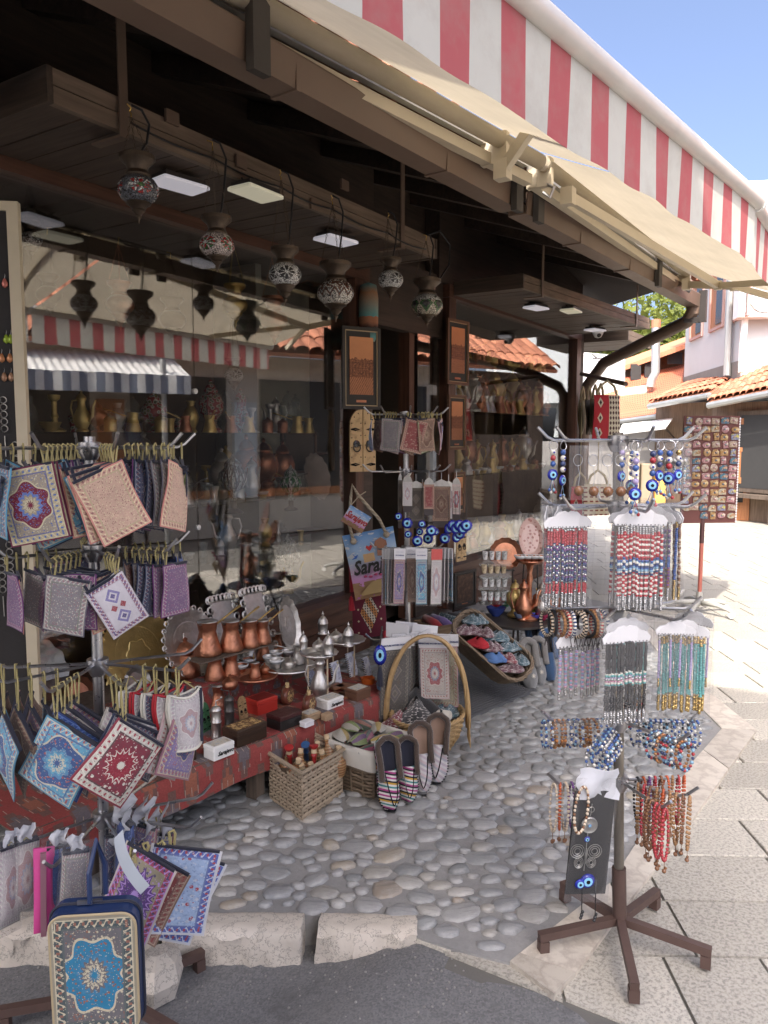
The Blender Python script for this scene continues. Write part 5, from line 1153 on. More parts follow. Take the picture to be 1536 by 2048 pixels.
for k in range(4):
    p = RPt(z1,66+k*9,.12+.02*k)+Vector((0,0,-.005)); t = thing('packed_charm', 'silver charm in a crinkled packet, %s towards the right tip of the top tier' % ORD[k], 'packet', p, (0,0,FACE+math.radians(-20+14*k)), 'packed charms')
    ob('packet', cushion(.05, .13, .008, k+1), M_SLV, t, smooth='all'); ob('charm', MB().ball((0,0,-.05), .01, 8, 6), M_SILV, t, smooth='all'); ob('beads', strand_mesh(seq([(('silver','sky','white'),8)]), .05, .004), None, t, (0,0,-.06))
# cord bracelets (third tier left) and bead bracelets (fourth tier)
for k in range(11):
    a = -80+k*2.5; p = RPt(z3, a, .2-.013*k); c = [('cream','black'),('black','black'),('brown','tan'),('red','cream'),('navy','white'),('black','cream')][k % 6]
    t = thing('cord_bracelet', 'woven cord bracelet, %s from the left tip of the third tier' % ORD[k], 'bracelet', p, (0,0,AZ(a)+PI/2+random.uniform(-.3,.3)), 'cord bracelets')
    ob('band', MB().tube([(.03*math.sin(2*PI*j/18), 0, -.032+.034*math.cos(2*PI*j/18)) for j in range(19)], .0045, 6), mat('cord_%s_%s' % c, fn=(lambda c=c: mix((sep(coord('UV'))[1]*24).fr() < .5, B_[c[0]], B_[c[1]])), rough=.8), t, smooth='all'); ob('tie', MB().tube([(0,0,-.066),(.006,.004,-.1)], .0012, 4).tube([(0,0,-.066),(-.008,0,-.095)], .0012, 4), M_CHAR, t)
z4 = RZ[3]
bm = [ring_mesh(seq([(('sky','navy','white','blue'),22)]), .026, .0042), ring_mesh(seq([(('amber','brown','tan'),20)]), .026, .0046), ring_mesh(seq([(('blue','white','silver'),22)]), .027, .0042), ring_mesh(seq([(('navy','sky','red'),20)]), .026, .0046), ring_mesh(seq([(('white','sky','black'),22)]), .027, .0042)]
bn = ('blue and white','amber brown','blue and silver','navy and red','pale blue')
for a, n, pat, nm in ((-85,13,(0,2,1,1,1,2),'left'),(-30,10,(2,0,2,0),'front left'),(35,8,(3,1,4,3),'front right'),(85,13,(2,0,4,2),'right'),(150,6,(1,3),'rear')):
    for k in range(n):
        q = pat[k % len(pat)]; r = .205-k*.0135
        o = ob('bead_bracelet', bm[q], None, None, RPt(z4, a, r)+Vector((0,0,.004)), (0, random.uniform(-.12,.12), AZ(a)+PI/2+random.uniform(-.25,.25)))
        tag(o, '%s bead bracelet, %s from the %s arm tip on the fourth tier' % (bn[q], ORD[k], nm), 'bracelet', 'bead bracelets')
# prayer beads and necklaces (lowest tier)
z5 = RZ[4]
nm_ = [ring_mesh(seq([('red',34)]), .013, .0044, drop=5.2), ring_mesh(seq([('tan',34)]), .013, .0046, drop=5.4), ring_mesh(seq([('brown',34)]), .013, .0046, drop=5.0), ring_mesh(seq([('orange',34)]), .013, .0042, drop=4.9), ring_mesh(seq([('cream',34)]), .014, .0044, drop=4.8), ring_mesh(seq([('black',34)]), .013, .004, drop=4.6), ring_mesh(seq([('purple',34)]), .013, .004, drop=4.8)]
nn = ('red','tan wooden','brown wooden','orange','cream','black','purple')
TAS = MB().tube([(0,0,0),(0,0,-.022)], .001, 4).ball((0,0,-.026), .006, 7, 5).ball((.006,0,-.02), .004, 6, 4); TAS = TAS.mesh('tassel', 'all'); TAS.materials.append(bead(B_['brown'], .3))
for a, n, pat, nm in ((-80,7,(4,3,4,6,5,3,5),'left'),(20,5,(0,0,0,2,2),'front'),(55,9,(1,2,1,1,3,1,2,0,1),'front right'),(95,9,(3,0,1,3,2,0,6,3,5),'right')):
    for k in range(n):
        q = pat[k]; o = ob('prayer_beads', nm_[q], None, None, RPt(z5, a, .185-k*.0165)+Vector((0,0,.004)), (0, random.uniform(-.05,.05), AZ(a)+PI/2+random.uniform(-.4,.4)))
        tag(o, '%s bead loop, %s from the %s arm tip on the lowest tier' % (nn[q], ORD[k], nm), 'beads', 'bead loops'); ob('tassel', TAS, None, o, (0,0,-.013*(5.2,5.4,5.0,4.9,5.2,4.6,4.8)[q]*2-.002))
# black card with a filigree butterfly and eye pendant
p = at(1196, 1560, d=1.88); t = thing('pendant_card', 'black card with a silver butterfly wall charm and blue eye in plastic', 'wall charm', p, (.03, .06, FACE+.12))
ob('card', MB().box((-.055,.002,-.30),(.05,.005,-.03)), M_INKK, t); ob('header', MB().grid(lambda u, v: ((u-.5)*.1+.006*math.sin(9*v), -.004+.01*math.sin(7*u+4*v), .03-.075*v), 6, 5), M_TISS, t, smooth='all'); ob('plastic_sleeve', cushion(.112, .325, .02, 3), M_SLV, t, (0,0,.005), smooth='all')
ob('medallion', MB().lathe([(.0,.004),(.006,.004),(.012,.002),(.019,.004),(.021,.002),(.021,-.002),(.0,-.002)], 20, tr(-.012,-.003,-.115) @ rx(PI/2)), M_SILV, t, smooth=True); eye(t, (-.012,-.006,-.115), .006); eye(t, (-.014,-.004,-.152), .008)
w = MB()
for sx in (-1, 1):
    for cx, cz, rx_, rz_ in ((.022,.012,.02,.018),(.016,-.018,.013,.014)):
        for f in (1,.72,.42): w.tube([(-.014+sx*(cx+rx_*f*math.cos(2*PI*k/14)*.9), -.004, -.195+cz+rz_*f*math.sin(2*PI*k/14)+.12*sx*0) for k in range(15)], .0012, 4, False)
w.tube([(-.014,-.005,-.175),(-.014,-.006,-.195),(-.014,-.005,-.215)], [.002,.0035,.002], 6); ob('butterfly', w, M_SILV, t)
ob('chain', MB().tube([(-.01,-.003,-.06),(-.012,-.003,-.095)], .0012, 4).tube([(-.014,-.003,-.135),(-.014,-.003,-.175)], .0012, 4).tube([(-.014,-.003,-.215),(-.014,-.003,-.235)], .0012, 4).tube([(-.01+.007*math.sin(2*PI*k/10), -.003, -.075+.007*math.cos(2*PI*k/10)) for k in range(11)], .0012, 4), M_SILV, t)
e = eye(t, (-.002,-.004,-.262), .02); eye(t, (-.022,-.007,-.268), .014)
for k, (px, py) in enumerate(((1163,1830),(1190,1835))):
    o = ob('bead_tassel', MB().tube([(0,0,.1),(0,0,0)], .0015, 4).ball((0,0,0), .005, 6, 4).ball((.008,0,.004), .0045, 6, 4).ball((-.007,0,-.004), .0045, 6, 4), bead(B_['black'], .2), None, at(px, py, d=1.92), smooth='all'); tag(o, 'dark bead tassel dangling under the pendant card, %s from left' % ORD[k], 'tassel', 'tassels under the card')
# cream necklace in front of the pendant card
o = ob('necklace', ring_mesh(seq([(('cream','cream','brown'),36)]), .018, .0042, drop=3.2), None, None, at(1168, 1574, d=1.86), (0, .1, FACE+.3)); tag(o, 'cream and brown bead necklace hanging over the pendant card', 'necklace')
# ================================================================ SALES TABLE WITH RED KILIM
TD = Vector((1, -.137, 0)).normalized(); TN = Vector((-TD.y, TD.x, 0)); TO = Vector((2.955, 1.805, 0)); TZ = .245; TZ2 = .355
TYAW = math.atan2(TD.y, TD.x)
def TP(u, n, z): return TO+TD*u+TN*n+Vector((0,0,z))      # u along the table (0 = right end), n into the shop
def m_kilim():
    def f():
        u, v, w = sep(coord('UV')); x = (u*22); y = v*2.2; r = x.fl()
        fx = (x.fr()-.5).abs(); fy = ((y+r*.37).fr()-.5).abs(); q = fx*1.2+fy; n = noise(coord('Object'), 160, 3); s = noise(coord('Object'), 5, 3)
        st = (((fx*10).fl()*.1)+((fy*8).fl()*.125)*1.1)
        c = mix(s, (.22,.028,.026), (.30,.05,.04)); c = mix(st < .38, c, (.15,.075,.06)); c = mix(st < .22, c, mix((r*.5).fr() > .2, (.13,.11,.12), (.28,.09,.05)))
        c = mix((((u*66).fr()-.5).abs() < .05)*((y*3+r*.3).fr() < .35)*(st < .5), c, (.36,.28,.22)); return hsv(c, .5, .95, n*.7+.65), n
    return mat('kilim', fn=f, rough=.9, var=.15, vs_=4, bump=.6)
M_KIL = m_kilim()
tb = thing('sales_table', 'low table covered with a red kilim cloth in front of the left window', 'table', TP(-.7,.3,0)); tb.rotation_euler.z = 0
def tloft(name, rings, m): return wob(name, MB().loft(rings), m, tb)
tloft('top_board', [[TP(u,.01,TZ-.03), TP(u,.80,TZ-.03), TP(u,.80,TZ-.004), TP(u,.01,TZ-.004)] for u in (-1.72, 0)], W_OLD)
def clo(u, v):
    uu = -1.74+1.75*u; s = v*.575
    if s < .45: return TP(uu, .45-s, TZ+.0015*math.sin(40*u+20*v))
    k = s-.45; return TP(uu+.0, -.004-.012*k/.17*(1+math.sin(u*23))*.5, TZ-k+.004*math.sin(u*17))
wob('kilim_cloth', MB().grid(clo, 60, 16), M_KIL, tb, 'all')
wob('cloth_end', MB().grid(lambda u, v: TP(.012+.008*math.sin(6*u), .0+.45*u, TZ-.13*v-.0), 8, 4), M_KIL, tb, 'all')
for u, n in ((-1.5,.06),(-.08,.06),(-1.5,.7),(-.08,.7),(-.8,.06)): wob('leg', MB().box((-.025,-.025,0),(.025,.025,TZ-.03), tr(TP(u,n,0))), W_OLD, tb)
# raised rear shelf with the same cloth
tloft('riser', [[TP(u,.42,TZ), TP(u,.80,TZ), TP(u,.80,TZ2-.004), TP(u,.42,TZ2-.004)] for u in (-1.6, -.28)], W_OLD)
wob('riser_cloth', MB().grid(lambda u, v: TP(-1.61+1.34*u, .42+.12-min(v*.26,.122), TZ2+.0 if v*.26 < .122 else TZ2-(v*.26-.122)*.8), 30, 10), M_KIL, tb)
# ---------------------------------------------------------------- vessels
MET = {'copper': M_COP, 'brass': M_BRASS, 'pewter': M_PEW}
M_PORC = mat('porcelain', (.74,.75,.76), .12, var=.04); M_TIN = mat('tinned', (.5,.5,.49), .3, .9)
VM = {}
def vmesh(key, fn):
    if key not in VM: VM[key] = fn()
    return VM[key]
def L_mesh(prof, n=18, scal=0, sn=8): return MB().lathe(prof, n, None, scal, sn).mesh('body', True)
PRO = {
 'pot': [(.0,0),(.042,0),(.044,.004),(.040,.02),(.030,.055),(.026,.072),(.028,.078),(.031,.095),(.034,.104),(.031,.103),(.026,.085),(.024,.07)],
 'urn': [(.0,0),(.046,0),(.05,.006),(.048,.03),(.036,.06),(.026,.075),(.028,.082),(.034,.086)],
 'jug': [(.0,0),(.03,0),(.032,.006),(.024,.016),(.04,.045),(.044,.065),(.034,.095),(.02,.125),(.018,.15),(.026,.168),(.022,.166),(.014,.14)],
 'vase': [(.0,0),(.028,0),(.03,.006),(.018,.02),(.034,.05),(.04,.075),(.03,.105),(.016,.125),(.024,.15),(.02,.149)],
 'bowl': [(.0,0),(.022,0),(.024,.006),(.04,.02),(.052,.045),(.05,.046),(.036,.024),(.0,.012)],
 'cup': [(.0,0),(.018,0),(.02,.003),(.024,.02),(.031,.034),(.029,.034),(.022,.02),(.0,.008)],
 'sugar': [(.0,0),(.022,0),(.03,.012),(.032,.024),(.026,.036),(.022,.038),(.014,.046),(.004,.052),(.006,.058),(.001,.062)],
 'dome': [(.0,0),(.022,0),(.026,.003),(.022,.008),(.024,.05),(.026,.053),(.024,.058),(.022,.068),(.012,.084),(.004,.09),(.007,.098),(.002,.106),(.001,.112)],
 'mill': [(.0,0),(.021,0),(.022,.004),(.019,.01),(.019,.06),(.022,.064),(.019,.068),(.019,.105),(.021,.11),(.017,.118),(.01,.124),(.004,.127),(.003,.136),(.0,.137)],
 'samovar': [(.0,0),(.05,0),(.054,.012),(.03,.03),(.024,.05),(.055,.1),(.06,.14),(.045,.18),(.03,.19),(.034,.2),(.02,.225),(.006,.235),(.01,.245),(.001,.255)],
 'candle': [(.0,0),(.04,0),(.042,.006),(.016,.02),(.011,.05),(.016,.06),(.01,.075),(.011,.12),(.022,.13),(.024,.145),(.014,.146)],
 'glass': [(.0,0),(.02,0),(.021,.004),(.016,.02),(.019,.05),(.025,.072),(.0235,.072),(.017,.05),(.0,.006)],
 'jar': [(.0,0),(.034,0),(.036,.004),(.034,.01),(.034,.06),(.037,.064),(.034,.068),(.03,.078),(.012,.086),(.006,.094),(.0,.098)],
 'ball': [(.0,0),(.03,0),(.032,.004),(.012,.014),(.014,.03),(.04,.045),(.056,.075),(.052,.1),(.034,.118),(.03,.122),(.034,.128),(.028,.14),(.01,.155),(.003,.17),(.0,.172)],
}
def vessel(kind, metal, p, s=1., yaw=0., label='', group=None, cat='pot', name=None):
    me = vmesh(('body', kind), lambda: L_mesh(PRO[kind]))
    nm = name or {'pot':'coffee_pot','urn':'sugar_urn','jug':'jug','vase':'vase','bowl':'bowl','cup':'coffee_cup','sugar':'sugar_pot','dome':'lidded_cup','mill':'coffee_mill','samovar':'samovar','candle':'candlestick','glass':'tea_glass','jar':'lidded_jar','ball':'table_lamp'}[kind]
    t = thing(nm, label, cat, p, (0, 0, yaw), group); t.scale = (s, s, s); m = MET.get(metal, metal) if isinstance(metal, str) else metal
    ob('body', me, m, t)
    if kind == 'pot':
        ob('handle', vmesh('pothandle', lambda: MB().tube([(.026,0,.085),(.05,0,.09),(.11,0,.112),(.15,0,.125)], [.004,.0035,.0035,.0045], 6).mesh('handle', 'all')), M_BRASS if metal == 'copper' else m, t); ob('lining', vmesh('potlin', lambda: MB().lathe([(.0,.09),(.027,.09),(.033,.1045)], 18).mesh('lining', 'all')), M_TIN, t)
        ob('lip', vmesh('potlip', lambda: MB().loft([[(-.03,-.012,.1),(-.03,.012,.1),(-.028,0,.092)],[(-.042,-.004,.107),(-.042,.004,.107),(-.04,0,.103)]]).mesh('lip')), M_TIN, t)
    elif kind in ('urn','samovar'):
        if kind == 'urn':
            ob('lid', vmesh('urnlid', lambda: MB().lathe([(.036,.086),(.036,.092),(.026,.108),(.01,.118),(.006,.122),(.009,.13),(.001,.136)], 18, None, .03, 9).mesh('lid', True)), m, t)
    if kind in ('jug','samovar'):
        z = .16 if kind == 'jug' else .17; ob('handle', vmesh('jh'+kind, lambda: MB().tube([(.022,0,z),(.055,0,z*.98),(.066,0,z*.75),(.05,0,z*.4),(.04,0,z*.36)], .0045, 6).mesh('handle', 'all')), m, t)
        ob('spout', vmesh('js'+kind, lambda: MB().tube([(-.036,0,z*.36),(-.062,0,z*.5),(-.07,0,z*.8),(-.085,0,z*.98)], [.011,.009,.006,.005], 7).mesh('spout', 'all')), m, t)
        if kind == 'jug': ob('lid', vmesh('jlid', lambda: MB().lathe([(.026,.167),(.022,.178),(.008,.192),(.005,.197),(.008,.204),(.001,.21)], 14).mesh('lid', True)), m, t)
    elif kind == 'cup': ob('rim', vmesh('cuprim', lambda: MB().lathe([(.03,.026),(.033,.035),(.031,.037),(.025,.02),(.0,.01)], 16).mesh('rim', 'all')), M_PORC, t)
    elif kind == 'mill': ob('crank', vmesh('mcr', lambda: MB().tube([(0,0,.135),(.0,.0,.145),(.03,0,.146)], .0025, 5).ball((.03,0,.15), .005, 6, 4).mesh('crank', 'all')), m, t)
    return t
def tray(p, R, metal, label, lean=0., yaw=0., el=1., style=0, group=None, name='serving_tray', rect=False, thick=.004):
    """round / oval / rectangular tray; lean = 90 stands on edge facing -y"""
    t = thing(name, label, 'tray', p, (0, 0, yaw), group); m = MET[metal] if isinstance(metal, str) else metal; T = rx(math.radians(lean))
    if rect:
        W, H = R; ob('plate', MB().bbox((-W/2,0,-.003),(W/2,H,.003),.004, T), m, t); q = MB(); n = 26
        for k in range(n):
            a = 2*PI*k/n; x = W/2*max(-1, min(1, 1.5*math.cos(a))); y = H/2+H/2*max(-1, min(1, 1.5*math.sin(a)))
            q.tube([T @ Vector((x+.016*math.cos(b)+.012*math.cos(a), y+.016*math.sin(b)+.012*math.sin(a), .004)) for b in [2*PI*j/8 for j in range(9)]], .005, 4, False)
        ob('scroll_rim', q, m, t); return t
    pr = [(0,0),(R*.70,0),(R*.74,.004),(R*.96,.012),(R,.016),(R*.985,.02),(R*.95,.016),(R*.73,.008),(R*.7,.004),(0,.004)]
    g = MB(); rings = []
    for r, z in pr: rings.append([(r*(1+(.035*math.cos(14*2*PI*k/56) if (style and r > .9*R) else 0))*math.cos(2*PI*k/56), r*el*(1+(.035*math.cos(14*2*PI*k/56) if (style and r > .9*R) else 0))*math.sin(2*PI*k/56)+(R*el if lean else 0), z) for k in range(56)])
    g.loft(rings, T); ob('plate', g, m, t, smooth=True)
    if style == 2:
        q = MB()
        for k in range(26):
            a = 2*PI*k/26; c = Vector((R*1.0*math.cos(a), R*el*math.sin(a)+(R*el if lean else 0), .016)); q.tube([T @ (c+Vector((R*.07*math.cos(b), R*.07*math.sin(b), 0))) for b in [2*PI*j/8 for j in range(9)]], R*.025, 4, False)
        ob('scroll_rim', q, m, t)
    ob('engraving', MB().loft([[(R*f*math.cos(2*PI*k/40), R*f*el*math.sin(2*PI*k/40)+(R*el if lean else 0), .0045) for k in range(40)] for f in (.60,.58)], T, caps=False), m, t)
    ob('engraving', MB().lathe([(R*.3,.0042),(R*.28,.0062),(R*.1,.0045)], 24, T @ tr(0, R*el if lean else 0, 0) @ Matrix.Scale(el, 4, (0,1,0)), .12, 6), m, t)
    return t
GT = 'goods on the red table'
# standing trays behind the goods (leaning on the window)
SY = TYAW
for (px, py, z, R, me, lb, ln, el, st, dy) in ((292,1395,TZ,.2,'brass','large round brass tray with a scrolled rim behind the carpet rack',76,1,2,.62),(395,1350,TZ2,.15,'pewter','round dark pewter tray with a leafy rim',72,1,2,0),(110,1330,TZ,.14,'pewter','round silver tray with a beaded rim at the far left',76,1,1,.5),(75,1440,TZ,.17,'pewter','pale silver tray low at the left edge behind the carpet pouches',74,1,1,.3),(585,1308,TZ2,.072,'pewter','oval silver tray with a scalloped rim standing at the right',78,1.95,1,0)):
    p = at(px, py, z=z); tray(p, R, me, lb, ln, SY+.1, el, st, GT)
for px, py, W, H, lb in ((466,1322,.125,.29,'rectangular pewter tray with a lacy scroll rim, left of its pair'),(531,1312,.125,.31,'rectangular pewter tray with a lacy scroll rim, right of its pair')):
    tray(at(px, py, z=TZ2), (W, H), 'pewter', lb, 74, SY+.05, group=GT, rect=True)
tray(at(285,1425, z=TZ), .075, 'pewter', 'small oval framed silver plate on dark wood in front of the brass tray', 74, SY+.25, 1.35, 1, GT); tray(at(165,1440, z=TZ), .07, 'copper', 'small copper oval plate on dark wood behind the rack pole', 74, SY, 1.3, 1, GT)
# copper pots: px, py of base, z, scale
for i, (px, py, z, s, k, me, lb) in enumerate((
 (372,1352,TZ2,1.28,'urn','copper','lidded copper sugar urn with a finial'),
 (430,1358,TZ2,1.05,'pot','copper','copper coffee pot in the lower row behind the white cups'),
 (462,1352,TZ2,1.0,'pot','copper','engraved copper coffee pot right of the lower row'),
 (500,1318,TZ2,.9,'pot','pewter','silver coffee pot behind the cup tray'),
 (527,1318,TZ2,.85,'pot','copper','narrow copper coffee pot beside the silver one'),
 (436,1415,TZ,.95,'pot','copper','small copper coffee pot standing low in front'),
 (460,1378,TZ2,1.05,'sugar','copper','round copper sugar pot with a knob in front of the pots'),
 (552,1300,TZ2,.8,'pot','copper','small bright copper coffee pot near the oval tray'))):
    vessel(k, me, at(px, py, z=z), s, SY+.3+.4*i, lb, GT)
bd = ob('shelf_board', MB().box((-.21,-.05,-.006),(.21,.05,0)), W_OLD); bd.location = at(480, 1300, z=TZ2+.115)+Vector((-.02,.02,0)); bd.rotation_euler.z = SY; tag(bd, 'narrow board carrying the upper row of copper coffee pots', 'shelf')
for i, (px, py, s, lb) in enumerate(((416,1308,1.38,'largest copper coffee pot at the left of the upper row'),(462,1300,1.25,'second copper coffee pot in the upper row'),(499,1292,1.12,'third copper coffee pot in the upper row'),(524,1286,1.0,'fourth copper coffee pot in the upper row'))):
    p = at(px, py, z=TZ2+.117); vessel('pot', 'copper', p, s, SY+.15, lb, GT)
# trays with coffee sets
p1 = at(510,1358, z=TZ2); tray(p1, .098, 'copper', 'small round copper tray with coffee cups', 0, 0, 1, 0, GT)
for i, (px, py, k, s, lb) in enumerate(((482,1345,'cup',1.05,'white lined copper cup at the left of the copper tray'),(498,1332,'cup',1.0,'white lined copper cup at the back of the copper tray'),(510,1354,'pot',.62,'miniature copper coffee pot on the copper tray'),(529,1346,'sugar',.75,'round copper sugar pot on the copper tray'))): vessel(k, 'copper', at(px, py, z=TZ2+.006), s, .4*i, lb, GT, 'cup' if k == 'cup' else 'pot')
p1 = at(578,1338, z=TZ2+.0); tray(p1, .125, 'pewter', 'round silver tray with white porcelain cups', 0, 0, 1, 0, GT)
for i, (px, py, k, s, lb) in enumerate(((540,1328,'cup',1.05,'white porcelain cup, leftmost on the silver tray'),(553,1318,'cup',1.0,'white porcelain cup, second on the silver tray'),(553,1335,'cup',1.1,'white porcelain cup at the front of the silver tray'),(576,1315,'cup',1.0,'white porcelain cup at the back of the silver tray'),(580,1336,'sugar',.95,'round engraved silver sugar pot on the silver tray'),(597,1326,'pot',.78,'silver coffee pot on the silver tray'))): vessel(k, 'pewter', at(px, py, z=TZ2+.006), s, .5*i, lb, GT, 'cup' if k == 'cup' else 'pot')
# raised scalloped trays with domed cups
for i, (px, py, R, lb) in enumerate(((638,1312,.085,'scalloped pewter tray on a stand, nearer one'),(690,1285,.10,'scalloped dark pewter tray on a stand, farther one'))):
    p = at(px, py, z=TZ+.19-.03*i); tray(p, R, 'pewter', lb, 0, 0, 1, 1, GT)
    st = thing('tray_stand', 'thin wooden dowel stand under the %s scalloped tray' % ('nearer','farther')[i], 'stand', (p.x, p.y, TZ))
    for k in range(3): a = 2*PI*k/3+.4; ob('dowel', MB().tube([(R*.6*math.cos(a), R*.6*math.sin(a), 0),(R*.6*math.cos(a), R*.6*math.sin(a), p.z-TZ)], .004, 6), mat('dowel', (.5,.4,.28), .6), st)
for i, (px, py, z, k, s, lb) in enumerate(((607,1300,TZ+.196,'dome',.8,'silver domed cup at the left of the nearer scalloped tray'),(638,1300,TZ+.196,'sugar',.95,'pointed silver sugar pot on the nearer scalloped tray'),(657,1308,TZ+.196,'dome',.95,'silver domed cup at the front of the nearer scalloped tray'),(646,1268,TZ+.166,'dome',1.05,'dark silver domed cup at the back of the farther scalloped tray'),(672,1282,TZ+.166,'sugar',1.0,'silver footed sugar dish on the farther scalloped tray'),(697,1292,TZ+.166,'dome',1.05,'dark silver domed cup at the front of the farther scalloped tray'))): vessel(k, 'pewter', at(px, py, z=z), s, i, lb, GT, 'cup')
vessel('jug','pewter', at(640,1398, z=TZ), .98, SY+2.4, 'polished silver teapot jug with a curved handle', GT, 'teapot', 'teapot')
# coffee mills
vessel('mill','pewter', at(433,1475, z=TZ), 1.0, 0, 'engraved silver coffee mill standing at the front', GT, 'mill'); vessel('mill', mat('gunmetal', (.09,.085,.08), .4, .6), at(459,1452, z=TZ), 1.0, 2, 'dark gunmetal coffee mill behind the silver one', GT, 'mill')
# boxes
T_SAR = text_mesh('Sarajevo', .03, .35, .0008)
def tbox(px, py, z, w, d, h, yaw, m, label, lidm=None, lid=.0, text=False, inset=None, name='souvenir_box', ts=.7):
    """px,py = front bottom centre"""
    p = at(px, py, z=z); t = thing(name, label, 'box', p, (0, 0, yaw), GT)
    hb = h*.72; ob('base', MB().bbox((-w/2,0,0),(w/2,d,hb-.002),.002), m, t); ob('lid', MB().bbox((-w/2-.0012,-.0012,hb),(w/2+.0012,d+.0012,h),.003), lidm or m, t)
    if inset: ob('picture_inset', MB().box((-w*.42,d*.12,h+.0002),(w*.42,d*.88,h+.0012)), inset, t)
    if text: ob('lettering', T_SAR, M_INKK, t, (w*.05,-.0028,h*.42), (PI/2,0,0)).scale = (ts*w/.105,)*3
    return t
W_BOX = wood('wood_box', (.03,.018,.012), (.07,.04,.026), .35, 'X', .1); W_BOXB = mat('black_lacquer', (.018,.016,.016), .35, bump=.3, bs=50); M_REDL = mat('red_lacquer', (.42,.035,.025), .35, var=.12, bump=.1)
M_PYRO = mat('pyrography', fn=lambda: mix((noise(coord('Object'), 34, 5, .75)-.5).abs()*9 < .42, (.55,.38,.17), (.12,.06,.03)), rough=.55)
M_CARD = mat('kraft_card', (.36,.25,.15), .8); M_PRINT = mat('printed_view', fn=lambda: ramp(noise(coord('Object'), 45, 4, .7), [(.3,(.25,.22,.16)),(.45,(.6,.55,.45)),(.6,(.42,.44,.46)),(.7,(.2,.18,.14))]), rough=.5)
TY = TYAW
tbox(449,1515,TZ,.092,.062,.05,TY,M_WHITE,'white box lettered Sarajevo at the front left of the table',None,0,True,M_PRINT,ts=.8)
tbox(505,1485,TZ,.145,.09,.062,TY,W_BOX,'dark wooden box with a burnt picture lid',None,0,False,M_PYRO)
tbox(583,1455,TZ,.115,.085,.055,TY,W_BOXB,'black carved box with a dark red top',mat('dark_red_lid', (.05,.012,.012), .35, bump=.4, bs=60),0,False,None)
tbox(536,1425,TZ,.11,.085,.06,TY,M_REDL,'bright red lacquered box with an arched carved lid',None,0,False,mat('red_carved', (.16,.02,.016), .5, bump=.5, bs=70))
tbox(672,1415,TZ,.098,.07,.04,TY,M_WHITE,'open white cardboard box lettered Sarajevo near the right end',None,0,True,M_PRINT,ts=.75)
tbox(728,1398,TZ,.09,.075,.046,TY,mat('brown_box', (.13,.065,.04), .5),'brown box with a pale printed lid',None,0,False,M_PRINT)
tbox(630,1440,TZ,.072,.06,.028,TY,M_CARD,'low kraft box with a round printed lid beside the red box',None,0,False,M_PRINT); tbox(659,1440,TZ,.042,.03,.026,TY,M_CARD,'tiny kraft box tied with green ribbon'); tbox(620,1453,TZ,.05,.035,.022,TY,M_PAPER,'small white packet tied with purple ribbon')
tbox(368,1528,TZ,.11,.07,.05,TY,W_BOX,'dark wooden box behind the white lettered box at left',None,0,False,M_PYRO); tbox(332,1555,TZ,.07,.06,.06,TY,mat('brown_box2', (.1,.05,.035), .5),'brown box at the left front corner of the cloth')
tbox(400,1400,TZ,.12,.09,.05,TY,mat('olive_card', (.16,.12,.07), .7),'open olive cardboard box under the copper urn')
for i, (px, py, s, lb) in enumerate(((575,1408,1.0,'round wooden flask with a cork behind its twin'),(618,1424,1.0,'round wooden flask with a burnt town picture on its face'))):
    t = thing('wooden_flask', lb, 'flask', at(px, py, z=TZ), (0,0,TY+.35), GT)
    ob('body', MB().lathe([(.0,-.015),(.036,-.015),(.038,-.01),(.038,.01),(.036,.015),(0,.015)], 22, tr(0,0,.038) @ rx(PI/2)), mat('flask_rim', (.14,.045,.028), .4), t, smooth=True)
    ob('face', MB().lathe([(.028,.0152),(.027,.0175),(0,.018)], 22, tr(0,0,.038) @ rx(PI/2)), M_PYRO, t); ob('cork', MB().lathe([(.009,.07),(.0085,.095),(0,.095)], 12), mat('cork_wood', (.5,.36,.18), .6), t); ob('strap', MB().tube([(-.036,0,.045),(-.042,.004,.07),(-.012,.006,.085),(.014,.006,.085),(.042,.004,.07),(.036,0,.045)], .003, 5), mat('leather', (.1,.05,.03), .6), t)
# arched wooden door plaques
M_PLQ = mat('burnt_plywood', fn=lambda: mix((noise(coord('Object'), 22, 5, .7)-.52)*6, (.60,.42,.22), (.26,.15,.07)), rough=.6, var=.1)
def door_plaque(p, yaw, s, label, m=None, lean=0., hanging=True, cat='plaque'):
    t = thing('door_plaque', label, cat, p, (lean, 0, yaw)); t.scale = (s, s, s); m = m or M_PLQ
    def half(sg):
        pts = [(sg*.002,0),(sg*.06,0)]+[(sg*.06*math.cos(a), .19+.07*math.sin(a)) for a in [PI/2*k/7 for k in range(0, 8)]]; pts[-1] = (sg*.002, .26)
        return pts if sg > 0 else pts[::-1]
    for sg in (-1, 1):
        w = ob('door_leaf', MB().prism(half(sg), -.005, .005, rx(PI/2)), m, t)
        q = MB()
        for z in (.03,.175): q.tube([(sg*.056,-.0065,z),(sg*.035,-.0065,z+.004),(sg*.016,-.0065,z),(sg*.035,-.0065,z-.004),(sg*.056,-.0065,z)], .0032, 4)
        ob('hinge', q, M_EYEK, w); ob('studs', (lambda b: [b.ball((sg*x,-.006,z), .0028, 6, 4) for x, z in ((.01,.02),(.01,.06),(.01,.11),(.01,.15),(.01,.2),(.052,.06),(.052,.1),(.052,.14),(.052,.2),(.04,.225),(.022,.24))] and b)(MB()), M_EYEK, w)
        ob('boss', MB().lathe([(.016,0),(.014,.004),(0,.006)], 14, tr(sg*.03,-.005,.115) @ rx(PI/2)), M_EYEK, w); ob('ring_knocker', MB().tube([(sg*.03+.015*math.sin(2*PI*k/16), -.011, .1+.017*math.cos(2*PI*k/16)) for k in range(17)], .0026, 6), M_EYEK, w)
    return t
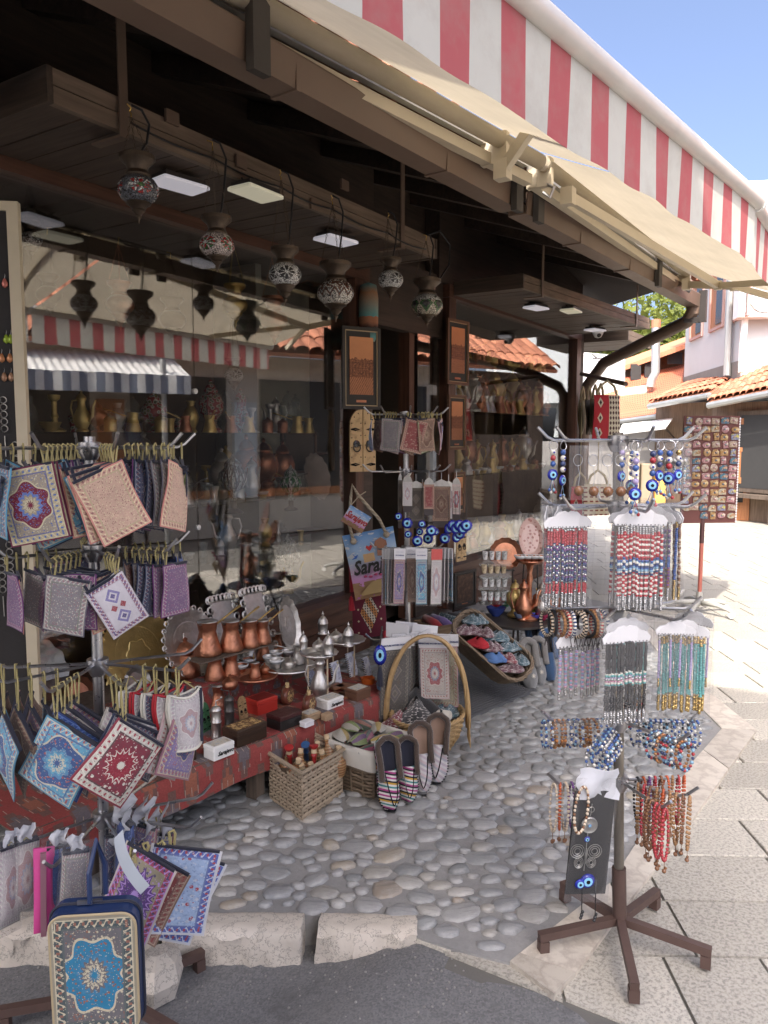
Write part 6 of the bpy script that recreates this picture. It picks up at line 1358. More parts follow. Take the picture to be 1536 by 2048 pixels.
door_plaque(at(489,1445, z=TZ), TY+.2, .42, 'small arched wooden door plaque with a pierced brass plate on the table', mat('plaq_brown', (.3,.19,.09), .6), -.15)
door_plaque(at(395,1470, z=TZ), TY+.2, .4, 'dark arched plaque with a red rosette behind the mills', mat('plaq_dark', (.07,.05,.04), .6), -.15); door_plaque(at(415,1462, z=TZ), TY+.3, .44, 'green arched plaque behind the silver mill', mat('plaq_green', (.04,.14,.06), .6), -.15)
# ashtrays, coasters, notebooks
M_OR = mat('orange_glaze', (.55,.12,.02), .3); M_BLU = mat('blue_glaze', (.06,.24,.45), .3)
for px, py, m, lb in ((736,1366,M_OR,'round orange ashtray bowl at the right end of the table'),(768,1378,M_BLU,'round blue ashtray bowl at the right end of the table')):
    t = thing('ashtray', lb, 'ashtray', at(px, py, z=TZ), (0,0,0), GT); ob('body', MB().lathe([(0,0),(.03,0),(.033,.004),(.033,.026),(.029,.027),(.027,.008),(0,.006)], 20), m, t, smooth=True)
    for k in range(3): a = 2*PI*k/3; ob('notch', MB().cbox((.031*math.cos(a),.031*math.sin(a),.027),(.009,.009,.004), rz(a)), m, t)
for i in range(5): 
    t = ob('coaster', MB().bbox((-.035,-.035,0),(.035,.035,.009),.004), mat('coaster_wood', (.22,.1,.05), .45), None, at(672+18*(i % 3), 1392-6*(i//3)*3, z=TZ+.01*(i//3)), (0,0,.4*i)); tag(t, 'polished wooden coaster, %s of the fanned stack by the ashtrays' % ORD[i], 'coaster', 'coasters')
M_WATER = mat('watercolour', fn=lambda: ramp(noise(coord('Object'), 26, 4, .7), [(.3,(.7,.68,.64)),(.48,(.62,.65,.72)),(.56,(.34,.36,.5)),(.64,(.5,.42,.2)),(.75,(.7,.69,.66))]), rough=.6)
for i, (px, py, w, h) in enumerate(((630,1385,.05,.10),(676,1368,.062,.105),(708,1352,.065,.115),(738,1355,.05,.10))):
    t = thing('spiral_notebook', 'spiral notebook with a watercolour town cover, %s from left behind the coasters' % ORD[i], 'notebook', at(px, py, z=TZ), (-.25,0,TY+.1), GT); ob('cover', MB().box((-w/2,-.003,0),(w/2,.003,h)), M_WATER, t)
    q = MB()
    for k in range(12): q.cbox((-w/2,-.002,h*(k+.5)/12),(.008,.008,.003))
    ob('spiral', q, M_EYEK, t)
# stools with burnt tops under the left end
for i, (px, py) in enumerate(((140,1570),(195,1590))):
    t = thing('wooden_bowl_stool', 'round red wooden stool with a burnt picture top, %s behind the rack pole' % ('left' if i == 0 else 'right'), 'stool', at(px, py, z=.24), (0,0,0), 'small stools'); ob('top', MB().lathe([(0,.0),(.07,0),(.085,-.02),(.08,-.045),(.03,-.05)], 20), mat('stool_red', (.2,.06,.03), .4), t, smooth=True); ob('picture', MB().lathe([(.066,.001),(.064,.003),(0,.003)], 20), M_PYRO, t)
    for k in range(3): a = 2*PI*k/3; ob('leg', MB().tube([(.05*math.cos(a),.05*math.sin(a),-.04),(.075*math.cos(a),.075*math.sin(a),-.239)], .011, 7), mat('stool_leg', (.06,.03,.022), .5), t)
# ================================================================ BASKETS, SLIPPERS, KNITWEAR
def m_weave(name, c1, c2, su, sv, bump=.9):
    def f():
        u, v, w = sep(coord('UV')); x = u*su; y = v*sv; r = x.fl(); ph = ((y+r*.5).fr()-.5); k = (1-(ph.abs()*2)); ex = ((x.fr()-.5).abs()*2)
        hh = X.m('SQRT', (k*(1-ex*ex)).max(.0)); n = noise(coord('Object'), 60, 3)
        return mix(hh*.8+n*.35-.1, c1, c2), hh
    m = mat(name, fn=f, rough=.75, var=.2, vs_=30, bump=bump)
    for n in m.node_tree.nodes:
        if n.type == 'BUMP': n.inputs['Distance'].default_value = .01
    return m
M_SEA = mat('seagrass', fn=lambda: mix(noise(coord('Object'), 55, 4, .7), (.20,.15,.10), (.46,.38,.28)), rough=.8, var=.25, vs_=22, bump=.3, bs=200)
M_WIL = mat('willow', fn=lambda: mix(noise(coord('Object'), 40, 4, .7), (.26,.16,.07), (.52,.36,.17)), rough=.55, var=.2, vs_=25)
M_DWIL = mat('dark_willow', fn=lambda: mix(noise(coord('Object'), 40, 4, .7), (.09,.065,.045), (.24,.18,.12)), rough=.65, var=.25, vs_=25)
M_LIN = mat('linen', (.55,.53,.48), .85, var=.12, vs_=20, bump=.3, bs=60)
# square plaited basket: every strand a knot of the plait
def plait_face(a, b, H, parent, cols, rows, skip=None):
    """a,b = lower corners (world); fills a-b x height with interlaced flat strands"""
    a = Vector(a); b = Vector(b); d = (b-a).normalized(); L = (b-a).length; n = Vector((d.y, -d.x, 0)); m = MB(); w = L/cols; h = H/rows
    for j in range(rows):
        for i in range(cols):
            c = a+d*(w*(i+.5))+Vector((0,0,h*(j+.5))); s = 1 if j % 2 else -1
            if skip and skip((i+.5)/cols, (j+.5)/rows): continue
            # slanted bulging strand
            t = (d*w*.62+Vector((0,0,s*h*.30)))
            q = n*(.006 if s > 0 else .004); u = Vector((0,0,h*.46)); r = random.uniform(.85,1.15)
            m.loft([[c-t-u*.6, c-t+q*.3-u*.2, c-t+u*.6, c-t-q*.8], [c-u*r+q*.6, c+q*1.5*r, c+u*r+q*.6, c-q*.8], [c+t-u*.6, c+t+q*.3+u*.2, c+t+u*.6, c+t-q*.8]])
    return wob('plaited_side', m, M_SEA, parent, True)
B0, B1, B2 = Vector((2.181,1.915,0)), Vector((2.106,1.688,0)), Vector((2.365,1.688,0)); B3 = B0+B2-B1
sb = thing('plaited_basket', 'square pale seagrass basket full of wooden bottles and pipes on the cobbles', 'basket', tuple(B1)); H = .185
hole = lambda u, v: (abs(u-.45) < .2) and v > .72+.6*abs(u-.45)
for a, b, sk in ((B0,B1,hole),(B1,B2,None),(B2,B3,None),(B3,B0,None)):
    c = (B0+B2)/2; a_ = c+(a-c)*.96; b_ = c+(b-c)*.96; plait_face(a_, b_, H, sb, 9, 13, sk)
wob('rim', MB().tube([q+Vector((0,0,H)) for q in (B0,B1,B2,B3,B0)], .009, 6), M_SEA, sb, True)
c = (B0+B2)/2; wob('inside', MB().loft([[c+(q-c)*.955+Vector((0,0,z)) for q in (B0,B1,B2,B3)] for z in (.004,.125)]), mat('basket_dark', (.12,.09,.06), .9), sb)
M_PAINT = mat('painted_bands', fn=lambda: ramp((sep(coord('Object'))[2]*95).fr(), [(0,(.30,.13,.05)),(.2,(.04,.03,.03)),(.34,(.45,.28,.1)),(.5,(.3,.04,.03)),(.64,(.5,.4,.22)),(.8,(.05,.08,.06)),(.92,(.34,.16,.06))], 'CONSTANT'), rough=.35, var=.1)
M_CORK = mat('pale_wood', (.58,.44,.28), .6)
for i, (px, py, dz, k, lb) in enumerate(((635,1500,.0,0,'dark striped'),(660,1490,.02,0,'red and ochre'),(650,1520,.0,0,'green banded'),(568,1525,-.02,0,'brown banded left'),(600,1520,.0,0,'tall brown'),(612,1545,-.03,0,'small front'),(628,1543,-.03,0,'small yellow front'),(677,1512,0,0,'rightmost'),(590,1535,-.01,0,'middle'))):
    p = at(px, py+18, z=.12+dz); t = thing('wooden_flask_bottle', lb+' painted wooden bottle in the square basket', 'bottle', p, (random.uniform(-.3,.3), random.uniform(-.3,.3), i), 'painted bottles in the square basket')
    ob('body', vmesh('pbottle', lambda: MB().lathe([(0,-.04),(.026,-.04),(.03,-.02),(.032,0),(.028,.02),(.014,.036),(.011,.05),(.013,.055),(.013,.062),(.0,.062)], 16).mesh('body', True)), M_PAINT, t); ob('stopper', vmesh('pstop', lambda: MB().lathe([(.0105,.062),(.011,.078),(0,.08)], 12).mesh('stopper', True)), M_CORK, t)
for i, (px, py, c, lb, tl) in enumerate(((613,1500,(.03,.08,.2),'blue',-.5),(580,1510,(.35,.03,.03),'red and blue',-.35),(628,1515,(.35,.03,.03),'red banded',.1))):
    p = at(px, py+14, z=.14); t = thing('wooden_pipe', lb+' turned wooden whistle sticking out of the square basket', 'whistle', p, (0, tl, HEAD), 'whistles in the square basket')
    ob('shaft', MB().lathe([(0,-.06),(.009,-.06),(.009,.03),(.012,.035),(.009,.045),(.009,.06),(.016,.066),(.018,.075),(0,.078)], 12), mat('turned_'+lb[:3], c, .35), t, smooth=True); ob('tip', MB().lathe([(.011,.045),(.011,.06)], 10), M_CORK if i else mat('turned_blu', c, .35), t)
# lined dark basket of knitted socks
lb0 = thing('lined_basket', 'dark wicker basket lined with cloth and full of knitted slippers', 'basket', (2.50,1.66,0), (0,0,-.1))
Wb, Db, Hb = .24, .26, .19
def ringr(W, D, z, r=.04): return [(x, y, z) for x, y in rrect(W, D, r, 4)]
bk_ = MB()
for j in range(13):
    z = Hb*(j+.5)/13; f = .84+.16*j/13; pts = rrect(Wb*f, Db*f, .04, 4); n = len(pts)
    bk_.tube([(x+.004*math.cos(i*PI+j*PI)*(1 if abs(x) > abs(y) else 0), y+.004*math.cos(i*PI+j*PI)*(0 if abs(x) > abs(y) else 1), z) for i, (x, y) in enumerate(pts+pts[:1])], .0068, 5)
ob('weave', bk_, M_DWIL, lb0, smooth='all')
st = MB(); pts = rrect(Wb, Db, .03, 1)
for k in range(16):
    a = 2*PI*k/16; x, y = Wb*.5*max(-1, min(1, 1.3*math.cos(a))), Db*.5*max(-1, min(1, 1.3*math.sin(a))); st.tube([(x*.86,y*.86,0),(x*1.02,y*1.02,Hb)], .005, 5)
ob('stakes', st, M_DWIL, lb0); ob('base', MB().loft([ringr(Wb*.84,Db*.84,.0),ringr(Wb*.84,Db*.84,.01)]), M_DWIL, lb0)
ob('lining', MB().loft([ringr(Wb*1.06,Db*1.06,Hb-.07),ringr(Wb*1.1,Db*1.1,Hb-.01),ringr(Wb*1.08,Db*1.08,Hb+.012),ringr(Wb*.94,Db*.94,Hb+.008),ringr(Wb*.88,Db*.88,Hb-.06)], caps=False), M_LIN, lb0, smooth='all')
def m_knit(name, cols):
    def f():
        u, v, w = sep(coord('UV')); n = noise(coord('Object'), 25, 2); x = u*len(cols)*1.0+n*.5; z = x.fr()
        c = cols[0]
        for i, k in enumerate(cols): c = mix((x.fl()-i).abs() < .5, c, k) if i else cols[0]
        st_ = ((v*40+u*3).fr()-.5).abs()*2; return hsv(c if isinstance(c, X) else mix(.5, cols[0], cols[0]), .5, 1., st_*.5+.65), st_
    return mat(name, fn=f, rough=.9, var=.12, bump=.8, sheen=.3)
KN = [m_knit('knit_a', [(.04,.08,.06),(.3,.06,.12),(.05,.09,.07),(.34,.12,.08),(.05,.1,.06)]), m_knit('knit_b', [(.16,.24,.04),(.12,.03,.14),(.2,.28,.05),(.5,.47,.4)]), m_knit('knit_c', [(.55,.52,.45),(.5,.35,.08),(.55,.52,.45)])]
for i in range(9):
    x, y = -.07+.07*(i % 3), -.08+.08*(i//3); t = ob('knitted_slipper', MB().grid(lambda u, v: ((u-.5)*.075*math.sin(PI*(.12+.76*v)), (v-.5)*.15, .03*math.sin(PI*u)*math.sin(PI*(.1+.8*v))+.012*v), 10, 10), KN[(i*2+i//3) % 3], None, Vector((2.50+x,1.66+y,Hb-.015+.012*(i % 2)+.01*(i//3))), (.1*(i % 2), .15*(i % 3-1), .9+.25*i), smooth='all')
    tag(t, 'striped hand knitted slipper, %s from the front left of the lined basket' % ORD[i], 'slipper', 'knitted slippers in the lined basket')
    ob('sole', MB().grid(lambda u, v: ((u-.5)*.075*math.sin(PI*(.12+.76*v)), (v-.5)*.15, -.002+.012*v), 4, 4), KN[0], t)
# round willow basket with a hoop handle
HBp = Vector((2.93, 1.63, 0)); hb = thing('hoop_basket', 'round willow basket with a tall hoop handle holding knitted hats', 'basket', HBp)
def wring(R, z, m, n=40, amp=.004, r=.005, ph=0, el=.85):
    m.tube([((R+amp*math.cos(i*PI+ph))*math.cos(2*PI*i/n), (R+amp*math.cos(i*PI+ph))*el*math.sin(2*PI*i/n), z) for i in range(n+1)], r, 4, False)
m = MB()
for j in range(14): wring(.115+.065*math.sin(PI/2*j/13), .006+.0115*j, m, 40, .004, .0062, j*PI)
ob('weave', m, M_WIL, hb, smooth='all'); m = MB()
for k in range(20): a = 2*PI*k/20; m.tube([(.11*math.cos(a),.11*.85*math.sin(a),0),(.165*math.cos(a),.165*.85*math.sin(a),.07),(.182*math.cos(a),.182*.85*math.sin(a),.165)], .0045, 5)
ob('stakes', m, M_WIL, hb); m = MB()
for q in range(3): m.tube([((.183+.006*math.cos(i*1.3+q*2.1))*math.cos(2*PI*i/60), (.183+.006*math.cos(i*1.3+q*2.1))*.85*math.sin(2*PI*i/60), .165+.007*math.sin(i*1.3+q*2.1)) for i in range(61)], .0055, 5, False)
ob('braided_rim', m, M_WIL, hb, smooth='all'); ob('base', MB().lathe([(0,0),(.115,0),(.115,.01),(0,.012)], 24, Matrix.Scale(.85, 4, (0,1,0))), M_WIL, hb)
m = MB(); ax = RT*.185
for q in range(4): m.tube([ax*math.cos(PI*i/30)*1.0+Vector((.006*math.cos(q*1.57+i*.35),.006*math.sin(q*1.57+i*.35),.10+.42*math.sin(PI*i/30)**.8)) for i in range(31)], .0075, 5)
ob('hoop_handle', m, M_WIL, hb, smooth='all')
m = MB()
for k in range(7): m.tube([ax+Vector((0,0,.2)), ax*(1.02)+FH*(.02*(k-3))+Vector((0,0,.03))], .0025, 4); m.tube([-ax+Vector((0,0,.2)), -ax*(1.02)+FH*(.02*(k-3))+Vector((0,0,.03))], .0025, 4)
ob('handle_lashing', m, M_WIL, hb)
def m_nordic(name, a, b):
    def f():
        v = coord('UV'); u, vv, w = sep(v); P = comb((u*26).fl(), (vv*20).fl()); n = noise(P, .83, 1); n2 = (((u*13).fr()-.5).abs()+((vv*10).fr()-.5).abs())
        k = (n > .52); st_ = ((vv*60).fr()-.5).abs()*2; return hsv(mix(k, a, mix(n2 < .5, b, a)), .5, 1., st_*.4+.75), st_
    return mat(name, fn=f, rough=.95, var=.15, bump=.6, sheen=.3)
ND = [m_nordic('nordic_black', (.02,.02,.022), (.5,.47,.44)), m_nordic('nordic_red', (.22,.03,.05), (.6,.57,.55)), m_nordic('nordic_teal', (.06,.13,.17), (.45,.5,.52)), m_nordic('nordic_plum', (.14,.06,.08), (.55,.5,.5))]
BLK = mat('black_wool', (.018,.018,.02), .95, sheen=.4, bump=.5, bs=200); CRW = mat('cream_wool', (.55,.52,.45), .95, sheen=.3, bump=.5, bs=150)
def blob(p, R, H, m, label, cat, sq=(1,.7), yaw=0., seed=0, group=None, name='knitted_hat', flop=.3):
    def f(u, v):
        a = 2*PI*u; r = R*(1-.75*v**2)*(1+.16*math.sin(3*a+seed)+.08*math.sin(5*a+2*seed+3*v)); return (r*math.cos(a)*sq[0]+flop*R*v, r*math.sin(a)*sq[1], H*(v-.12*v**3)*(1+.18*math.sin(2*a+seed)))
    o = ob(name, MB().grid(f, 26, 9), m, None, p, (0,0,yaw), smooth='all'); tag(o, label, cat, group)
    ob('cuff', MB().tube([Vector(f(i/26, .02))+Vector((0,0,.006)) for i in range(27)], .009, 6), m, o, smooth='all'); return o
blob(HBp+Vector((-.07,.02,.14)),.10,.10,ND[0],'black and white patterned knitted hat in the hoop basket','hat',seed=1,yaw=.4); blob(HBp+Vector((-.12,.07,.13)),.08,.07,ND[1],'red and white patterned knitted mitten heap in the hoop basket','mittens',seed=2); blob(HBp+Vector((.06,.07,.13)),.12,.12,BLK,'black wool hat at the back of the hoop basket','hat',seed=3,yaw=1); blob(HBp+Vector((.1,-.03,.13)),.085,.045,ND[2],'teal patterned knitted hat at the right of the hoop basket','hat',seed=4); blob(HBp+Vector((.02,-.06,.145)),.05,.035,CRW,'cream wool sock roll at the front of the hoop basket','sock',sq=(1.8,.7),seed=5,yaw=.3)
# ---------------------------------------------------------------- slippers standing on their toes
def m_stripes(name, cols, k, slant=.0, nb=0.):
    def f():
        u, v, w = sep(coord('UV')); x = (v*k+u*slant).fr()*len(cols); c = mix(1., cols[0], cols[0])
        for i in range(1, len(cols)): c = mix(x > i, c, cols[i])
        return c
    return mat(name, fn=f, rough=.9, var=.12, vs_=50, bump=.4, bs=300)
STR = m_stripes('slipper_stripes', [(.62,.6,.58),(.02,.02,.025),(.35,.05,.2),(.62,.6,.58),(.05,.22,.22),(.62,.6,.58),(.5,.3,.04),(.02,.02,.025),(.62,.6,.58),(.35,.05,.2)], 2.2, .35)
PLD = m_stripes('slipper_plaid', [(.52,.5,.5),(.42,.36,.4),(.55,.53,.52),(.36,.36,.4),(.5,.4,.42)], 3, 1.0)
FUR = mat('brown_fur', (.06,.04,.03), .95, sheen=.5, bump=.9, bs=180); GFUR = mat('grey_fur', (.16,.155,.15), .95, sheen=.5, bump=.9, bs=160)
GFELT = mat('grey_felt', (.17,.175,.18), .95, sheen=.3, bump=.4, bs=200); BFELT = mat('blue_felt', (.03,.07,.15), .95, sheen=.3, bump=.4, bs=200)
def slipper(p, yaw, lean, outer, fur, inner, label, s=1., roll=0., star=False, stitch=True):
    """toe at origin pointing down; heel up; front (upper) faces -y"""
    t = thing('slipper', label, 'slipper', p, (lean, roll, yaw)); t.scale = (s, s, s); L = .265
    hw = lambda v: .045*(math.sin(PI*min(1, .5*(v+.06)/.30))**.7 if v < .24 else 1-.14*math.sin(PI*(v-.24)/.76)) * (1 if v < .86 else math.sqrt(max(.06, 1-((v-.86)/.145)**2)))
    ob('sole', MB().grid(lambda u, v: ((2*u-1)*hw(v), .0+.006*math.sin(PI*u), L*v), 10, 16).grid(lambda u, v: ((1-2*u)*hw(v), -.012+.008*(2*u-1)**2, L*v), 10, 16), outer, t, smooth='all')
    top = lambda u, v: ((2*u-1)*hw(v*.56)*(1.0), -.012-.048*math.cos((2*u-1)*PI/2)**.8*(.35+.65*math.sin(PI/2*min(1,(v*.56+.05)/.3))), L*v*.56+.0)
    ob('vamp', MB().grid(top, 14, 12), outer, t, smooth='all')
    side = lambda s_: (lambda u, v: (s_*hw(.42+.58*u)*(1-.05*v), -.01-(.046-.012*u)*v, L*(.42+.58*u)))
    for s_ in (-1, 1): ob('side', MB().grid(side(s_), 10, 6), outer, t, smooth='all')
    col = [Vector((-hw(.42+.58*k/9)*.98, -.05+.012*k/9, L*(.42+.58*k/9))) for k in range(10)]; col2 = [Vector((-q.x, q.y, q.z)) for q in col[::-1]]
    ob('fur_collar', MB().tube(col+col2, .012 if stitch else .02, 7), fur, t, smooth='all'); ob('lining', MB().grid(lambda u, v: ((2*u-1)*hw(.46+.5*v)*.86, -.018-.012*abs(2*u-1), L*(.46+.5*v)), 6, 8), inner, t, smooth='all')
    if stitch: 
        q = MB()
        for k in range(30): a = Vector(top(0, k/29) if k % 2 == 0 else top(1, k/29)); q.cbox(a+Vector((0,-.002,0)),(.009,.004,.004))
        for k in range(14): q.cbox(Vector(top((k+.5)/14, .0))+Vector((0,-.002,-.001)),(.004,.004,.008))
        ob('stitching', q, M_EYEK, t)
        ob('vamp_seam', MB().tube([Vector(top(.2+.6*k/12, .92-.8*math.sin(PI*k/12)))+Vector((0,-.002,0)) for k in range(13)], .0025, 4), M_EYEK, t)
    if star:
        q = MB()
        for k in range(4): a = PI*k/4; q.tube([(.013*math.cos(a), -.066, L*.24+.013*math.sin(a)), (-.013*math.cos(a), -.066, L*.24-.013*math.sin(a))], .0018, 4)
        ob('star_embroidery', q, CRW, t)
    return t
slipper(Vector((2.36,1.475,.004)), FACE+.45, -.22, STR, FUR, M_NAVY, 'striped felt slipper with brown fur, left of the striped pair', 1.0); slipper(Vector((2.45,1.445,.004)), FACE+.15, -.28, STR, FUR, M_NAVY, 'striped felt slipper with brown fur, right of the striped pair', .9)
slipper(Vector((2.545,1.44,.004)), FACE+.15, -.3, PLD, FUR, mat('tan_fur', (.3,.2,.15), .95, sheen=.4), 'plaid grey slipper with brown fur, left of the plaid pair', 1.0); slipper(Vector((2.65,1.43,.004)), FACE-.2, -.35, PLD, FUR, mat('tan_fur', (.3,.2,.15), .95), 'plaid grey slipper with brown fur, right of the plaid pair', 1.0)
slipper(at(1062,1378, z=.004), FACE+.2, -.42, GFELT, GFUR, GFUR, 'grey felt slipper with a white star, front one of the grey pair', 1.0, 0, True, False); slipper(at(1083,1374, z=.004)+FH*.05, FACE+.1, -.42, GFELT, GFUR, GFUR, 'grey felt slipper with a white star, rear one of the grey pair', .95, 0, True, False)
slipper(at(1105,1368, z=.004)+FH*.06, FACE+.35, -.35, BFELT, BFELT, BLK, 'dark blue felt slipper, nearer of the blue pair', 1.05, 0, False, False); slipper(at(1085,1360, z=.004)+FH*.16, FACE+.3, -.35, BFELT, BFELT, BLK, 'dark blue felt slipper, farther of the blue pair', 1.05, 0, False, False)
# long tilted basket of socks and mittens
c0 = at(985, 1290, d=4.05); lgb = thing('long_basket', 'long tilted dark wicker basket of knitted socks on the doormat', 'basket', c0, (0,0,0))
ax_ = (at(1052,1350, d=3.98)-at(925,1243, d=4.12)).normalized(); nx = Vector((0,0,1)).cross(ax_).normalized()*-1; up_b = nx.cross(ax_)*-1
nx = (nx*.78-Vector((0,0,1))*.0).normalized(); upb = (Vector((0,0,1))*.75-FH*.62).normalized(); sdv = ax_.cross(upb).normalized(); upb = sdv.cross(ax_).normalized()
if upb.z < 0: upb = -upb
m = MB(); ct = lambda x, y, z: ax_*x+sdv*y+upb*z
for j in range(15):
    z = -.14+.0098*j; f = .78+.22*j/14; pts = rrect(.46*f, .20*f, .08, 6); m.tube([ct(x*(1+.012*math.cos(i*PI+j*PI)), y*(1+.02*math.cos(i*PI+j*PI)), z) for i, (x, y) in enumerate(pts+pts[:1])], .0058, 5, False)
ob('weave', m, M_DWIL, lgb, smooth='all'); m = MB(); pts = rrect(.46,.20,.08,6)
for q in range(3): m.tube([ct(x*(1+.03*math.cos(i*1.4+q*2.1)), y*(1+.05*math.cos(i*1.4+q*2.1)), .006+.007*math.sin(i*1.4+q*2.1)) for i, (x, y) in enumerate(pts+pts[:1])], .006, 5, False)
ob('braided_rim', m, M_DWIL, lgb, smooth='all'); ob('base', MB().loft([[ct(x*.76,y*.76,z) for x, y in pts] for z in (-.145,-.135)]), M_DWIL, lgb)
for i, (x, y, mm, lb) in enumerate(((-.16,-.04,ND[2],'blue grey'),(-.15,.04,ND[3],'brown and white'),(-.08,-.02,ND[3],'maroon and white'),(-.06,.055,mat('red_wool', (.35,.02,.03), .95),'plain red'),(-.01,-.05,ND[2],'grey blue'),(0,.02,ND[3],'plum and white'),(.05,.06,mat('blue_knit', (.08,.16,.35), .95),'sky blue'),(.07,-.05,ND[2],'dark blue'),(.09,.02,ND[1],'wine red'),(.15,-.03,ND[2],'navy'),(.15,.04,ND[3],'dusky'))):
    o = blob(c0+ct(x,y,-.02), .055, .05, mm, lb+' knitted sock bundle, %s from the upper end of the long basket' % ORD[i], 'socks', sq=(1.25,.75), seed=i, yaw=math.atan2(ax_.y, ax_.x)+.5*math.sin(i*2), group='socks in the long basket', name='sock_bundle')
# shallow crate of scarves behind the long basket
p = at(895, 1245, z=.1); t = thing('scarf_crate', 'shallow wooden crate of rolled scarves by the door', 'crate', p, (0,0,TYAW-.3))
for y in (-.12,.12): ob('slat', MB().box((-.2,y-.006,-.06),(.2,y+.006,.02)), wood('wood_crate', (.2,.13,.08), (.34,.24,.15), .7), t)
for x in (-.2,.2): ob('end', MB().box((x-.006,-.12,-.06),(x+.006,.12,.02)), wood('wood_crate', (.2,.13,.08), (.34,.24,.15), .7), t)
ob('bottom', MB().box((-.2,-.12,-.1),(.2,.12,-.06)), W_OLD, t)
for i, (x, c, lb) in enumerate(((-.12,(.35,.03,.04),'red'),(-.04,(.2,.15,.4),'lilac'),(.05,(.04,.12,.13),'teal'),(.13,(.05,.05,.06),'dark'))):
    o = ob('rolled_scarf', MB().tube([(-.0,-.11,0),(.01,0,.006),(0,.11,0)], [.028,.034,.028], 10), ND[2] if lb == 'teal' else mat('scarf_'+lb, c, .9, sheen=.3), None, p+Matrix.Rotation(TYAW-.3, 3, 'Z') @ Vector((x,0,.0)), (.25,0,TYAW-.3+.2*i), smooth='all'); tag(o, lb+' rolled scarf in the shallow crate', 'scarf', 'scarves in the crate'); ob('end_swirl', MB().lathe([(.012,.0),(.02,.003),(.024,.0)], 10, tr(0,-.111,0) @ rx(PI/2)), M_LIN, o)
# round metal table with enamel bowls, shot glasses, teapots
RTc = at(1032, 1238, z=.30); rt = thing('round_table', 'small round black metal table with bowls beside the right window', 'table', (RTc.x, RTc.y, 0))
ob('top', MB().lathe([(0,.28),(.2,.28),(.212,.285),(.212,.298),(0,.3)], 30), M_BLACK, rt, smooth=True)
for k in range(4):
    a = 2*PI*k/4+.5; ob('leg', MB().tube([(.1*math.cos(a),.1*math.sin(a),.28),(.2*math.cos(a),.2*math.sin(a),0)], .007, 6), M_BLACK, rt)
for i, (px, py, c, lb, s, dz) in enumerate(((992,1232,(.03,.05,.2),'blue enamel bowl at the left, lower one',1.25,0),(992,1226,(.35,.03,.04),'red enamel bowl stacked on the blue one',1.25,.035),(1042,1240,(.2,.26,.4),'pale blue bowl at the front of the round table',.95,0),(1042,1233,(.02,.02,.022),'black bowl with white dots on the pale blue one',1.0,.035),(1068,1240,(.05,.05,.3),'blue bowl with a yellow base',.8,0),(1066,1234,(.25,.32,.05),'lime green bowl on top',.75,.03),(1085,1240,(.28,.03,.08),'wine red bowl at the right',.85,0),(1086,1233,(.5,.1,.02),'orange bowl on the wine red one',.8,.032),(1006,1218,(.06,.25,.13),'green bowl behind the red one',1.0,0))):
    p = at(px, py, z=.30); vessel('bowl', mat('enamel%d' % i, c, .2), Vector((p.x, p.y, .302+dz)), s*.95, i, lb, 'enamel bowls on the round table', 'bowl', 'enamel_bowl')
M_SHOT = mat('printed_glass', fn=lambda: mix((noise(coord('Object'), 60, 4, .8)-.47)*5, (.62,.62,.62), (.08,.08,.085)), rough=.2, var=.1)
for r in range(4):
    for k in range(4):
        p = at(968+k*13+(r % 2)*2, 1200-r*27, d=4.62+.03*k); t = ob('shot_glass', MB().lathe([(0,0),(.014,0),(.018,.05),(.0165,.05),(.013,.008),(0,.008)], 14), M_SHOT if r != 2 else mat('gold_print', fn=lambda: mix((noise(coord('Object'), 60, 4, .8)-.47)*5, (.55,.45,.3), (.2,.12,.06)), rough=.2), None, p, smooth=True); tag(t, 'printed shot glass, %s of row %s from the bottom on the acrylic stand' % (ORD[k], ('one','two','three','four')[r]), 'glass', 'shot glasses')
p = at(992, 1205, d=4.66); t = thing('glass_stand', 'clear acrylic stand of printed shot glasses', 'stand', (p.x, p.y, p.z))
for r in range(4): ob('shelf', MB().box((-.1,-.04,.077*r-.006),(.1,.06,.077*r-.003), rz(FACE)), G_CLEAR, t)
ob('back', MB().box((-.1,.06,0),(.1,.063,.32), rz(FACE)), G_CLEAR, t)
for i, (px, py, k, me, s, lb) in enumerate(((1047,1190,'jug','copper',1.2,'big copper teapot on the round table'),(1085,1200,'jug','pewter',1.15,'silver teapot right of the copper teapot'),(1030,1170,'samovar','brass',.9,'small brass samovar behind the copper teapot'),(1100,1150,'jug','brass',1.0,'brass jug behind the silver teapot'))):
    p = at(px, py+26, d=4.62+.05*i); vessel(k, me, Vector((p.x, p.y, .302)), s, 2.0+i, lb, 'teapots on the round table', 'teapot', 'teapot')
t = tray(at(1060,1126, d=4.6), .085, 'copper', 'rose copper tray of cups above the copper teapot', 0, 0, 1, 0, 'copper plates by the right window'); zt = t.location.z-.302
ob('pedestal', MB().lathe([(0,-zt),(.05,-zt),(.052,-zt+.012),(.018,-zt+.04),(.014,-.12),(.02,-.1),(.013,-.06),(.022,-.015),(.04,0)], 16), M_COP, t, smooth=True)
def easel(t): ob('easel', MB().tube([(-.04,.0,0),(-.055,.03,.302-t.location.z)], .005, 5).tube([(.04,.0,0),(.055,.03,.302-t.location.z)], .005, 5).beam((-.05,-.01,0),(.05,-.01,0), .02, .008), M_BLACK, t)
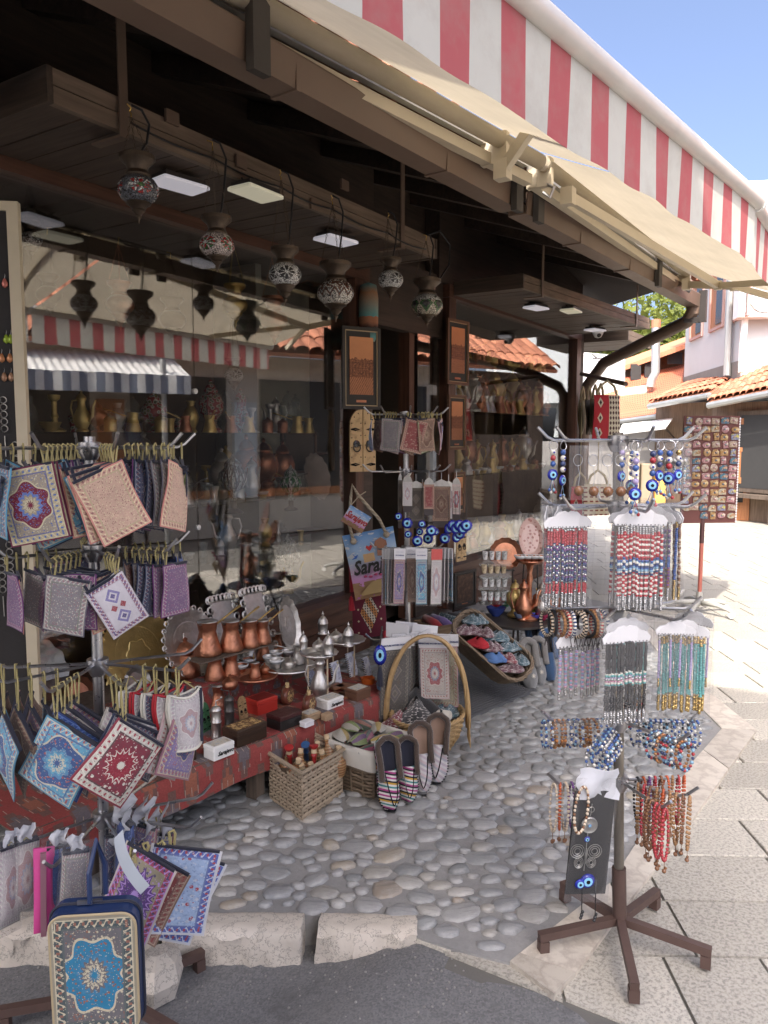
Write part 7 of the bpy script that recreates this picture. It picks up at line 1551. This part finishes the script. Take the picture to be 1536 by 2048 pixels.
easel(tray(at(1062,1118, d=4.72), .075, mat('rose_enamel', fn=lambda: mix((voro(coord('Object'), 42) < .32), (.6,.42,.38), (.36,.16,.14)), rough=.35), 'tall oval rose patterned plate standing by the right window', 76, FACE, 1.7, 0, 'copper plates by the right window')); easel(tray(at(1012,1140, d=4.74), .1, 'copper', 'round engraved copper plate leaning behind the shot glasses', 72, FACE, 1, 1, 'copper plates by the right window')); tray(at(1092,1236, z=.302), .09, 'copper', 'small round copper plate at the right of the round table', 72, FACE-.3, 1, 1, 'copper plates by the right window')
for k in range(4): vessel('cup', 'copper', at(1040+k*14, 1124, d=4.58), 1.1, k, 'copper cup, %s from left on the rose copper tray' % ORD[k], 'cups on the rose tray', 'cup')
# ================================================================ WALL DRESSING
W_FRM = mat('black_frame', (.03,.026,.024), .35, .1); M_GILT = mat('gilt_edge', (.42,.33,.2), .35, .6); M_MATB = mat('mount_dark', (.045,.042,.04), .8)
def m_copperpic(name, sd_):
    def f():
        u, v, w = sep(coord('UV')); P = comb(u*3+sd_, v*5, 0); n = noise(P, 3.2, 5, .7); e = noise(comb(u*14+sd_, v*22), 1.6, 4, .75); hz = (.62+.2*noise(comb(u*5+sd_, 0), 1, 2)-.1)
        blk = ((u*7+sd_).fr() < .12).max(((v*11).fr() < .1)); sky_ = v > hz
        dk = mix((e-.42)*4, (.10,.035,.018), (.46,.19,.09)); dk = mix((blk)*(v > .3)*(n > .45), dk, (.09,.032,.018)); dk = mix((v < .3)*(((u*1.2-v*1.6)*9).fr() < .4), dk, (.5,.22,.11))
        return mix(sky_, dk, mix(v, (.36,.14,.06), (.62,.28,.13))), e
    return mat(name, fn=f, rough=.4, metal=.35, var=.1, vs_=20, bump=.35)
def picture(p, yaw, W, H, label, sd_=0., fr=None, plate=True, mount=.2, gilt=True, picm=None):
    t = thing('copper_picture', label, 'picture', p, (0, 0, yaw)); F = .02
    for a, b in (((-W/2,-.012,-H/2),(W/2,.008,-H/2+F)),((-W/2,-.012,H/2-F),(W/2,.008,H/2)),((-W/2,-.012,-H/2+F),(-W/2+F,.008,H/2-F)),((W/2-F,-.012,-H/2+F),(W/2,.008,H/2-F))): ob('frame_bar', MB().box(a, b), fr or W_FRM, t)
    ob('mount', MB().box((-W/2+F,-.002,-H/2+F),(W/2-F,.002,H/2-F)), M_MATB, t); w, h = W*(1-mount*1.9), H*(1-mount*1.5)
    ob('copper_relief', MB().box((-w/2,-.007,-h/2+H*.03),(w/2,-.0025,h/2+H*.03)), picm or m_copperpic('copper_pic_%d' % int(sd_*10), sd_), t)
    if gilt:
        q = MB()
        for a, b in (((-W/2+F,-.008,-H/2+F),(W/2-F,-.004,-H/2+F+.006)),((-W/2+F,-.008,H/2-F-.006),(W/2-F,-.004,H/2-F)),((-W/2+F,-.008,-H/2+F+.006),(-W/2+F+.006,-.004,H/2-F-.006)),((W/2-F-.006,-.008,-H/2+F+.006),(W/2-F,-.004,H/2-F-.006))): q.box(a, b)
        ob('gilt_slip', q, M_GILT, t)
    if plate: ob('name_plate', MB().box((-W*.13,-.005,-H/2+H*.085),(W*.13,-.0025,-H/2+H*.115)), M_COP, t)
    return t
picture(at(722,737, Y=2.70), FACE*.45, .27, .50, 'framed copper relief of an old street and bridge, large, left of the door', 0.3)
W_FRB = mat('brown_frame', (.12,.06,.035), .4)
picture(at(915,705, Y=2.735), -.12, .29, .49, 'framed copper relief of a townscape in a brown frame, right of the door', 2.1, W_FRB); picture(at(913,845, Y=2.735), -.12, .24, .42, 'framed copper relief partly hidden behind the centre rack pouches', 3.7, W_FRB)
picture(at(917,985, Y=2.74), -.12, .16, .32, 'narrow framed relief behind the pale amulet', 5.2, W_FRB, False); picture(at(929,1178, Y=2.69), -.2, .28, .29, 'dark landscape relief in a black frame leaning low by the right window', 6.6, W_FRM, True, .16, False, mat('dark_relief', fn=lambda: mix((noise(coord('Object'), 30, 5, .75)-.45)*3, (.07,.045,.035), (.22,.13,.09)), rough=.4, metal=.5))
door_plaque(at(725,943, Y=2.7), FACE*.5, 1.5, 'arched wooden double door plaque with black iron rings beside the door'); door_plaque(at(922,1122, Y=2.74), -.15, 1.08, 'small wooden door plaque low beside the right window, behind the eye charms')
# canvas tote
M_TOTE = mat('tote_print', fn=lambda: (lambda u, v, n, k: mix((v < .26)*(n > .4), mix((k > .58)*(v > .35), ramp(v+n*.15-.07, [(.0,(.42,.12,.40)),(.3,(.6,.3,.55)),(.45,(.62,.5,.65)),(.62,(.45,.6,.75)),(1,(.12,.3,.62))]), (.66,.68,.7)), mix(k, (.22,.1,.05), (.45,.3,.16))))(sep(coord('UV'))[0], sep(coord('UV'))[1], noise(scale(coord('UV'), (6,6,1)), 1, 3), noise(scale(coord('UV'), (3,9,1)), 1.3, 4)), rough=.55, var=.08)
pt = at(735,1062, d=4.15); tt = thing('canvas_tote', 'blue and pink canvas tote bag lettered Sarajevo with rope handles', 'bag', pt, (0, -.2, FACE+.05))
ob('bag', cushion(.28, .36, .05, 2, 10, 10), M_TOTE, tt, smooth='all')
M_ROPE = mat('rope', fn=lambda: mix((sep(coord('UV'))[1]*26+sep(coord('UV'))[0]*2).fr(), (.30,.25,.18), (.55,.49,.38)), rough=.85, bump=.5)
for y in (-.02, .02): h_ = ob('rope_handle', MB().tube([(-.085,y-.012,-.03),(-.09,y-.01,.06),(-.05,y,.2),(-.03,y+.004,.26),(-.01,y,.2),(.075,y-.01,.05),(.095,y-.012,-.03)], .0085, 8), M_ROPE, tt, smooth='all')
for x in (-.085,.095): ob('knot', MB().ball((x,-.035,-.035), .018, 8, 6), M_ROPE, tt, smooth='all')
T_SARB = text_mesh('Sarajevo', .1, .35, .003); ob('lettering', T_SARB, M_INKK, tt, (.02,-.036,-.185), (PI/2,0,.03)).scale = (.82,1.05,1)
ob('printed_tower', MB().prism([(-.02,0),(.02,0),(.02,.05),(.035,.055),(.03,.08),(.0,.1),(-.03,.08),(-.035,.055),(-.02,.05)], -.001, .001, tr(.045,-.036,-.14) @ ry(.15) @ rx(PI/2)), mat('tower_print', (.36,.17,.1), .6), tt); ob('printed_house', MB().box((-.05,-.037,-.16),(.01,-.035,-.115)), mat('house_print', (.55,.36,.18), .6), tt)
ob('printed_heart', MB().prism([(0,-.02),(.018,.002),(.012,.014),(0,.006),(-.012,.014),(-.018,.002)], -.001, .001, tr(-.01,-.036,-.085) @ rx(PI/2)), mat('heart_red', (.5,.03,.03), .5), tt); ob('printed_bird', MB().prism([(-.02,-.012),(0,0),(-.012,.022),(.004,.004),(.02,.01),(.008,-.01)], -.001, .001, tr(-.095,-.033,-.12) @ rx(PI/2)), mat('bird_blue', (.05,.15,.5), .5), tt)
ob('printed_bridge', MB().grid(lambda u, v: (-.1+.2*u, -.034, -.335+.06*v*math.sin(PI*u)+.01*v), 10, 2), mat('bridge_print', (.4,.28,.12), .6), tt); ob('printed_roses', (lambda b: [b.ball((-.06+.028*i,-.034,-.235-.006*(i % 2)), .011, 7, 5, .6) for i in range(6)] and b)(MB()), mat('rose_print', (.5,.06,.16), .5), tt)
p = at(722,1022, d=4.06); t2 = thing('small_purse', 'small pink and blue purse lettered Sarajevo hanging over the tote', 'purse', p, (0, .55, FACE+.05)); ob('purse', cushion(.13, .10, .02, 3), M_TOTE, t2, (0,0,0), smooth='all'); ob('lettering', T_SARB, mat('red_letter', (.42,.03,.03), .5), t2, (0,-.016,-.045), (PI/2,0,0)).scale = (.36,.5,1); ob('strap', MB().tube([(-.06,0,0),(-.05,.01,.06),(-.03,.02,.1)], .003, 5), M_ROPE, t2)
# kilim bag below
M_KBAG = mat('kilim_bag', fn=lambda: (lambda u, v: (lambda q, st: mix(((u-.5).abs()*1.5+(v-.55).abs()*1.0) < .42, mix(q < .1, (.11,.012,.025), (.5,.45,.3)), mix(st > .5, mix(((u*14).fr() < .5)*((v*18).fr() < .6), (.45,.2,.07), (.02,.015,.015)), mix(((u*14).fr() < .5)*((v*18).fr() < .6), (.55,.5,.4), (.03,.02,.02)))))(((((u*3).fr()-.5).abs())+(((v*4).fr()-.5).abs())), (((u+v*.8)*3).fr())))(sep(coord('UV'))[0], sep(coord('UV'))[1]), rough=.9, bump=.4, var=.12)
p = at(735,1180, d=4.3); t2 = thing('kilim_bag', 'maroon kilim shoulder bag with black and orange diamonds under the tote', 'bag', p, (0, -.06, FACE+.3)); ob('bag', cushion(.2, .27, .03, 4), M_KBAG, t2, smooth='all'); M_RT = mat('red_tassel', (.38,.015,.03), .9, sheen=.3)
ob('strap', MB().tube([(-.09,0,0),(-.085,.01,.14),(-.06,.02,.25)], .012, 6), M_RT, t2)
for x, z in ((.1,-.28),(.085,-.27),(-.1,-.05)): ob('tassel', MB().lathe([(.004,.03),(.012,.02),(.02,-.05),(.0,-.055)], 8, tr(x,-.01,z)), M_RT, t2, smooth=True)
# rolled kilim cushion above the window post, earring board
tag(ob('kilim_cushion', MB().lathe([(0,-.2),(.05,-.2),(.06,-.15),(.062,.1),(.05,.18),(0,.2)], 14), mat('kilim_teal', fn=lambda: ramp((sep(coord('Object'))[2]*3+.1*noise(coord('Object'), 30, 2)).fr(), [(0,(.12,.33,.33)),(.45,(.4,.2,.1)),(.6,(.14,.36,.36)),(.8,(.05,.03,.03)),(.9,(.35,.15,.08))]), rough=.9, bump=.5), None, at(737,630, Y=2.71), smooth='all'), 'rolled teal and rust kilim hanging above the large framed relief', 'kilim')
W_BRD = mat('black_board', (.03,.028,.028), .8, bump=.3, bs=100)
pb = at(58, 880, d=2.62); eb = thing('earring_board', 'black earring board with a cream wooden frame at the left edge', 'display board', (pb.x, pb.y, .42), (0,0,FACE+.12))
ob('panel', MB().box((-.4,.0,.0),(-.035,.012,1.72)), W_BRD, eb)
for a, b in (((-.036,-.012,-.35),(.0,.018,1.75)),((-.4,-.012,1.72),(-.036,.018,1.75)),((-.4,-.012,-.04),(-.036,.018,0))): ob('frame_bar', MB().box(a, b), M_CREAM, eb)
EY = FACE+.12
def onb(px, py):
    n = Vector((-math.sin(EY), math.cos(EY), 0)); r = at(px, py, d=1)-CAM; o0 = Vector((pb.x, pb.y, 0))-n*.006; t_ = (o0-CAM).dot(n)/r.dot(n); return CAM+r*t_
for i, (px, py, c, lb) in enumerate(((9,560,(.6,.2,.16),'pink drop'),(12,672,(.28,.4,.04),'lime green leaf, left'),(21,672,(.28,.4,.04),'lime green leaf, right'),(3,710,(.5,.22,.1),'orange oval, left'),(19,710,(.5,.22,.1),'orange oval, right'),(8,748,(.35,.2,.12),'bronze ring, left'),(22,748,(.35,.2,.12),'bronze ring, right'),(24,1050,(.4,.03,.03),'red stone'),(43,1052,(.4,.4,.38),'silver disc'))):
    t = thing('earring', lb+' earring hooked on the black earring board', 'earring', onb(px, py), (0,0,EY), 'earrings'); ob('drop', MB().lathe([(0,-.026),(.009,-.02),(.011,-.012),(.004,.004),(0,.006)], 10, Matrix.Scale(.4, 4, (0,1,0))), mat('ear%d' % i, c, .25, .3), t, smooth='all'); ob('hook', MB().tube([(0,0,.004),(.003,-.002,.016),(0,.003,.02)], .0008, 4), M_STEEL, t)
for i, (px, py, n) in enumerate(((18,1090,6),(2,1110,6),(30,890,4),(6,800,5))):
    t = thing('drop_bracelet', 'silver bracelet of drop links pinned on the earring board, %s' % ('below the red stone','at the very edge','near the frame top','above the middle')[i], 'bracelet', onb(px, py), (0,0,EY), 'pinned bracelets')
    for k in range(n): ob('link', MB().tube([(.012*math.sin(2*PI*j/10)*(1 if j < 6 else .8), -.002, -.024*k+.011*math.cos(2*PI*j/10)) for j in range(11)], .002, 4), M_SILV, t)
    ob('chain_tail', MB().tube([(0,0,-.024*n),(.001,0,-.024*n-.07)], .0018, 4), M_SILV, t)
# ---------------------------------------------------------------- woven bags on a rod at the shop corner
rod = MB().tube([at(1163,748, d=8.0), at(1252,768, d=6.9)], .022, 8); tag(ob('hanging_rod', rod, M_BROWN, smooth=True), 'brown rod sticking out from the shop corner', 'rod')
M_RUG = mat('rug_red', fn=lambda: (lambda u, v: (lambda q: mix(u > .55, mix(q < .42, (.42,.03,.04), mix(q < .2, (.6,.54,.4), (.05,.04,.04))), mix((((u*9).fr()-.5).abs()+((v*9).fr()-.5).abs()) < .42, (.6,.54,.4), (.08,.04,.035))))(((((u-.22)*4).abs())+((v*3).fr()-.5).abs()*1.2)))(sep(coord('UV'))[0], sep(coord('UV'))[1]), rough=.9, bump=.4)
for i, (px, py, dd, yw, mt, H, lb) in enumerate(((1165,800,7.7,66,0,.34,'olive'),(1178,800,7.55,64,1,.34,'dark brown'),(1190,798,7.4,62,0,.34,'khaki'),(1201,796,7.25,60,1,.34,'near black'),(1214,790,7.1,12,2,.42,'red and cream'),(1160,972,7.5,40,2,.32,'lower maroon'),(1195,968,7.3,10,3,.3,'lower cream'))):
    m_ = (mat('olive_cloth', (.17,.13,.06), .9), mat('umber_cloth', (.06,.04,.025), .9), M_RUG, mat('rug_cream', fn=lambda: mix(((sep(coord('UV'))[1]*7).fr() < .35)*((sep(coord('UV'))[0]*5).fr() < .6), (.58,.5,.36), (.2,.05,.04)), rough=.9))[mt]
    t = thing('woven_bag', lb+' woven shoulder bag hanging at the shop corner', 'bag', at(px, py, d=dd), (0,0,FACE+math.radians(yw)), 'woven bags at the corner'); ob('bag', cushion(.27, H, .05, i), m_, t, smooth='all'); ob('strap', MB().tube([(-.1,0,0),(-.07,0,.08),(0,0,.13),(.07,0,.08),(.1,0,0)], .012, 6), mat('cord_cream', (.5,.42,.26), .85), t, smooth='all')
    if i > 4: ob('cord', MB().tube([(0,0,.12),(0,0,.86)], .006, 5), mat('cord_cream', (.5,.42,.26), .85), t)
# ---------------------------------------------------------------- magnet stand
mg = Vector((6.427,1.158,0))+RT*.05; ms_ = thing('magnet_stand', 'tall board of souvenir magnets on a red pole with a wheeled base', 'display stand', mg, (0,0,FACE+.1))
ob('board', MB().box((-.185,-.008,.72),(.27,.008,1.56)), mat('board_brown', (.13,.045,.04), .6), ms_); q = MB()
for k in range(40): q.ball((.272,-.0,.73+.0207*k), .012, 6, 4)
ob('board_trim', q, M_PAPER, ms_); ob('pole', MB().tube([(0,0,.1),(0,0,.74)], .016, 10), mat('pole_red', (.42,.13,.1), .45), ms_, smooth=True); ob('pole_top', MB().tube([(0,.0,.56),(0,0,.9)], .0175, 10), mat('pole_dark', (.09,.04,.04), .5), ms_, smooth=True); ob('sleeve', MB().tube([(0,0,.05),(0,0,.17)], .026, 12), mat('pale_grey', (.4,.4,.38), .5), ms_, smooth=True)
for k in range(5):
    a = 2*PI*k/5+.25; d = Vector((math.cos(a), math.sin(a), 0)); l = ob('base_arm', MB().tube([d*.02+Vector((0,0,.085)), d*.15+Vector((0,0,.085)), d*.25+Vector((0,0,.06)), d*.27+Vector((0,0,.05))], [.022,.02,.016,.012], 8), mat('pale_grey', (.4,.4,.38), .5), ms_, smooth='all')
    ob('caster', MB().lathe([(.0,-.014),(.022,-.014),(.024,0),(.022,.014),(0,.014)], 12, tr(d*.27+Vector((0,0,.024))) @ rz(a) @ rx(PI/2)), M_WHITE, l, smooth=True)
MGM = [mat('mag%d' % i, fn=(lambda i=i: ramp(noise(scale(coord('Object'), (1,1,1)), 55, 3, .7), [(.3,a),(.48,b),(.6,c)])), rough=.3, var=.1) for i, (a, b, c) in enumerate((((.05,.2,.28),(.5,.42,.3),(.3,.15,.08)),((.6,.56,.48),(.3,.2,.14),(.5,.45,.4)),((.5,.35,.12),(.3,.16,.08),(.6,.5,.3)),((.55,.4,.4),(.3,.12,.14),(.62,.55,.5)),((.1,.28,.3),(.05,.12,.2),(.5,.3,.2)),((.6,.58,.55),(.12,.14,.3),(.55,.5,.1))))]
MGS = [MB().bbox((-.033,-.008,-.024),(.033,0,.024),.006).mesh('magnet'), MB().lathe([(.03,0),(.03,.006),(.025,.009),(0,.01)], 16, rx(PI/2)).mesh('magnet', True), MB().prism([(-.03,-.025),(.03,-.025),(.03,.005),(.018,.024),(-.018,.024),(-.03,.005)], 0, .008, rx(PI/2)).mesh('magnet'), MB().prism([(.033*math.cos(2*PI*k/16), .022*math.sin(2*PI*k/16)) for k in range(16)], 0, .009, rx(PI/2)).mesh('magnet'), MB().bbox((-.022,-.008,-.028),(.022,0,.028),.006).mesh('magnet')]
rm = random.Random(5); Mg = tr(mg) @ rz(FACE+.1)
for r in range(13):
    for c in range(6):
        if (r, c) in ((12,0),(12,1)): continue
        x = -.15+.075*c+rm.uniform(-.008,.008); z = 1.52-.0615*r+rm.uniform(-.006,.006); k = rm.choice((0,0,0,1,2,3,4)); mi = rm.randrange(6)
        o = ob('souvenir_magnet', MGS[k], MGM[0], None); o.matrix_world = Mg @ tr(x,-.0095,z) @ ry(rm.uniform(-.12,.12)); o.material_slots[0].link = 'OBJECT'; o.material_slots[0].material = MGM[mi]
        tag(o, '%s magnet, %s from left in row %s of the magnet board' % (('teal and tan','cream','ochre','rose','sea green','white and blue')[mi], ORD[c], ('one','two','three','four','five','six','seven','eight','nine','ten','eleven','twelve','thirteen')[r]), 'magnet', 'souvenir magnets'); ob('relief', MB().ball((rm.uniform(-.008,.008),-.009,0), .011, 6, 4, .8), MGM[(mi+2) % 6], o)
# ================================================================ SHOP WINDOW CONTENTS
def shelf(x0, x1, y0, y1, z, nm, glass=True): return wbox('glass_shelf' if glass else 'wood_shelf', (x0, y0, z-.008), (x1, y1, z), G_CLEAR if glass else W_RED)
rw = random.Random(21)
def stock(x0, x1, y, z, kinds, metals, lev, win, step=(.09,.13), sc=(.9,1.25), jy=.03):
    x = x0; i = 0
    while x < x1 and i < 29:
        k = rw.choice(kinds); me = rw.choice(metals); s = rw.uniform(*sc); mt = me if isinstance(me, str) else me[1]; mn = me if isinstance(me, str) else me[0]
        vessel(k, mt, Vector((x, y+rw.uniform(-jy,jy), z+.001)), s, rw.uniform(0,6), '%s %s, %s from left on the %s of the %s window' % (mn, {'pot':'coffee pot','urn':'lidded urn','jug':'ewer','vase':'vase','bowl':'bowl','cup':'cup','sugar':'sugar pot','dome':'domed cup','mill':'coffee mill','samovar':'samovar','candle':'candlestick','glass':'tea glass','jar':'lidded jar','ball':'mosaic lamp'}[k], ORD[i], lev, win), 'stock in the %s window' % win, 'vessel')
        x += rw.uniform(*step); i += 1
GLS = ('clear glass', glassy('tumbler', (.9,.93,.92), 1.6, .02, (.7,.72,.72), .08)); PTD = ('painted', mat('painted_ware', fn=lambda: ramp(voro(coord('Object'), 60, out=0), [(0,(.5,.4,.08)),(.3,(.05,.05,.05)),(.45,(.55,.52,.42)),(.6,(.3,.05,.05))]), rough=.25))
for z in (1.42,1.03,.72): shelf(1.5 if z > .8 else 2.9, 4.0, 3.02, 3.32, z, 'l')
stock(1.85, 3.95, 3.15, 1.42, ('vase','candle','jug','glass','samovar','ball','glass'), (GLS,'brass','copper','pewter',PTD), 'top shelf', 'left', (.09,.13))
stock(1.95, 3.95, 3.12, 1.03, ('pot','jar','samovar','glass','jug','cup','dome','jar'), ('copper','brass','pewter',GLS,'pewter'), 'middle shelf', 'left', (.08,.12), (.95,1.3))
stock(1.9, 3.95, 3.04, 1.42, ('jar','pot','jug','bowl'), ('brass','copper','brass'), 'top shelf front', 'left', (.13,.18), (.8,1.0), .01)
stock(2.0, 3.95, 3.27, 1.03, ('samovar','jug','vase','candle'), ('brass','copper','pewter'), 'middle shelf rear', 'left', (.13,.18), (1.3,1.6), .01)
stock(3.0, 3.95, 3.16, .72, ('dome','glass','jug','candle','jar','cup','vase'), ('pewter','pewter',GLS,'brass'), 'lower shelf', 'left', (.08,.12))
stock(3.35, 3.95, 3.2, .385, ('dome','jug','samovar','candle','jar','vase'), ('pewter','pewter','brass',GLS), 'floor', 'left', (.1,.14), (1,1.4))
for i, (px, py, s, mt, lb) in enumerate(((467,1000,1.5,MOS[3],'brown diamond'),(582,1000,1.25,mosaic('mos_g', (.55,.56,.54), (.04,.2,.06), (.05,.3,.1), WT, 5, 0),'green star'),(577,1150,1.5,MOS[4],'black and white'))):
    p = at(px, py, Y=2.98); t = vessel('ball', mt, p, s, 0, lb+' mosaic table lamp behind the left pane', 'mosaic table lamps', 'lamp'); ob('stem', MB().lathe([(.034,-.05),(.036,-.045),(.012,-.03),(.012,.014),(.03,.005)], 12), M_BRZ, t)
for i, (px, py, R, Y, lb, mt) in enumerate(((335,1010,.16,3.28,'large round silver tray behind the carpet rack in the left window','pewter'),(640,1000,.17,3.34,'large dull silver plate at the right of the left window',mat('dull_plate', (.25,.22,.2), .5, .3, bump=.5, bs=80)))):
    tray(at(px, py, Y=Y), R, mt, lb, 78, .1, 1, 1, 'trays in the left window')
picture(at(598,905, Y=3.5), .05, .42, .3, 'dark wooden framed picture at the back of the left window', 7.5, W_FRB, False, .1, False, mat('dark_pic', (.07,.055,.045), .6)); door_plaque(at(533,985, Y=3.4), .1, 1.25, 'wooden arched plaque at the back of the left window')
for z in (2.08,1.62,1.06): shelf(5.45, 8.25, 3.0, 3.3, z, 'r')
stock(5.5, 8.2, 3.1, 2.08, ('jar','pot','vase','bowl'), ('brass','copper','brass'), 'highest shelf', 'right', (.1,.13), (.9,1.2))
stock(5.5, 8.2, 3.08, 1.62, ('pot','jug','pot','samovar','vase'), ('copper','brass','copper','pewter'), 'upper shelf', 'right', (.1,.13), (1.2,1.6))
stock(5.5, 8.2, 3.08, 1.06, ('jar','cup','bowl','urn','sugar','pot'), ('brass','copper','pewter',PTD), 'middle shelf', 'right', (.1,.13), (1.0,1.4)); stock(5.6, 8.1, 3.22, 1.06, ('jug','samovar','jug'), ('pewter','brass','copper'), 'middle shelf rear', 'right', (.2,.3), (1.4,1.8))
stock(5.55, 8.2, 3.25, 1.62, ('samovar','jug','vase'), ('brass','copper','brass'), 'upper shelf rear', 'right', (.17,.24), (1.5,1.9), .01)
stock(5.5, 8.2, 3.05, .385, ('jug','samovar','pot','urn','vase'), ('brass','pewter','copper'), 'floor', 'right', (.13,.17), (1.2,1.7))
for i, (px, py, R, el, me) in enumerate(((955,1130,.12,1.5,'copper'),(1010,1110,.17,.9,'pewter'),(1070,1105,.22,1,'brass'),(985,940,.14,1,'pewter'),(1125,1110,.15,1,'copper'),(1040,935,.13,1,'brass'))): tray(at(px, py, Y=3.3), R, me, '%s tray standing at the back of the right window, %s from left' % (me, ORD[i]), 80, 0, el, 1, 'trays in the right window')
# inside the door: shelf of small pictures and pale wall
wbox('wood_shelf', (4.3, 3.9, .95), (5.25, 4.1, .97), W_RED); wbox('wood_shelf', (4.3, 3.9, 1.25), (5.25, 4.1, 1.27), W_RED); wbox('wood_shelf', (4.3, 3.9, .6), (5.25, 4.1, .62), W_RED)
wbox('partition', (4.22, 4.12, .05), (5.3, 4.16, 2.6), mat('inner_pale', (.34,.33,.28), .8))
for i, (px, py) in enumerate(((742,965),(775,970),(790,968),(782,1015),(770,890),(748,888),(795,1010))): picture(at(px, py, Y=3.95), 0, .13, .14, 'small framed souvenir picture inside the doorway, %s counted from the left shelf end' % ORD[i], 8.0+i, M_PAPER if i < 5 else W_FRM, False, .1, False, MGM[i % 6])
for i, (px, py, w, h) in enumerate(((795,720,.2,.34),(795,870,.2,.4),(760,700,.14,.3))): picture(at(px, py, Y=4.05), 0, w, h, 'dark framed picture high inside the doorway, %s' % ('upper right','lower right','upper left')[i], 16.+i, W_FRM, False, .15, False, M_GLD)
